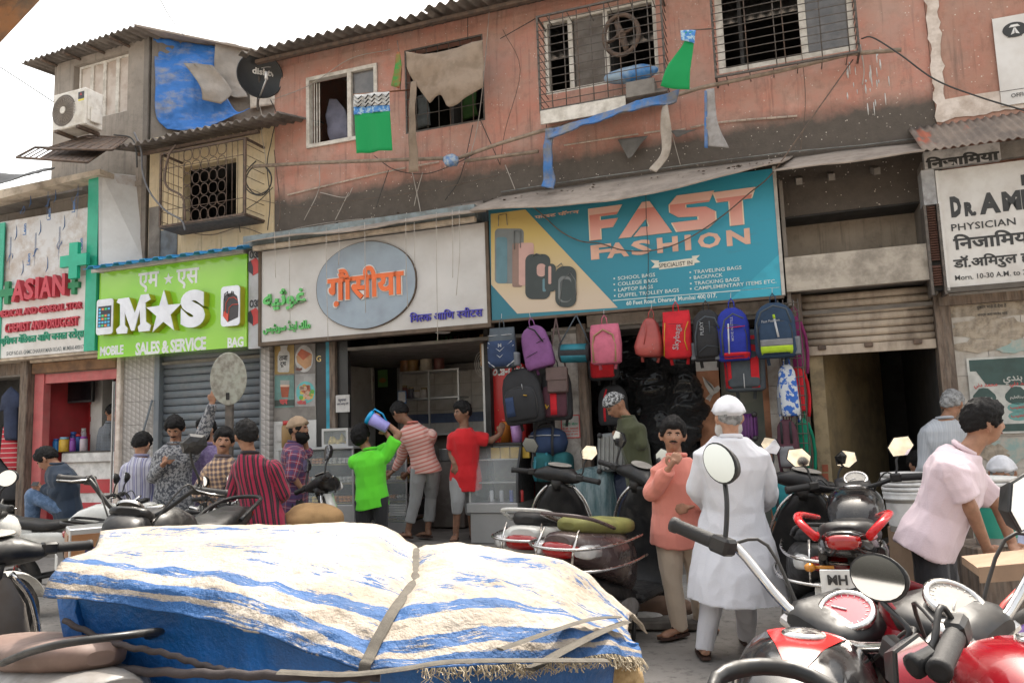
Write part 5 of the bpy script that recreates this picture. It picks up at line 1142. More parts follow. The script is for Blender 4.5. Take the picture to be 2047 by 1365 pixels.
for s in(s0,sm,s1-.025):T.part('post',MB().box(s,s+.025,1.9,1.925,.29 if s==sm else zm-.1,zt),steel)
for z in(zt,zm,zl):T.part('shelf',MB().box(s0 if z!=zl else s0+.1,s1,1.9,2.25,z,z+.02),steel)
T.part('board',MB().box(s0+.1,s1,2.2,2.22,.3,zl),M('brown_board',0)); T.done()
snack=[C_('snack%d'%i,c)for i,c in enumerate([(.22,.1,.04),(.26,.15,.05),(.48,.44,.36),(.18,.07,.06),(.05,.22,.08),(.35,.32,.3),(.08,.08,.1)])]
g_='jars and packs on the steel rack'
for x,b,w,h,lab in((811,0,.085,.3,'brown snack jar at the left end of the rack top'),(826,1,.085,.28,'brown snack jar second on the rack top'),(852,2,.09,.3,'pale sugar jar in the middle of the rack top'),(878,3,.08,.28,'dark red jar at the right end of the rack top')):
 jar(x,740,w,h,snack[b],cc('lid_dark',(.25,.2,.1)),lab,nr-.1,zt+.021,g_)
for x,b,w,h,lab in((808,3,.06,.2,'dark jar on the middle rack shelf'),(822,6,.05,.17,'black jar on the middle rack shelf'),(836,5,.07,.12,'low grey jar on the middle shelf'),(848,5,.06,.15,'pale jar on the middle shelf by the post')):
 jar(x,795,w,h,snack[b],cc('lid_dark',0),lab,nr-.12,zm+.021,g_)
for x in range(8):
 mb=MB().lathe((SX(880+x*9,n=-2.2),2.2,SZ(880,700,-2.2)),(0,0,1),[(.04,0),(.042,.12),(.02,.16),(.018,.2)],8); one('bottle',mb,snack[4]if x<4 else snack[3],'small %s bottle on the high back shelf, %s of its colour'%('green' if x<4 else 'dark',['first','second','third','last'][x%4]),'bottle','bottles on the high back shelf',MF)
one('high_shelf',MB().box(SX(870,n=-2.2),SX(972)-.11,2.05,2.6,SZ(880,700,-2.2)-.02,SZ(880,700,-2.2)-.001),M('brown_board',0),'narrow high shelf carrying the bottles','shelf',frame=MF)
T=Thing('menu_tablet','upright blue framed code card standing on the rack','card stand',frame=MF); r=frect(795,782,812,806,-1.6); bx('frame',r,1.6,1.61,C_('card_blue',(.05,.2,.45)),T); T.part('card',MB().box(r[0]+.01,r[1]-.01,1.594,1.599,r[2]+.02,r[3]-.01),C_('paper',0)); T.done()
T=Thing('wall_fan','white wall fan behind the hanging backpacks','fan',frame=MF); c=fv(965,728,-1.3); mb=MB()
for r_ in(.05,.09,.13,.17):mb.tube([(c[0]+.6*r_*math.cos(a),c[1]-.03,c[2]+r_*math.sin(a))for a in np.linspace(0,2*PI,21)[:-1]],.004,4,closed=True)
T.part('guard',mb,white_pl); T.part('motor',MB().lathe(c,(0,1,0),[(.03,0),(.05,.05),(.04,.12)],12),white_pl); T.done()
for k,(x,y)in enumerate(((600,678),(885,662))):one('ceiling_light',MB().lathe(fv(x,y,-.12),(0,0,1),[(.09,-.02),(.1,-.005),(.1,.03)],20),white_pl,'round white ceiling light under the sweet shop sign, %s'%('above the posters' if k==0 else 'above the red fridge side'),'ceiling light','round lights under the sweet shop sign',MF)
T=Thing('drinks_fridge','tall red drinks fridge with white script and golden bubbles','fridge',frame=MF)
r=(SX(972,n=-.55)-.02,SX(1052,n=-.55),.3,SZ(1010,728,-.55)); redf=M('fridge_red',(.55,.02,.02),.3,c2=(.45,.02,.02),ns=2)
T.part('cabinet',MB().box(r[0],r[1],.55,1.1,r[2],r[3],.02),redf)
mb=MB(); lt(mb,'Coca-Cola',(974,744),(1048,738),(1010,730),(1010,750),-.544,.003,.03,shear=.35); T.part('lettering',mb,white_pl)
mb=MB()
for k in range(90):
 a=random.random(); s_=r[0]+.03+random.random()*(r[1]-r[0]-.05); z=1.15+abs(random.gauss(0,.35)); q_=random.uniform(.004,.012); mb.prism([(s_-q_,z),(s_,z-q_),(s_+q_,z),(s_,z+q_)],.5445,.549)
T.part('bubble_print',mb,C_('gold_print',(.6,.4,.1))); T.done()
one('cardboard_box',MB().box(SX(965,n=-.6),SX(1000,n=-.6),.6,.9,r[3]+.001,r[3]+.4,.004),M('cardboard',(.33,.2,.1),.85,dirt=.2),'brown cardboard box on top of the red fridge','box',frame=MF)
T=Thing('display_fridge','steel based curved glass display fridge at the shop corner','display fridge',frame=MF)
nf=.0; s0,s1=fs(940,1040,.05)[0],fs(1034,1040,.05)[0]; zt=(fs(990,887,-.1)[1]); zb=fs(980,1005,.05)[1]
T.part('base',MB().box(s0,s1,-.05,.5,.285,zb-.11,.008),steel); T.part('ledge',MB().box(s0-.03,s1+.02,-.08,.5,zb-.108,zb,.006),steel)
arc=[(-.06,zb+.002),(-.055,zb+.2),(-.03,zb+.36),(.03,zb+.46),(.12,zt-.02)]
T.part('front_glass',MB().grid([[(s,y,z)for y,z in arc]for s in(s0+.02,s1)],True,(0,.005,-.002)),glass)
for s in(s0-.005,s1):T.part('side_panel',MB().add([(s+d,y,z)for d in(0,.025)for y,z in arc+[(.5,zt-.02),(.5,zb+.002)]],[tuple(range(7)),tuple(range(13,6,-1))]+[(i,7+i,7+(i+1)%7,(i+1)%7)for i in range(7)]),black_pl if s>s0 else steel)
T.part('top',MB().box(s0-.01,s1+.03,.1,.52,zt-.018,zt+.01,.006),black_pl)
T.part('back',MB().box(s0+.03,s1-.01,.47,.49,zb+.001,zt-.02),M('fridge_in',(.3,.27,.22),.5))
for k,f in enumerate((.33,.72)):
 z=zb+(zt-zb)*f; T.part('shelf',MB().box(s0+.03,s1-.005,.06 if k else .0,.46,z,z+.012),steel)
for k in range(4):a=s0+.2+k*.12; T.part('yellow_pack',MB().box(a,a+.11,.14,.2,zb+(zt-zb)*.72+.013,zb+(zt-zb)*.72+.14,.003),C_('pack_yellow',(.65,.42,.05)))
for k,c in enumerate(((.5,.5,.52),(.5,.5,.52),(.06,.1,.4),(.5,.04,.04))):a=s0+.23+k*.12; T.part('drink_can',MB().lathe((a,.05,zb+.003),(0,0,1),[(.02,0),(.024,.006),(.024,.12),(.018,.13)],12),C_('can%d'%k,c))
T.done()
zt_f=zt+.011
T=Thing('plastic_cup','tall lilac plastic cup on the display fridge','cup',frame=MF); s=fs(1034,885,-.2)[0]; T.part('body',MB().lathe((s,.2,zt_f),(0,0,1),[(.055,0),(.075,.2),(.07,.2),(.05,.01)],16),M('lilac_plastic',(.5,.28,.6),.35)); T.done()
T=Thing('snack_jar','orange snack jar behind the lilac cup','jar',frame=MF); s=fs(1010,885,-.3)[0]; T.part('body',MB().lathe((s,.33,zt_f),(0,0,1),[(.06,0),(.065,.2),(.05,.24)],14),C_('orange_snack',(.5,.17,.02))); T.part('lid',MB().lathe((s,.33,zt_f+.24),(0,0,1),[(.05,0),(.05,.03)],14),C_('lid_red',0)); T.done()
jar(575,890,.075,.34,snack[1],C_('lid_red',0),'tall jar of golden snacks with red lid by the skullcap man',-.05,zc1+.001,'counter jar')
T=Thing('bread_rack','dark rack with bundled paper and trays at knee height','rack',frame=MF)
s0,s1=SX(775,n=-.5),SX(808,n=-.5)
for z in(.5,.72,.95):T.part('shelf',MB().box(s0,s1+.15,.46,.8,z,z+.02),iron)
for k in range(5):T.part('paper_stack',MB().box(s0+.02,s1+.02,.47,.75,.53+k*.03,.553+k*.03,.003),C_('paper',0))
T.done()
T=Thing('cooking_stove','dark cooking bench with steel pots inside the sweet shop','stove',frame=MF)
s0,s1=SX(860,n=-1.2),SX(925,n=-1.2)
T.part('bench',MB().box(s0,s1,1.2,1.75,.3,1.15,.01),M('brown_board',0))
for k in range(3):T.part('pot',MB().lathe((s0+.15+k*.22,1.4,1.151),(0,0,1),[(.08,0),(.1,.03),(.1,.16),(.11,.17),(.09,.165),(.08,.03)],14),steel)
T.done()
T=Thing('bag_shop','bag shop front with peeling white pillar and dark interior','shop',frame=MF,base=(1.8,1,.16))
b0,b1=SX(1110),SX(1163)
peel=M('peeling_white',(.5,.46,.42),.85,c2=(.42,.38,.34),ns=7,bs=25,bst=.6,dirt=.75,ds=5,dc=(.1,.08,.065))
T.part('pillar',MB().box(b0,b1,YF+.02,YF+.3,.16,2.7,.01),peel); T.part('door_post',MB().box(b1+.002,SX(1182),YF-.03,YF+.12,.16,2.72,.008),old_wood)
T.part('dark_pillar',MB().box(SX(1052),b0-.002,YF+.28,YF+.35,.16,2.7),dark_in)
T.part('lintel',MB().box(SX(1182)+.002,SX(1560),YF+.05,YF+.18,SZ(1280,646),SZ(1280,620),.008),peel)
T.part('lintel_shutter',MB().box(SX(985),SX(1600),YF-.1,YF+.05,SZ(1280,620)+.003,3.0),M('dark_brown_beam',(.07,.055,.045),.85))
pp_=SX(1393); T.part('painted_panel',MB().box(pp_,SX(1440),.7,.74,.16,SZ(1400,742,-.7)),M('terracotta_panel',(.42,.19,.1),.7,dirt=.3)); T.part('painted_panel',MB().box(pp_,SX(1440),.7,.74,SZ(1400,742,-.7)+.002,SZ(1400,725,-.7)+.2),tile_w)
T.part('glass_side',MB().box(SX(1440),SX(1540),.9,.92,.16,2.55),M('green_glass_wall',(.12,.15,.13),.3,c2=(.2,.2,.17),ns=3))
T.part('side_wall',MB().box(SX(1532),SX(1545),.42,.6,.16,2.6),M('terracotta_panel',0))
T.part('rail',MB().tube([(SX(1440),.6,SZ(1440,655,-.6)),(SX(1540),.6,SZ(1540,650,-.6))],.012,5),iron)
def pxm(P,n):return[fs(x,y,n)for x,y in P]
mb=MB(); mk=MB()
nb_=-.69
flat(mb,[(1409,770),(1404,752),(1413,760),(1423,768),(1428,775),(1436,770),(1440,776),(1436,783),(1427,788),(1418,800),(1410,797),(1419,787),(1415,780)][::-1],nb_); flat(mb,[(1413,795),(1420,787),(1424,792),(1419,803)][::-1],nb_)
T.part('bird_print',mb,C_('bird_white',(.5,.48,.45)))
for k in range(5):mk.tube([np.array(fv(1408+k*3,756+k*3,nb_+.003)),np.array(fv(1419+k*2,772+k*2,nb_+.003))],.004,4,flat=.3)
T.part('bird_print',mk,bk)
T.done()
T=Thing('pillar_poster','red bordered shop notice on the peeling pillar','notice',frame=MF); r=frect(1120,830,1160,875,SN+.0); bx('sheet',r,.312,.316,C_('paper',0),T)
mb=MB(); lt(mb,'भारती सेंटर',(1124,848),(1155,846),(1140,844),(1140,850),-.31,.002,.02); T.part('lettering',mb,C_('green_script',0)); mb=MB();
for k,t_ in enumerate(('के.जी. भवनजी','जेरॉक्स कलर','झेरॉक्स के लिए')):lt(mb,t_,(1124,857+k*6),(1156,855+k*6),(1140,853.5+k*6),(1140,858.5+k*6),-.31,.002,.015)
wf_=wframe(r,.309,.012,.002); mb.add(wf_.v,wf_.f); T.part('lettering',mb,C_('pp_redtext',0)); T.done()
crink=NT('black_plastic_film'); crink.col((.012,.012,.013)); crink.set(rough=.16,spec=.7,coat=.4); crink.bump(crink.noise(7,9,.75),1.0,.12)
def lump(c,r,n=22,m=16,amp=.12,f=5,seed=0):
 mb=MB(); mb.ball(c,r,n*2,m*2); V=np.array(mb.v); d=V-np.array(c); V=V+d*(amp*wob(V,f,seed)+.5*amp*np.abs(wob(V,f*3,seed+3)))[:,None]; mb.v=[tuple(v)for v in V]; return mb
BL_=['top left by the door post','top centre under the coral backpack','top right by the terracotta panel','middle left behind the patterned cap','middle behind the olive shirt','middle right by the painted bird','below the bird near the salmon man','low left behind the silver case','low right beside the terracotta panel','at floor level on the left','at floor level on the right','high behind the grey and red rucksack','behind the purple case']
k=0
for(x,y,n,w,h)in((1215,700,-1.3,.35,.3),(1290,690,-1.2,.4,.3),(1360,720,-1.0,.32,.3),(1230,790,-1.2,.35,.32),(1310,780,-1.0,.4,.3),(1370,800,-.9,.3,.32),(1350,860,-.85,.4,.35),(1260,870,-1.1,.4,.4),(1370,930,-.85,.3,.4),(1220,950,-1.1,.5,.5),(1340,1000,-.9,.4,.4),(1500,720,-1.3,.5,.5),(1460,850,-1.3,.5,.6)):
 c=fv(x,y,n); one('wrapped_bundle',lump(c,(w,.3,h),amp=.3,f=7,seed=k),crink.m,'shiny black plastic wrapped bag, '+BL_[k],'bundle','black plastic bundles stacked in the bag shop',MF); k+=1
T=Thing('entrance_shutter','half rolled dirty cream shutter over the dark entrance','shutter',frame=MF)
cream_sh=M('cream_shutter',(.46,.38,.3),.6,c2=(.4,.33,.26),ns=3,dirt=.7,ds=3.5,dc=(.09,.06,.045),stretch=(1.2,1,.5))
s0,s1=SX(1626),SX(1893); zt,zb=SZ(1750,578),SZ(1750,684); n=7
for k in range(n):
 a=zb+(zt-zb)*k/n; h=(zt-zb)/n; P=[[(s,YF+.03+dy,a+h*f)for f,dy in((0,.015),(.14,-.008),(.5,-.018),(.84,-.008),(.96,.015))]for s in(s0,s1)]
 mb=MB().grid(P,True,(0,.004,0)); mb.f=[f[::-1]for f in mb.f]; T.part('slat',mb,cream_sh)
zbb=SZ(1750,703); T.part('bottom_bar',MB().box(s0,s1,YF,YF+.04,zbb,zb-.002,.004),cream_sh)
for x in(1660,1755,1855):T.part('lock_bracket',MB().box(SX(x)-.04,SX(x)+.04,YF-.03,YF-.002,zbb+.05,zbb+.1,.008),rust)
T.done()
one('door_post',MB().box(SX(1600),SX(1626)-.004,YF-.08,YF+.14,.12,SZ(1620,588)),old_wood,'blackened post between the bag shop and the dark entrance','post',frame=MF)
one('door_post',MB().box(SX(1893)+.004,SX(1926),YF-.06,YF+.14,.12,SZ(1905,575)),old_wood,'worn wooden post right of the dark entrance','post',frame=MF)
T=Thing('entrance_passage','dim passage with brown stained plaster wall behind the shutter','entrance',frame=MF)
ochre=M('ochre_plaster',(.34,.25,.13),.9,c2=(.24,.18,.1),ns=2.5,bs=20,dirt=.5,ds=3,dc=(.07,.065,.06))
T.part('jamb',MB().box(SX(1632),SX(1660),YF+.05,YF+.2,.12,zbb+.1),M('yellow_jamb',(.3,.235,.14),.9,dirt=.6,ds=6,dc=(.12,.1,.08)))
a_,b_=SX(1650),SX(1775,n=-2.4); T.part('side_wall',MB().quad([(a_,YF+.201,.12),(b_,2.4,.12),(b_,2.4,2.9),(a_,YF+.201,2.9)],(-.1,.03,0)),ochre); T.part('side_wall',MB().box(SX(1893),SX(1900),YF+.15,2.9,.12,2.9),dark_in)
T.part('brick',MB().box(SX(1640),SX(1652),YF+.04,YF+.049,.9,.98),M('bare_brick',(.3,.09,.05),.9)); T.part('brick',MB().box(SX(1641),SX(1653),YF+.04,YF+.049,1.0,1.07),M('bare_brick',0))
T.done()
T=Thing('poster_wall','white tiled wall covered with torn paper and posters at the right','wall',frame=MF,base=(6,.4,.12))
s0=SX(1926)+.004; T.part('core',MB().box(s0,7.4,YF+.013,YF+.3,.12,cz0),grout)
tm=MB().box(0,.293,0,.013,0,.293)
dt=M('stained_tile',(.48,.45,.41),.45,c2=(.42,.38,.33),ns=3,dirt=.6,ds=3,dc=(.18,.13,.09)); tme=tm.mesh('tile',dt)
T.part('beam',MB().box(s0-.1,7.4,YF-.08,YF+.1,cz0-.14,cz0-.052),old_wood)
root=T.done()
zz=.12
while zz<cz0-.3:
 ss=s0
 while ss<7.1:o=link(bpy.data.objects.new('tile',tme)); o.parent=root; o.location=(ss-6,YF-.4,zz-.12); ss+=.297
 zz+=.297
torn=M('torn_paper',(.38,.32,.25),.9,c2=(.2,.16,.12),ns=12,dirt=.5,ds=10,dc=(.45,.42,.38)); torn2=M('torn_paper_aqua',(.25,.35,.33),.9,c2=(.42,.38,.33),ns=9)
for k,(x,y,w,h)in enumerate(((1985,615,.8,.2),(1965,655,.5,.18),(2010,660,.4,.22),(2035,690,.4,.12),(1960,690,.45,.12),(2020,900,.5,.2),(1985,905,.25,.15))):
 s,z=fs(x,y,SN+.01); P=[(s+w*.5*math.cos(a)*random.uniform(.7,1.1)*(1.2 if abs(math.cos(a))>.7 else 1),z+h*.6*math.sin(a)*random.uniform(.7,1.2))for a in np.linspace(0,2*PI,23)[:-1]]
 one('torn_poster',MB().prism(P,YF-.006-.0012*k,YF-.0005-.0011*k),torn2 if k in(3,5)else torn,'torn poster scrap '+['just under the rent notice','left of centre above the event poster','above the event poster centre','aqua tinted, above the event poster right side','at the top left corner of the event poster','aqua tinted, below the event poster','small, low beside the pink shirt'][k],'poster','torn scraps on the tiled wall',MF)
T=Thing('event_poster','green and white religious event poster in ornate script on the tiles','poster',frame=MF)
r=(fs(1938,780,SN+.03)[0],6.05,fs(1950,868,SN+.03)[1],fs(1938,716,SN+.03)[1]); dg_=C_('poster_dark',(.03,.07,.065)); pg=C_('poster_pale',(.5,.5,.47)); tg=C_('poster_teal',(.12,.3,.28)); yq=YF-.03
T.part('sheet',MB().box(r[0],r[1],yq,yq+.003,r[2],r[3]),pg)
W_=r[1]-r[0]; H_=r[3]-r[2]; mb=MB(); m2=MB(); m3=MB()
mb.box(r[0]+.02,r[1]-.02,yq-.002,yq-.0005,r[3]-.13,r[3]-.02); mb.box(r[0]+.02,r[1]-.02,yq-.002,yq-.0005,r[2]+.02,r[2]+.09)
mb.prism([(r[0]+W_*.06,r[3]-.13),(r[0]+W_*.5,r[3]-.12),(r[0]+W_*.94,r[3]-.13),(r[0]+W_*.9,r[3]-.26),(r[0]+W_*.5,r[3]-.3),(r[0]+W_*.12,r[3]-.26)][::-1],yq-.0035,yq-.0022)
for k in range(4):
 c=(r[0]+.12+k*.27,r[2]+H_*.47); mb.prism([(c[0]+.1*math.cos(a),c[1]+.075*math.sin(a)*(1.3 if math.sin(a)>.8 else 1))for a in np.linspace(0,2*PI,17)[:-1]],yq-.002,yq-.0005)
for k in range(8):
 c=(r[0]+.12+(k%4)*.27,r[2]+H_*(.33 if k<4 else .22)); m2.prism([(c[0]+.09*math.cos(a),c[1]+.045*math.sin(a))for a in np.linspace(0,2*PI,13)[:-1]],yq-.002,yq-.0005)
T.part('ornament',mb,dg_); T.part('ornament',m2,tg)
mb=MB()
def ar(txt,s,z,h,m_,y=yq-.005):
 V,F=text_mesh(txt,h,0,h*.02); V=V-[V[:,0].mean(),0,0]; m_.add([(s+a,y,z+b)for a,b,c in V],F)
ar('ﻱﺪﻨﺑ ﺭﺎﺘﺳﺩ ﮥﺴﻠﺟ'.replace('ﮥ','ﻪ'),r[0]+W_*.48,r[3]-.235,.085,mb)
for k in range(4):ar('ﻢﻴﻠﻌﻟﺍﺪﺒﻋ',r[0]+.12+k*.27,r[2]+H_*.45,.035,mb)
T.part('lettering',mb,pg); mb=MB()
for k in range(4):ar('ﻲﻧﺩ ﺪﻤﺤﻣ',r[0]+.14+k*.3,r[2]+H_*.62,.05,mb)
for k in range(8):ar('ﺐﻴﻄﺧ',r[0]+.12+(k%4)*.27,r[2]+H_*(.32 if k<4 else .21),.045,mb)
T.part('lettering',mb,C_('poster_red',(.5,.04,.04))); T.done()
mb=MB(); lt(mb,'दुकान भाडे पे देना है',(1953,617),(2012,612),(1980,608),(1980,618),SN+.018,.002,.01); lt(mb,'संपर्क करा जावेद भाई',(1954,632),(2014,626),(1980,624),(1980,632),SN+.018,.002,.01)
one('rent_notice',mb,bk,'faded handwritten notice about shop rent on the tiles','notice',frame=MF)
# LUGGAGE
def backpack(label,x,y0,y1,w_px,col,n=.12,front=None,panel=None,accents=(),tilt=0.0,style='round',group='bags hanging under the teal sign',depth=.17,hang=None,yaw=0.0,text=None,mesh_pocket=None,straps=None,bottom=None):
 """hanging pack between y0 (top) and y1 (bottom) of the photo, centre x"""
 st,zt=fs(x,y0,n); sb,zb=fs(x,y1,n); H_=zt-zb; Wd=fs(x+w_px/2,(y0+y1)/2,n)[0]-fs(x-w_px/2,(y0+y1)/2,n)[0]
 A=Matrix.Translation((st,-n,zb))@Matrix.Rotation(yaw,4,'Z')@Matrix.Translation((0,0,H_))@Matrix.Rotation(tilt,4,'Y')@Matrix.Translation((0,0,-H_))
 T=Thing('backpack',label,'backpack',group,MF)
 def sect(z,w,d,y=0.0,k=20,p=3.2):
  return[(w*math.copysign(abs(math.cos(a))**(2/p),math.cos(a)),y+d*math.copysign(abs(math.sin(a))**(2/p),math.sin(a)),z)for a in np.linspace(0,2*PI,k+1)[:-1]]
 prof=[(0.0,.80,.8),(.03,.93,.95),(.12,1.0,1.0),(.45,1.0,.95),(.7,.95,.85),(.85,.84,.72),(.94,.62,.55),(1.0,.3,.3)]
 if style=='flat':prof=[(0.0,.8,.8),(.04,.97,1),(.5,1,1),(.8,.95,.8),(.86,.93,.5),(1.0,.9,.12)]
 if style=='drop':prof=[(0.0,.6,.7),(.06,.95,1),(.25,1.05,1),(.5,.9,.9),(.8,.62,.7),(.95,.4,.5),(1.0,.2,.3)]
 mb=MB(); mb.loft([sect(z*H_,w*Wd/2,d*depth/2)for z,w,d in prof]); V=np.array(mb.v); V[:,1]+=.013*wob(V,10,x); V[:,0]+=.01*wob(V,8,x+1); mb.v=[tuple(v)for v in V]; mb.xf(A)
 body=T.part('body',mb,col)
 if front:
  fz0,fz1,fw,fd=.06,.66,.8,depth*.3
  mb=MB(); mb.loft([sect(z*H_,w*Wd/2*fw,d*fd,-depth*.42)for z,w,d in((fz0,.8,.6),(fz0+.04,.97,1),(fz1*.7,1,1),(fz1*.93,.88,.8),(fz1,.55,.3))]); mb.xf(A); T.part('front_pocket',mb,front)
  mb=MB(); pz=[(-fw*Wd*.47,fz0*H_+.03),(-fw*Wd*.5,fz1*.6*H_),(-fw*Wd*.4,fz1*.9*H_),(0,fz1*1.0*H_),(fw*Wd*.4,fz1*.9*H_),(fw*Wd*.5,fz1*.6*H_),(fw*Wd*.47,fz0*H_+.03)]
  mb.tube([(a,-depth*.42-fd*.45,b)for a,b in catmull([(a,0,b)for a,b in pz],3)for _ in(0,)]if False else[(p[0],-depth*.42-fd*.4,p[2])for p in catmull([(a,0,b)for a,b in pz],3)],.006,4); mb.xf(A); T.part('zip',mb,straps or black_pl)
 if panel:
  for(a0,a1,b0,b1,mt)in panel:
   k=8; P=[]
   for i in range(k+1):
    u=a0+(a1-a0)*i/k; row=[]
    for j in range(5):
     v=b0+(b1-b0)*j/4; ww=np.interp(v,[q[0]for q in prof],[q[1]for q in prof]); dd=np.interp(v,[q[0]for q in prof],[q[2]for q in prof])
     xx=u*ww*Wd/2; yy=-dd*depth/2*(max(0,1-abs(u)**3.2))**(1/3.2)
     if front and abs(u)<.82 and .06<v<.66:yy=min(yy,-depth*.42-depth*.3*(max(0,1-abs(u/.82)**3.2))**(1/3.2)*np.interp(v,[.06,.1,.46,.61,.66],[.6,1,1,.8,.3]))
     row.append((xx,yy-.007,v*H_))
    P.append(row)
   mb=MB(); mb.grid(P,True,(0,.006,0)); mb.xf(A); T.part('panel',mb,mt)
 for(P,r_,mt)in accents:
  mb=MB(); yy=-depth*.5-(.6*depth*.42 if front else 0); mb.tube([(a*Wd/2,yy-.008+.3*depth*abs(a)**3,b*H_)for a,b in P],r_,4,flat=.6); mb.xf(A); T.part('trim',mb,mt)
 if text:
  txt,u,v,h,rot,mt=text; Vt,Ft=text_mesh(txt,h,.0006,h*.012); Rm=Matrix.Rotation(rot,3,'Z'); V2=[Rm@Vector(v_)for v_ in Vt]
  yy=-depth*.5-(.66*depth*.42 if front else .0)-.012; mb=MB().add([(u*Wd/2+v_[0],yy,v*H_+v_[1])for v_ in V2],Ft); mb.xf(A); T.part('lettering',mb,mt)
 if mesh_pocket:mb=MB(); mb.loft([sect(z*H_,.012+Wd*.06,depth*.35,0)for z in(.04,.06,.3,.36)]); mb.v=[(a+mesh_pocket*Wd*.49,b,c)for a,b,c in mb.v]; mb.xf(A); T.part('side_pocket',mb,M('mesh_grey',(.16,.17,.19),.9))
 mb=MB(); mb.tube([(-.03,0,H_*.96),(-.025,0,H_+.06),(0,0,H_+.1),(.025,0,H_+.06),(.03,0,H_*.96)],.007,5,flat=.5); mb.xf(A); T.part('loop',mb,straps or col)
 mb=MB(); mb.tube([(0,.01,H_+.07),(0,0,H_+.11),(.004,0,H_+.16)],.003,4); mb.xf(A); T.part('hook',mb,steel)
 for sg in(-1,1):mb=MB(); mb.tube([(sg*.05,depth*.45,H_*.9),(sg*.09,depth*.62,H_*.6),(sg*.1,depth*.6,H_*.3),(sg*.09,depth*.5,H_*.02),(sg*.08,depth*.45,-H_*.12)],.018,5,flat=.35); mb.xf(A); T.part('strap',mb,straps or col)
 return T.done()
fab=lambda nm,c:M(nm,c,.85,c2=tuple(v*.8 for v in c),ns=9,bs=120,bst=.3,bd=.002)
navy=fab('fabric_navy',(.02,.04,.1)); slate=fab('fabric_slate',(.07,.085,.1)); purple=fab('fabric_purple',(.2,.075,.22)); pinkf=fab('fabric_pink',(.52,.13,.2)); coral=M('leather_coral',(.36,.065,.055),.45); redf2=fab('fabric_red',(.52,.01,.02)); blackf=fab('fabric_black',(.022,.022,.025)); royal=fab('fabric_royal',(.015,.03,.3)); navy2=fab('fabric_dusk',(.02,.045,.09)); limef=fab('fabric_lime',(.35,.5,.02)); greyf=fab('fabric_grey',(.2,.2,.21)); maroon=fab('fabric_maroon',(.09,.03,.045)); magenta=fab('fabric_magenta',(.2,.015,.1)); greenf=fab('fabric_green',(.0,.2,.11)); whitef=fab('fabric_white',(.55,.56,.58)); teal=fab('fabric_teal',(.01,.1,.11)); tan=fab('fabric_tan',(.35,.22,.12))
backpack('black backpack with dark grey pocket hanging against the red fridge',1036,738,848,78,blackf,.1,front=blackf,panel=[(-.75,-.3,.15,.5,navy)],accents=[([(.25,.6),(.25,.7)],.004,steel),([(.25,.5),(.42,.48)],.01,M('tag_yellow',(.6,.35,.02),.5))],tilt=-.12,group='black bags hanging by the pillar')
backpack('black backpack with red flashes and orange cord loops behind the brown satchel',1110,735,840,64,blackf,-.05,front=maroon,panel=[(-.2,.2,.1,.55,redf2)],accents=[([(-.5,.3),(-.42,.22),(-.3,.28)],.008,M('tag_yellow',0))],group='black bags hanging by the pillar')
backpack('grey and red rucksack hanging behind the royal blue backpack',1482,660,783,82,slate,.0,front=slate,panel=[(-.95,-.6,.05,.9,redf2),(.35,.75,.05,.9,redf2)],accents=[([(0,.05),(0,.28)],.005,whitef)],style='flat')
backpack('dark school bag hanging in the shop behind the pink backpack',1205,690,760,60,blackf,-.25,front=redf2,group='bags hanging inside the doorway'); backpack('tall dark backpack inside the doorway left of the man in the patterned cap',1225,770,850,60,blackf,-.35,panel=[(-.6,-.45,.1,.9,redf2)],group='bags hanging inside the doorway')
backpack('navy backpack with white chevrons and a small M at the left end',1003,655,736,57,slate,.14,panel=[(-.97,.97,.03,.66,navy)],accents=[([(-.85,.8),(.8,.8)],.006,whitef),([(-.85,.63),(0,.4),(.8,.64)],.009,whitef),([(-.92,.52),(0,.25),(.9,.54)],.009,whitef),([(-.9,.16),(-.4,.02)],.01,whitef),([(.9,.16),(.45,.02)],.01,whitef)],text=('M',-.12,.5,.06,0,whitef),style='flat',mesh_pocket=1)
backpack('dusty purple backpack leaning beside the chevron backpack',1064,652,738,56,purple,.12,accents=[([(-.2,.97),(.25,.85),(.62,.55)],.014,blackf),([(.15,.55),(.8,.62)],.005,blackf),([(-.8,.3),(.1,.36)],.005,blackf)],tilt=-.2,straps=purple,style='round')
backpack('dusty pink backpack with tan piping in the middle of the row',1208,648,728,62,pinkf,.14,accents=[([(-.7,.04),(-.72,.45),(-.6,.7),(0,.84),(.6,.7),(.72,.45),(.7,.04)],.011,tan),([(-.7,.27),(.7,.27)],.006,tan),([(-.7,.06),(.7,.06)],.006,tan)],straps=pinkf,style='flat')
backpack('small coral leather backpack with studs',1301,636,714,56,coral,.1,accents=[([(-.3,.9),(-.2,.6),(-.3,.3)],.006,coral),([(.2,.12),(.22,.13)],.006,steel),([(.4,.2),(.42,.21)],.006,steel),([(.3,.3),(.32,.31)],.006,steel)],style='drop',straps=coral,tilt=.1)
backpack('bright red backpack with white slanted script',1351,622,717,58,redf2,.16,accents=[([(-.93,.05),(-.86,.4),(-.75,.75)],.005,M('tag_yellow',0)),([(.7,.15),(.55,.35),(.6,.55),(.85,.75)],.005,M('tag_yellow',0)),([(-.5,.72),(.5,.7)],.004,maroon)],text=('Skybags',.08,.16,.085,PI/2-.15,whitef),style='flat',straps=redf2)
backpack('black backpack with grey arched trim between red and blue ones',1411,620,722,60,blackf,.13,front=blackf,accents=[([(-.75,.1),(-.72,.5),(-.5,.75),(0,.84),(.6,.8),(.85,.6)],.009,slate),([(-.55,.16),(0,.28),(.8,.24)],.006,slate),([(.25,.5),(.25,.75)],.006,slate)],text=('PLEXY',-.15,.48,.05,PI/2,whitef),mesh_pocket=-1)
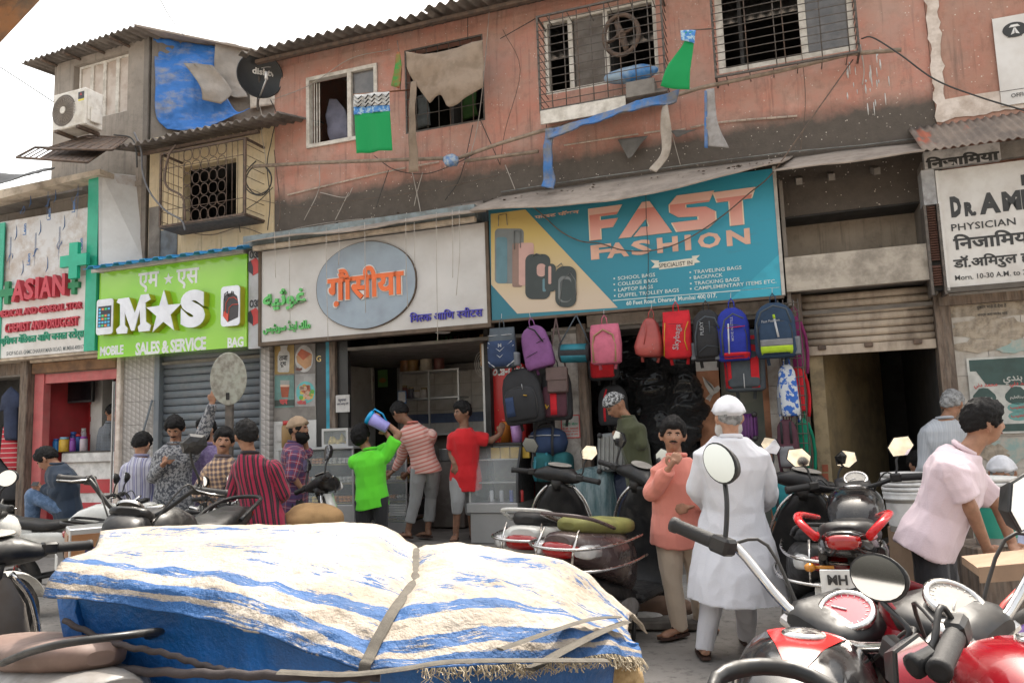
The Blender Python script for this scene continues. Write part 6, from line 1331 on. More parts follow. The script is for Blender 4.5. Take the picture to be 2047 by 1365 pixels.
backpack('royal blue backpack with grey piping and red wave print',1462,616,722,68,royal,.16,front=royal,panel=[(-.6,.95,.03,.14,redf2)],accents=[([(-.6,.1),(-.6,.5),(-.4,.75),(.1,.86),(.7,.76)],.009,slate),([(-.25,.12),(-.2,.68)],.008,whitef),([(-.3,.6),(.75,.62)],.008,redf2)],text=('MOVE IN STYLE',.08,.35,.035,PI/2,whitef),mesh_pocket=-1)
backpack('large navy backpack with grey and lime bands at the right end',1545,606,716,84,navy2,.2,front=navy2,panel=[(-.72,.8,.06,.2,limef),(-.72,.8,.2,.32,greyf)],accents=[([(-.8,.2),(-.85,.6),(-.6,.82),(0,.92),(.6,.85),(.8,.6)],.009,slate),([(.15,.35),(.02,.68)],.01,whitef),([(.02,.68),(.0,.76)],.012,limef)],text=('Fast Fashion',-.6,.62,.035,0.05,whitef),mesh_pocket=1)
backpack('blue and white patterned school bag with mesh pocket below the large navy one',1572,728,832,40,M('blue_white_print',(.55,.58,.62),.8,c2=(.03,.12,.45),ns=14,lo=.5,hi=.53),.02,mesh_pocket=-1,group='bags on the wire rack')
backpack('maroon backpack with grey lower panel on the wire rack',1572,838,935,46,maroon,.02,panel=[(-.8,.5,.03,.45,greyf)],accents=[([(-.5,.5),(-.5,.95)],.012,blackf),([(.3,.5),(.3,.95)],.012,blackf)],group='bags on the wire rack')
for x,y0,y1,w,mt,lab in((1588,632,735,26,magenta,'magenta bag edge on the upper wire rack'),(1592,728,822,26,redf2,'red bag edge in the middle of the wire rack'),(1603,835,935,26,greenf,'green bag on the lower wire rack')):
 backpack(lab,x,y0,y1,w,mt,-.08,group='bags on the wire rack',depth=.12)
T=Thing('satchel','brown flat leather satchel hanging on a long strap','bag','bags hanging under the teal sign',MF)
sm_=M('satchel_leather',(.1,.06,.055),.5); r=frect(1093,736,1136,784,.1); T.part('body',MB().box(r[0],r[1],-.13,-.06,r[2],r[3],.015),sm_); T.part('flap',MB().box(r[0]-.004,r[1]+.004,-.14,-.131,(r[2]+r[3])/2,r[3]+.005,.004),sm_)
q0=fv(1111,636,.08); T.part('strap',MB().tube([(r[0]+.02,-.1,r[3]),q0],.01,4,flat=.3),sm_); T.part('strap',MB().tube([(r[1]-.02,-.1,r[3]),q0],.01,4,flat=.3),sm_); T.done()
T=Thing('duffel_bag','small teal and black duffel hanging lengthwise','bag','bags hanging under the teal sign',MF)
c0,c1=np.array(fv(1118,707,.1)),np.array(fv(1180,705,.1)); T.part('body',MB().loft([[c0+(c1-c0)*t+np.array([0,math.cos(a)*.085*k_,math.sin(a)*.1*k_])for a in np.linspace(0,2*PI,17)[:-1]]for t,k_ in((0,.7),(.03,.95),(.1,1),(.9,1),(.97,.95),(1,.7))]),blackf)
T.part('panel',MB().loft([[c0+(c1-c0)*t+np.array([0,math.cos(a)*.087,math.sin(a)*.103])for a in np.linspace(PI*1.1,PI*1.7,9)]+[c0+(c1-c0)*t+np.array([0,math.cos(a)*.08,math.sin(a)*.09])for a in np.linspace(PI*1.7,PI*1.1,9)]for t in(.1,.9)]),M('teal_nylon',(.01,.15,.2),.6)); T.part('panel',MB().loft([[c0+(c1-c0)*t+np.array([0,math.cos(a)*.087,math.sin(a)*.103])for a in np.linspace(PI*.4,PI*.9,9)]+[c0+(c1-c0)*t+np.array([0,math.cos(a)*.08,math.sin(a)*.09])for a in np.linspace(PI*.9,PI*.4,9)]for t in(.1,.9)]),M('teal_nylon',0))
q0=fv(1152,630,.08); T.part('strap',MB().tube([c0+[0,0,.09],q0],.008,4),slate); T.part('strap',MB().tube([c1+[0,0,.09],q0],.008,4),slate); T.done()
def softbag(lab,x0,y0,x1,y1,n,mat,d=.34,strap=None,cat='bag',rr=.3,zb=None,amp=.03):
 r=frect(x0,y0,x1,y1,n); z0=r[2]if zb is None else zb; w=(r[1]-r[0])/2; h=(r[3]-z0)/2; c=((r[0]+r[1])/2,-n+d/2,z0+h)
 T=Thing('duffel_bag' if cat=='bag' else 'suitcase',lab,cat,None,MF); mb=MB(); p=3.5 if rr<.35 else 2.3; R_=[]
 for t in np.linspace(-1,1,12):
  k=(1-abs(t)**p*.999)**(1/p); R_.append([(c[0]+w*t,c[1]+d/2*max(k,.05)*math.copysign(abs(math.cos(a))**(2/p),math.cos(a)),c[2]+h*max(k,.05)*math.copysign(abs(math.sin(a))**(2/p),math.sin(a)))for a in np.linspace(0,2*PI,21)[:-1]])
 mb.loft(R_); V=np.array(mb.v); V[:,1]+=amp*.5*wob(V,7,x0); V[:,2]+=np.where(V[:,2]>c[2],amp*.5*wob(V,6,x0+2),0); mb.v=[tuple(v)for v in V]; T.part('body',mb,mat)
 if strap:
  for t in(-.45,.45):T.part('strap',MB().tube([(c[0]+w*t,c[1]-d*.52,z0+.02),(c[0]+w*t,c[1]-d*.55,c[2]),(c[0]+w*t,c[1]-d*.4,c[2]+h*.9),(c[0]+w*t*.6,c[1]-d*.1,c[2]+h+.04),(c[0]-w*t*.0,c[1],c[2]+h+.05)],.016,5,flat=.4),strap)
  T.part('zip',MB().tube([(c[0]-w*.8,c[1]-d*.42,c[2]+h*.45),(c[0],c[1]-d*.47,c[2]+h*.5),(c[0]+w*.8,c[1]-d*.42,c[2]+h*.45)],.006,4),steel)
 return T.done()
softbag('navy holdall on top of the green bags',1046,856,1128,914,.05,navy,.36,blackf,rr=.4)
softbag('dark green travel bag with leather corners under the navy holdall',1056,906,1106,965,.08,teal,.34,M('teal_nylon',0)); softbag('ribbed green case beside the green travel bag',1098,905,1138,965,.04,teal,.34)
softbag('large grey green suitcase wrapped in clear plastic at the door',1128,935,1230,1070,.1,M('wrapped_suitcase',(.07,.13,.14),.25,c2=(.2,.26,.27),ns=5,bs=8,bst=.9,bd=.04,stretch=(2.5,2,.5)),.4,None,'suitcase',.2,.16)
softbag('navy suitcase in plastic behind the wrapped one',1215,940,1265,1070,-.1,M('navy_wrapped',(.02,.03,.07),.3,bs=8,bst=.8,bd=.04),.4,None,'suitcase',.2,.16)
softbag('teal bag on the floor by the post',1535,955,1600,1050,.1,M('teal_bright',(.0,.17,.19),.6),.35,blackf)
def hardcase(lab,P,d,mat,n,ribs=6):
 T=Thing('trolley_case',lab,'suitcase',None,MF); Q=[np.array(fv(x,y,n))for x,y in P]; th=np.array([0,d,0]); o,ex,ez=Q[0],Q[1]-Q[0],Q[3]-Q[0]
 c=o+ex/2+ez/2+th/2; T.part('shell',MB().obox(c,ex/2,th/2,ez/2,.04),mat)
 for k in range(ribs):f=(k+.7)/(ribs+.4); T.part('rib',MB().obox(o+ex*f+ez/2-np.array([0,.004,0]),ex/ribs*.22,(0,.01,0),ez*.44,.003),mat)
 for a,b in((.12,.04),(.88,.04),(.12,.96),(.88,.96)):T.part('corner_wheel',MB().ball(o+ex*a+ez*b-np.array([0,.02,0]),.03,8,6),black_pl)
 T.part('zip_band',MB().tube([o+th*.5+ez*.03,o+ex+th*.5+ez*.03],.01,4),black_pl); return T.done()
hardcase('silver ribbed trolley case being opened by the man in the patterned cap',[(1192,945),(1248,940),(1248,865),(1193,868)],.25,M('silver_case',(.27,.28,.28),.35,metal=.3),.05)
hardcase('glossy purple trolley case behind the white kurta man',[(1474,880),(1515,878),(1512,826),(1472,828)],.2,M('purple_case',(.12,.03,.16),.3),-.1)
T=Thing('wire_rack','black wire grid rack beside the bag shop holding bags','rack',frame=MF)
nr=.02; s0,s1=SX(1577,n=nr),SX(1618,n=nr)
for k in range(5):s=s0+(s1-s0)*k/4; T.part('bar',MB().tube([(s,-nr,.5),(s,-nr,2.75)],.006,4),iron)
for k in range(24):z=.55+k*.094; T.part('bar',MB().tube([(s0,-nr-.01,z),(s1,-nr-.01,z)],.005,4),iron)
T.done()
T=Thing('white_tile_wall','white tiled strip of wall behind the wire rack','wall',frame=MF)
s0,s1=SX(1545),SX(1600)-.003
for k in range(9):
 for c in range(2):T.part('tile',MB().box(s0+(s1-s0)*c/2+.002,s0+(s1-s0)*(c+1)/2-.002,YF+.05,YF+.1,.16+k*.29,.16+(k+1)*.29-.004),dt)
T.done()
flag_w=NT('flag_green'); flag_w.col((.0,.26,.07)); flag_w.set(rough=.8); flag_w.bump(flag_w.noise(60,3),.2,.002)
T=Thing('green_flag','green flag with black zigzag and blue printed bands on a stick','flag',frame=MF)
def strip(p0,p1,p2,p3,n,mat,name,nx=14,ny=10,off=0.0,amp=.02):
 P=[[np.array(fv(p0[0]+(p1[0]-p0[0])*u+((p3[0]-p0[0])*(1-u)+(p2[0]-p1[0])*u)*v,p0[1]+(p1[1]-p0[1])*u+((p3[1]-p0[1])*(1-u)+(p2[1]-p1[1])*u)*v,n))for v in np.linspace(0,1,ny+1)]for u in np.linspace(0,1,nx+1)]
 P=np.array(P); P[...,1]+=amp*np.sin(P[...,0]*22+P[...,2]*2)*np.linspace(.4,1,ny+1)[None,:]-off; mb=MB(); mb.grid(P,True,(0,.002,0)); T.part(name,mb,mat)
strip((709,228),(779,222),(783,300),(714,308),.55,flag_w.m,'cloth'); strip((708,214),(778,210),(779,222),(709,231),.55,M('flag_blue_print',(.05,.2,.5),.8,c2=(.35,.5,.6),ns=30,lo=.5,hi=.56),'printed_band',14,4,.003); strip((708,190),(778,183),(778,210),(708,215),.55,white_pl,'white_band',14,5,.002)
mb=MB();
for k in range(3):
 pts=[]
 for j in range(11):x=709+j*6.9; y=195+k*8-(x-709)*.09+(5 if j%2 else-2); p=np.array(fv(x,y,.56)); p[1]+=.02*math.sin(p[0]*22+p[2]*2)*.5-.006; pts.append(p)
 mb.tube(pts,.012,4,flat=.2,sm=False)
T.part('zigzag_print',mb,black_pl)
T.part('stick',MB().tube([fv(706,190,.56),fv(822,180,-.2)],.009,5),M('orange_stick',(.3,.13,.06),.7)); T.done()
T=Thing('green_flag','plain green flag twisted round a short stick at the window bars','flag',frame=MF)
Pq=[[(1371,66),(1366,90),(1336,130),(1320,172)],[(1380,66),(1376,92),(1352,140),(1344,177)],[(1389,64),(1386,95),(1380,140),(1378,178)]]
mb=cloth([[fv(x,y,.55)for x,y in[r_[k]for r_ in Pq]]for k in range(4)],.002,12,16,5,.03,1); T.part('cloth',mb,flag_w.m)
T.part('printed_band',cloth([[fv(1360,62,.56),fv(1391,60,.56)],[fv(1362,82,.57),fv(1388,86,.57)]],.003,8,6,9,.02),M('flag_blue_print',0)); T.part('stick',MB().tube([fv(1368,62,.55),fv(1425,58,.2)],.008,5),rust); T.done()
T=Thing('small_flag','small rolled red and green flag on the window frame','flag',frame=MF)
T.part('cloth',cloth([[fv(795,105,.1),fv(800,105,.1)],[fv(788,145,.12),fv(803,140,.1)],[fv(782,172,.1),fv(799,178,.1)]],.01,6,10,9,.02),M('flag_red_green',(.05,.25,.05),.8,c2=(.4,.03,.03),ns=5)); T.part('stick',MB().tube([fv(794,82,.1),fv(803,140,.1),fv(800,180,.05)],.006,4),rust); T.done()
ragm=M('brown_rag',(.29,.22,.165),.95,c2=(.22,.165,.12),ns=5,bs=14,bst=.5,bd=.015)
one('rag_curtain',cloth([[fv(812,105,.04),fv(850,108,.1),fv(905,95,.06),fv(963,78,.06)],[fv(820,150,.06),fv(858,155,.1),fv(900,145,.1),fv(966,120,.05)],[fv(858,206,.04),fv(880,190,.06),fv(904,216,.1),fv(967,175,.05)]],.004,36,22,6,.05,2),ragm,'torn brown sacking curtain draped over the second grilled window','curtain',frame=MF)
one('rag_strip',cloth([[fv(822,165,.05),fv(834,160,.05)],[fv(818,250,.05),fv(832,250,.06)],[fv(816,345,.04),fv(836,342,.04)]],.005,5,24,6,.03,3),ragm,'long brown rag strip hanging left of the sacking curtain','rag',frame=MF)
bluerag=M('blue_rag',(.04,.16,.42),.6,c2=(.2,.2,.2),ns=5,bs=10,bst=.8,bd=.02,dirt=.4,ds=6,dc=(.2,.17,.14))
one('blue_rag',cloth([[fv(1095,262,.0),fv(1170,240,.02),fv(1260,212,.03),fv(1360,182,.02)],[fv(1097,282,.02),fv(1175,254,.06),fv(1262,227,.06),fv(1352,203,.02)]],.02,40,8,9,.05,4),bluerag,'long blue plastic sheet rolled over the slanting pole','plastic sheet',frame=MF)
one('blue_rag',cloth([[fv(1094,262,.0),fv(1110,258,.02)],[fv(1086,310,.0),fv(1102,310,.02)],[fv(1080,372,.0),fv(1106,378,.02)]],.02,8,24,9,.05,5),bluerag,'blue plastic rag hanging down from the left end of the sheet','rag',frame=MF)
palecloth=M('pale_canvas',(.4,.35,.3),.9,dirt=.3)
one('canvas_strip',cloth([[fv(1325,205,.0),fv(1334,205,.0)],[fv(1320,255,.02),fv(1342,260,.02)],[fv(1322,305,.0),fv(1338,308,.0)],[fv(1297,338,.02),fv(1312,345,.02)]],.004,6,30,6,.03,6),palecloth,'pale canvas strip twisting down below the green flag','canvas',frame=MF)
one('canvas_strip',cloth([[fv(1411,180,.0),fv(1428,178,.0)],[fv(1411,240,.02),fv(1435,245,.04)],[fv(1413,292,.0),fv(1458,297,.1)]],.004,10,24,6,.03,7),M('grey_canvas',(.33,.31,.3),.85,dirt=.3),'grey canvas strip with blue hem below the last window','canvas',frame=MF)
one('blue_hem',cloth([[fv(1408,182,.03),fv(1413,182,.03)],[fv(1408,295,.03),fv(1415,296,.03)]],.004,3,20,6,.01,7),bluerag,'narrow blue edge strip beside the grey canvas','plastic strip',frame=MF)
for P,lab in(([(1235,280),(1295,270),(1256,318)],'grey torn rag triangle under the cream trunking'),([(1340,262),(1392,258),(1352,275)],'small grey rag scrap by the pale canvas strip')):
 one('rag_scrap',cloth([[fv(*P[0],-.25),fv(*P[1],-.25)],[fv(*P[2],-.2),fv(P[2][0]+4,P[2][1],-.2)]],.004,8,8,8,.02,3),M('grey_rag',(.13,.12,.11),.9),lab,'rag',frame=MF)
one('rag_scrap',lump(fv(902,322,-.1),(.09,.05,.06),14,10,.4,20,3),M('crumpled_wrap',(.35,.4,.45),.5,c2=(.1,.2,.4),ns=20),'crumpled blue and white wrapper tied to the pole','wrapper',frame=MF)
one('hanging_clothes',cloth([[fv(655,195,-.7),fv(668,195,-.7)],[fv(652,235,-.7),fv(690,225,-.75)],[fv(660,285,-.7),fv(698,278,-.75)]],.03,12,16,8,.06,3),M('lilac_cloth',(.27,.27,.36),.9),'pale lilac cloth hanging inside the first window','cloth',frame=MF)
one('hanging_clothes',cloth([[fv(832,190,-.8),fv(850,185,-.8)],[fv(833,258,-.8),fv(860,250,-.8)]],.03,8,12,8,.05,3),M('grey_check_cloth',(.22,.24,.24),.9),'grey cloth hanging behind the grille bars','cloth',frame=MF)
one('hanging_clothes',cloth([[fv(925,180,-.8),fv(952,175,-.8)],[fv(925,240,-.8),fv(955,230,-.8)]],.03,8,12,8,.05,3),M('green_cloth',(.05,.12,.03),.9),'dark green cloth hanging behind the grille bars','cloth',frame=MF)
one('plastic_bag',lump(fv(1265,148,-.15),(.3,.1,.09),18,12,.15,6,3),M('blue_white_plastic',(.3,.4,.5),.4,c2=(.04,.2,.5),ns=5),'blue and white plastic bag lying on the window shelf','plastic bag',frame=MF)
# PEOPLE
def nz_(v):v=np.array(v,float); return v/(np.linalg.norm(v)+1e-9)
def vox(mb,size,smooth=2):
 o=link(bpy.data.objects.new('t',mb.mesh('t',[],(0,0,0)))); m=o.modifiers.new('r','REMESH'); m.mode='VOXEL'; m.voxel_size=size; m.use_smooth_shade=True
 m=o.modifiers.new('s','SMOOTH'); m.iterations=smooth; m.factor=.5
 dg=bpy.context.evaluated_depsgraph_get(); me=bpy.data.meshes.new_from_object(o.evaluated_get(dg)); old=o.data
 bpy.data.objects.remove(o); bpy.data.meshes.remove(old); return me
def co(me):a=np.zeros(len(me.vertices)*3); me.vertices.foreach_get('co',a); return a.reshape(-1,3)
def wrinkle(me,amp,f,seed,bones=None):
 V=co(me); n=np.zeros(len(me.vertices)*3); me.vertices.foreach_get('normal',n); n=n.reshape(-1,3)
 w=1-2*np.abs(wob(V*[1,1,.4],f,seed))+.45*(1-2*np.abs(wob(V*[1,1,.5],f*2.3,seed+2))); V=V+n*(amp*w)[:,None]; me.vertices.foreach_set('co',V.ravel())
 if bones:
  D=[]; UVs=[]
  for(a,b,r,wt)in bones:
   a,b,r=map(np.array,(a,b,r)); L_=np.linalg.norm(b-a); t=(b-a)/L_; r=nz_(r-t*(r@t)); q=np.cross(t,r); d=V-a; h=d@t
   D.append(np.linalg.norm(d-np.clip(h,0,L_)[:,None]*t,axis=1)-wt); x,y=d@r,d@q
   UVs.append(np.stack([x if wt>.1 else np.arctan2(y,x)*.06,h],-1))
  k=np.argmin(np.array(D),0); uv=np.array(UVs)[k,np.arange(len(V))]
  lay=me.uv_layers.new(name='UVMap'); li=np.zeros(len(me.loops),np.int32); me.loops.foreach_get('vertex_index',li); lay.data.foreach_set('uv',uv[li].astype(np.float32).ravel())
 me.polygons.foreach_set('use_smooth',[True]*len(me.polygons)); me.update(); return me
def skin_mat(nm,c):
 if nm in MATS:return MATS[nm]
 t=NT(nm); t.col(t.mix(t.ramp(t.noise(22,4),.4,.65),c,tuple(v*.78 for v in c))); t.set(rough=.52,spec=.35); t.b.inputs['Subsurface Weight'].default_value=.08; t.b.inputs['Subsurface Scale'].default_value=.01
 t.bump(t.noise(180,3),.12,.001); MATS[nm]=t.m; return t.m
SK=[skin_mat('skin_brown',(.36,.19,.12)),skin_mat('skin_light',(.45,.25,.165)),skin_mat('skin_dark',(.24,.125,.08))]
hairm=M('black_hair',(.008,.007,.007),.65,bs=140,bst=1.0,bd=.006,spec=.25); hairg=M('grey_hair',(.3,.3,.3),.7,c2=(.12,.12,.12),ns=30,bs=90,bst=.8,bd=.004); hairw=M('white_beard',(.5,.48,.46),.8,bs=90,bst=.8,bd=.004)
eyew=M('eye_white',(.36,.31,.27),.3); eyed=M('eye_dark',(.02,.012,.01),.2); lipm=M('lip',(.22,.085,.07),.5)
def clothm(nm,c,kind=None,c2=None,c3=None,f=20,w=.5,rough=.88,bs=160):
 if nm in MATS:return MATS[nm]
 t=NT(nm); uvn=t.n('ShaderNodeUVMap'); s_=t.sep(uvn.outputs[0]); base=c
 st=lambda ax,fr,wd,ph=0:t.math('LESS_THAN',t.math('FRACT',t.math('ADD',t.math('MULTIPLY',s_[ax],fr),ph+50.0)),wd)
 if kind=='v':base=t.mix(st(0,f,w),c,c2); base=t.mix(st(0,f*.5,.12,.3),base,c3 or c2)
 if kind=='h':base=t.mix(st(1,f,w),c,c2)
 if kind=='plaid':base=t.mix(t.math('MULTIPLY',st(0,f,w),.6),c,c2); base=t.mix(t.math('MULTIPLY',st(1,f,w),.6),base,c2); base=t.mix(t.math('MULTIPLY',t.math('MAXIMUM',st(0,f,.1,.3),st(1,f,.1,.3)),.6),base,c3 or c)
 if kind=='dots':base=t.mix(t.ramp(t.noise(f,3,.7),.47,.53),c,c2)
 base=t.mix(t.math('MULTIPLY',t.ramp(t.noise(5,5),.4,.7),.25),base,(.0,.0,.0),'MIX')if False else base
 t.col(base); t.set(rough=rough,sheen=.15); t.bump(t.math('ADD',t.noise(bs,3),t.math('MULTIPLY',t.noise(9,5,.6),2.5)),.35,.006); MATS[nm]=t.m; return t.m
def person(lab,d,J,yaw,pitch=0,roll=0,shirt=None,pants=None,skin=0,sleeve=1.0,hem=.06,hair='short',beard=None,floor=0.0,cap=None,byaw=None,feet=None,curl=.6,hw=.152,pant_end=1.0,seated=False,collar=True,vs_=.0095,wide=1.0,fit=.02,moustache=False,hands='both'):
 Wp=lambda k:W(J[k][0],J[k][1],d+(J[k][2]if len(J[k])>2 else 0)); p={k:Wp(k)for k in J}
 T=Thing('person',lab,'person',None,ID); sk=SK[skin]; yr=math.radians(yaw); pr__=math.radians(pitch); rr=math.radians(roll)
 Fh=np.array([math.sin(yr)*math.cos(pr__),-math.cos(yr)*math.cos(pr__),math.sin(pr__)]); Rh=nz_(np.cross(Fh,(0,0,1))); Uh=np.cross(Rh,Fh); Rh,Uh=Rh*math.cos(rr)+Uh*math.sin(rr),Uh*math.cos(rr)-Rh*math.sin(rr)
 R=nz_(p['SR']-p['SL']); N,P=p['N'],p['P']; sw_=np.linalg.norm(p['SR']-p['SL'])/2
 axis=nz_(N-P); Ft=nz_(np.cross(axis,R))
 if Ft@(EYE-P)<0:Ft=Ft*1
 hc=p['H']
 for k_ in 'LR':p['S'+k_]=p['S'+k_]-axis*.045-R*(1 if k_=='R' else-1)*.015
 def headr(D):
  x,y,z=D[:,0],D[:,1],D[:,2]; r=1.04/np.sqrt((x/.076)**2+(y/.096)**2+(z/.118)**2); lo=np.clip(-z,0,1)
  r=r*(1-.26*lo*np.abs(x)*1.4-.12*lo*np.clip(-y,0,1)*1.6); g_=lambda cx_,cy_,cz_,s:np.exp(-((x-cx_)**2+(y-cy_)**2+(z-cz_)**2)/(2*s*s))
  r=r+.024*g_(0,.97,-.16,.1)+.011*g_(0,.98,.05,.09)+.005*g_(0,.95,.3,.3)-.009*(g_(.3,.93,.1,.13)+g_(-.3,.93,.1,.13))+.006*g_(0,.88,-.45,.14)+.008*g_(0,.7,-.75,.18)+.004*(g_(.5,.8,-.15,.2)+g_(-.5,.8,-.15,.2)); return r
 def sph(n,m,cz=0):
  a,b=np.meshgrid(np.linspace(0,2*PI,n,endpoint=False),np.linspace(-PI/2+.03,PI/2-.03,m)); return np.stack([np.cos(b)*np.cos(a),np.cos(b)*np.sin(a),np.sin(b)],-1)
 h2w=lambda L_:hc+L_[...,:1]*Rh+L_[...,1:2]*Fh+L_[...,2:3]*Uh
 mb=MB(); D=sph(40,28); Rr=headr(D.reshape(-1,3)).reshape(D.shape[:2]+(1,)); HP=h2w(D*Rr); mb.loft([list(r)for r in HP])
 for sg in(-1,1):mb.ball(h2w(np.array([sg*.082,-.008,-.005])),.001,4,3); mb.tube([h2w(np.array([sg*.08,0,-.035])),h2w(np.array([sg*.093,-.012,.0])),h2w(np.array([sg*.09,-.01,.03]))],[.008,.013,.011],6)
 mb.tube([N-axis*.03,N*.45+(hc-Uh*.07-Fh*.012)*.55,hc-Uh*.05-Fh*.01],[.062,.054,.055],12)
 def torso(grow,z0,z1=1.1,hipw=.155):
  m=MB(); rings=[]; Lt_=np.linalg.norm(N-P)
  for t,w_,dd,o in((z0,hipw*1.02,.115,-.0),(0,hipw,.115,0),(.25,.138,.108,.01),(.5,max(.14,sw_*.8),.118,.015),(.72,sw_*.97,.118,.0),(.87,sw_*1.0,.095,-.01),(.96,sw_*.62,.075,-.015),(1.04,.068,.062,-.012)):
   if t>z1:continue
   c=P+axis*Lt_*t+Ft*o; rings.append([c+R*(w_*wide+grow)*math.cos(a)+Ft*(dd*wide+grow)*math.sin(a)for a in np.linspace(0,2*PI,21)[:-1]])
  m.loft(rings); return m
 tb=torso(-.008,-.12); mb.add(tb.v,tb.f)
 for s in 'LR':mb.ball(p['S'+s],.055,10,7)
 fl_=lambda q:np.array([q[0],q[1],floor])
 legs={}
 for s,sg in(('L',-1),('R',1)):
  hip=P+R*sg*.085-axis*.02; K=p.get('K'+s); A=p.get('A'+s)
  if K is None:K=(fl_(hip)+[0,0,.46])if not seated else hip+[0,0,-.3]
  if A is None:A=fl_(K)+[0,0,.09]
  legs[s]=(hip,K,A); mb.tube([hip,K,A],[.078,.052,.036],10); mb.ball(K,.052,8,6)
  if not seated:
   fd=nz_(feet[s])if feet else nz_([Ft[0],Ft[1],0]); h_=np.array([A[0],A[1],max(A[2]-.075,floor)]); mb.tube([A,h_-fd*.03+[0,0,.03]],[.036,.033],8); mb.tube([h_-fd*.05+[0,0,.035],h_+fd*.06+[0,0,.035],h_+fd*.14+[0,0,.022],h_+fd*.18+[0,0,.017]],[.03,.04,.042,.022],10,flat=.62)
   for k in range(5):q=h_+fd*(.165-.008*k)+np.cross(fd,(0,0,1))*sg*(k-2)*.017+[0,0,.014]; mb.tube([q,q+fd*.03],[.011,.008],6)
 arms={}
 for s,sg in(('L',-1),('R',1)):
  S,E_,Wr=p['S'+s],p.get('E'+s),p.get('W'+s)
  if E_ is None:E_=S+[0,0,-.28]+R*sg*.05
  if Wr is None:Wr=E_+[0,0,-.2]+Ft*.12
  arms[s]=(S,E_,Wr); mb.tube([S,E_],[.05,.041],10); mb.ball(E_,.041,8,6); mb.tube([E_,Wr],[.041,.027],10)
  hd=nz_((W(*J['h'+s][:2],d+(J['h'+s][2]if len(J['h'+s])>2 else 0))if 'h'+s in J else Wr*2-E_)-Wr); vn=nz_(EYE-Wr); side=nz_(np.cross(hd,vn)); pn=nz_(np.cross(side,hd));
  if sg*(side@R)<0:side=-side
  mb.tube([Wr-hd*.01,Wr+hd*.03,Wr+hd*.085],[.028,.036,.038],10,flat=.5)if True else None
  for k,(ln)in enumerate((.06,.075,.072,.055)):
   b=Wr+hd*.085+side*(k-1.5)*.0195; c1=b+hd*ln*.45-pn*ln*.15*curl; c2=c1+hd*ln*.35*(1-curl*.7)-pn*ln*.4*curl; c3=c2+hd*ln*.3*(1-curl*1.4)-pn*ln*.3*curl; mb.tube([b-hd*.02,b,c1,c2,c3],[.0105,.0105,.0098,.009,.0075],7)
  b=Wr+hd*.025-side*.028*sg; mb.tube([b,b+hd*.03-side*.022*sg,b+hd*.06-side*.026*sg-pn*.012],[.013,.012,.009],7)
 T.part('body',vox(mb,vs_,2),sk)
 def shell(fn,mat,name,rough_=.006,seed=1.0,n=44,m=30):
  D=sph(n,m); Df=D.reshape(-1,3); r0=headr(Df); th=fn(Df); th=th+rough_*(wob(Df,9,seed)+.8*wob(Df,27,seed+1))*(th>.004); r=(r0+np.where(th>0,th,-.012)).reshape(D.shape[:2]+(1,)); q=MB(); q.loft([list(x)for x in h2w(D*r)]); return T.part(name,q,mat)
 hm={'g':hairg,'w':hairw}.get((hair or 'x')[-1]if hair and '_' in hair else '',hairm)
 def hairf(D):
  x,y,z=D[:,0],D[:,1],D[:,2]; line=np.where(y>0,.5-.08*(1-np.abs(x)*1.6)-np.clip(np.abs(x)-.45,0,1)*1.5,-.05-.45*np.clip(-y,0,1)); line=np.where((y>-.1)&(y<.3)&(np.abs(x)>.85),.0,line); k=np.clip((z-line)*5,-1,1)
  top=.013+.018*np.clip(z,0,1)+.014*np.clip(y,0,1)*(z>.5); return np.where(k>0,top*np.sqrt(np.clip(k,0,1)),-.01)
 if hair:shell((lambda D:hairf(D)*(np.where(hairf(D)>0,.35,1)if cap else 1)),hm,'hair',.0015 if cap else .006,d,64,44)
 if cap:
  shell(lambda D:np.where(D[:,2]>(.36+.12*D[:,1]),.036,-.01),cap,'cap',.002)
 if beard:
  bl_=.02 if beard[0]=='s' else .045; bm={'w':hairw,'g':hairg}.get(beard[-1]if '_' in beard else '',hairm)
  shell(lambda D:np.where((D[:,2]<-.36+.25*np.clip(np.abs(D[:,0])-.5,0,1)*2.4)&(D[:,1]>-.05)&(~((np.abs(D[:,0])<.24)&(D[:,2]>-.5)&(D[:,1]>.5))),bl_*np.clip((-D[:,2]-.2)*2.2,.12,1),-.01),bm,'beard',.004,3)
 q=lambda x,z,o=0:h2w(nz_([x,math.sqrt(max(0,1-x*x-z*z)),z])*(headr(np.array([nz_([x,math.sqrt(max(0,1-x*x-z*z)),z])]))[0]+o))
 mbw,mbd=MB(),MB()
 for sg in(-1,1):
  c=q(sg*.3,.09,-.001); mbw.tube([c-Rh*.013,c-Rh*.006+Fh*.002,c+Rh*.006+Fh*.002,c+Rh*.013],[.001,.004,.004,.001],8); mbd.ball(c+Fh*.0035,.0048,8,6)
  T.part('eyebrow',MB().tube([q(sg*.14,.2,.003),q(sg*.3,.25,.004),q(sg*.47,.2,.002)],[.004,.0055,.002],6),hairm)
 T.part('eyes',mbw,eyew,kind='stuff'); T.part('irises',mbd,eyed,kind='stuff')
 T.part('mouth',MB().tube([q(-.2,-.47,.001),q(0,-.46,.003),q(.2,-.47,.001)],[.002,.0065,.002],6),lipm)
 if moustache or beard:T.part('moustache',MB().tube([q(-.28,-.42,.002),q(-.1,-.34,.004),q(.1,-.34,.004),q(.28,-.42,.002)],[.003,.007,.007,.003],6),hairw if beard and beard[-1]=='w' else hairm)
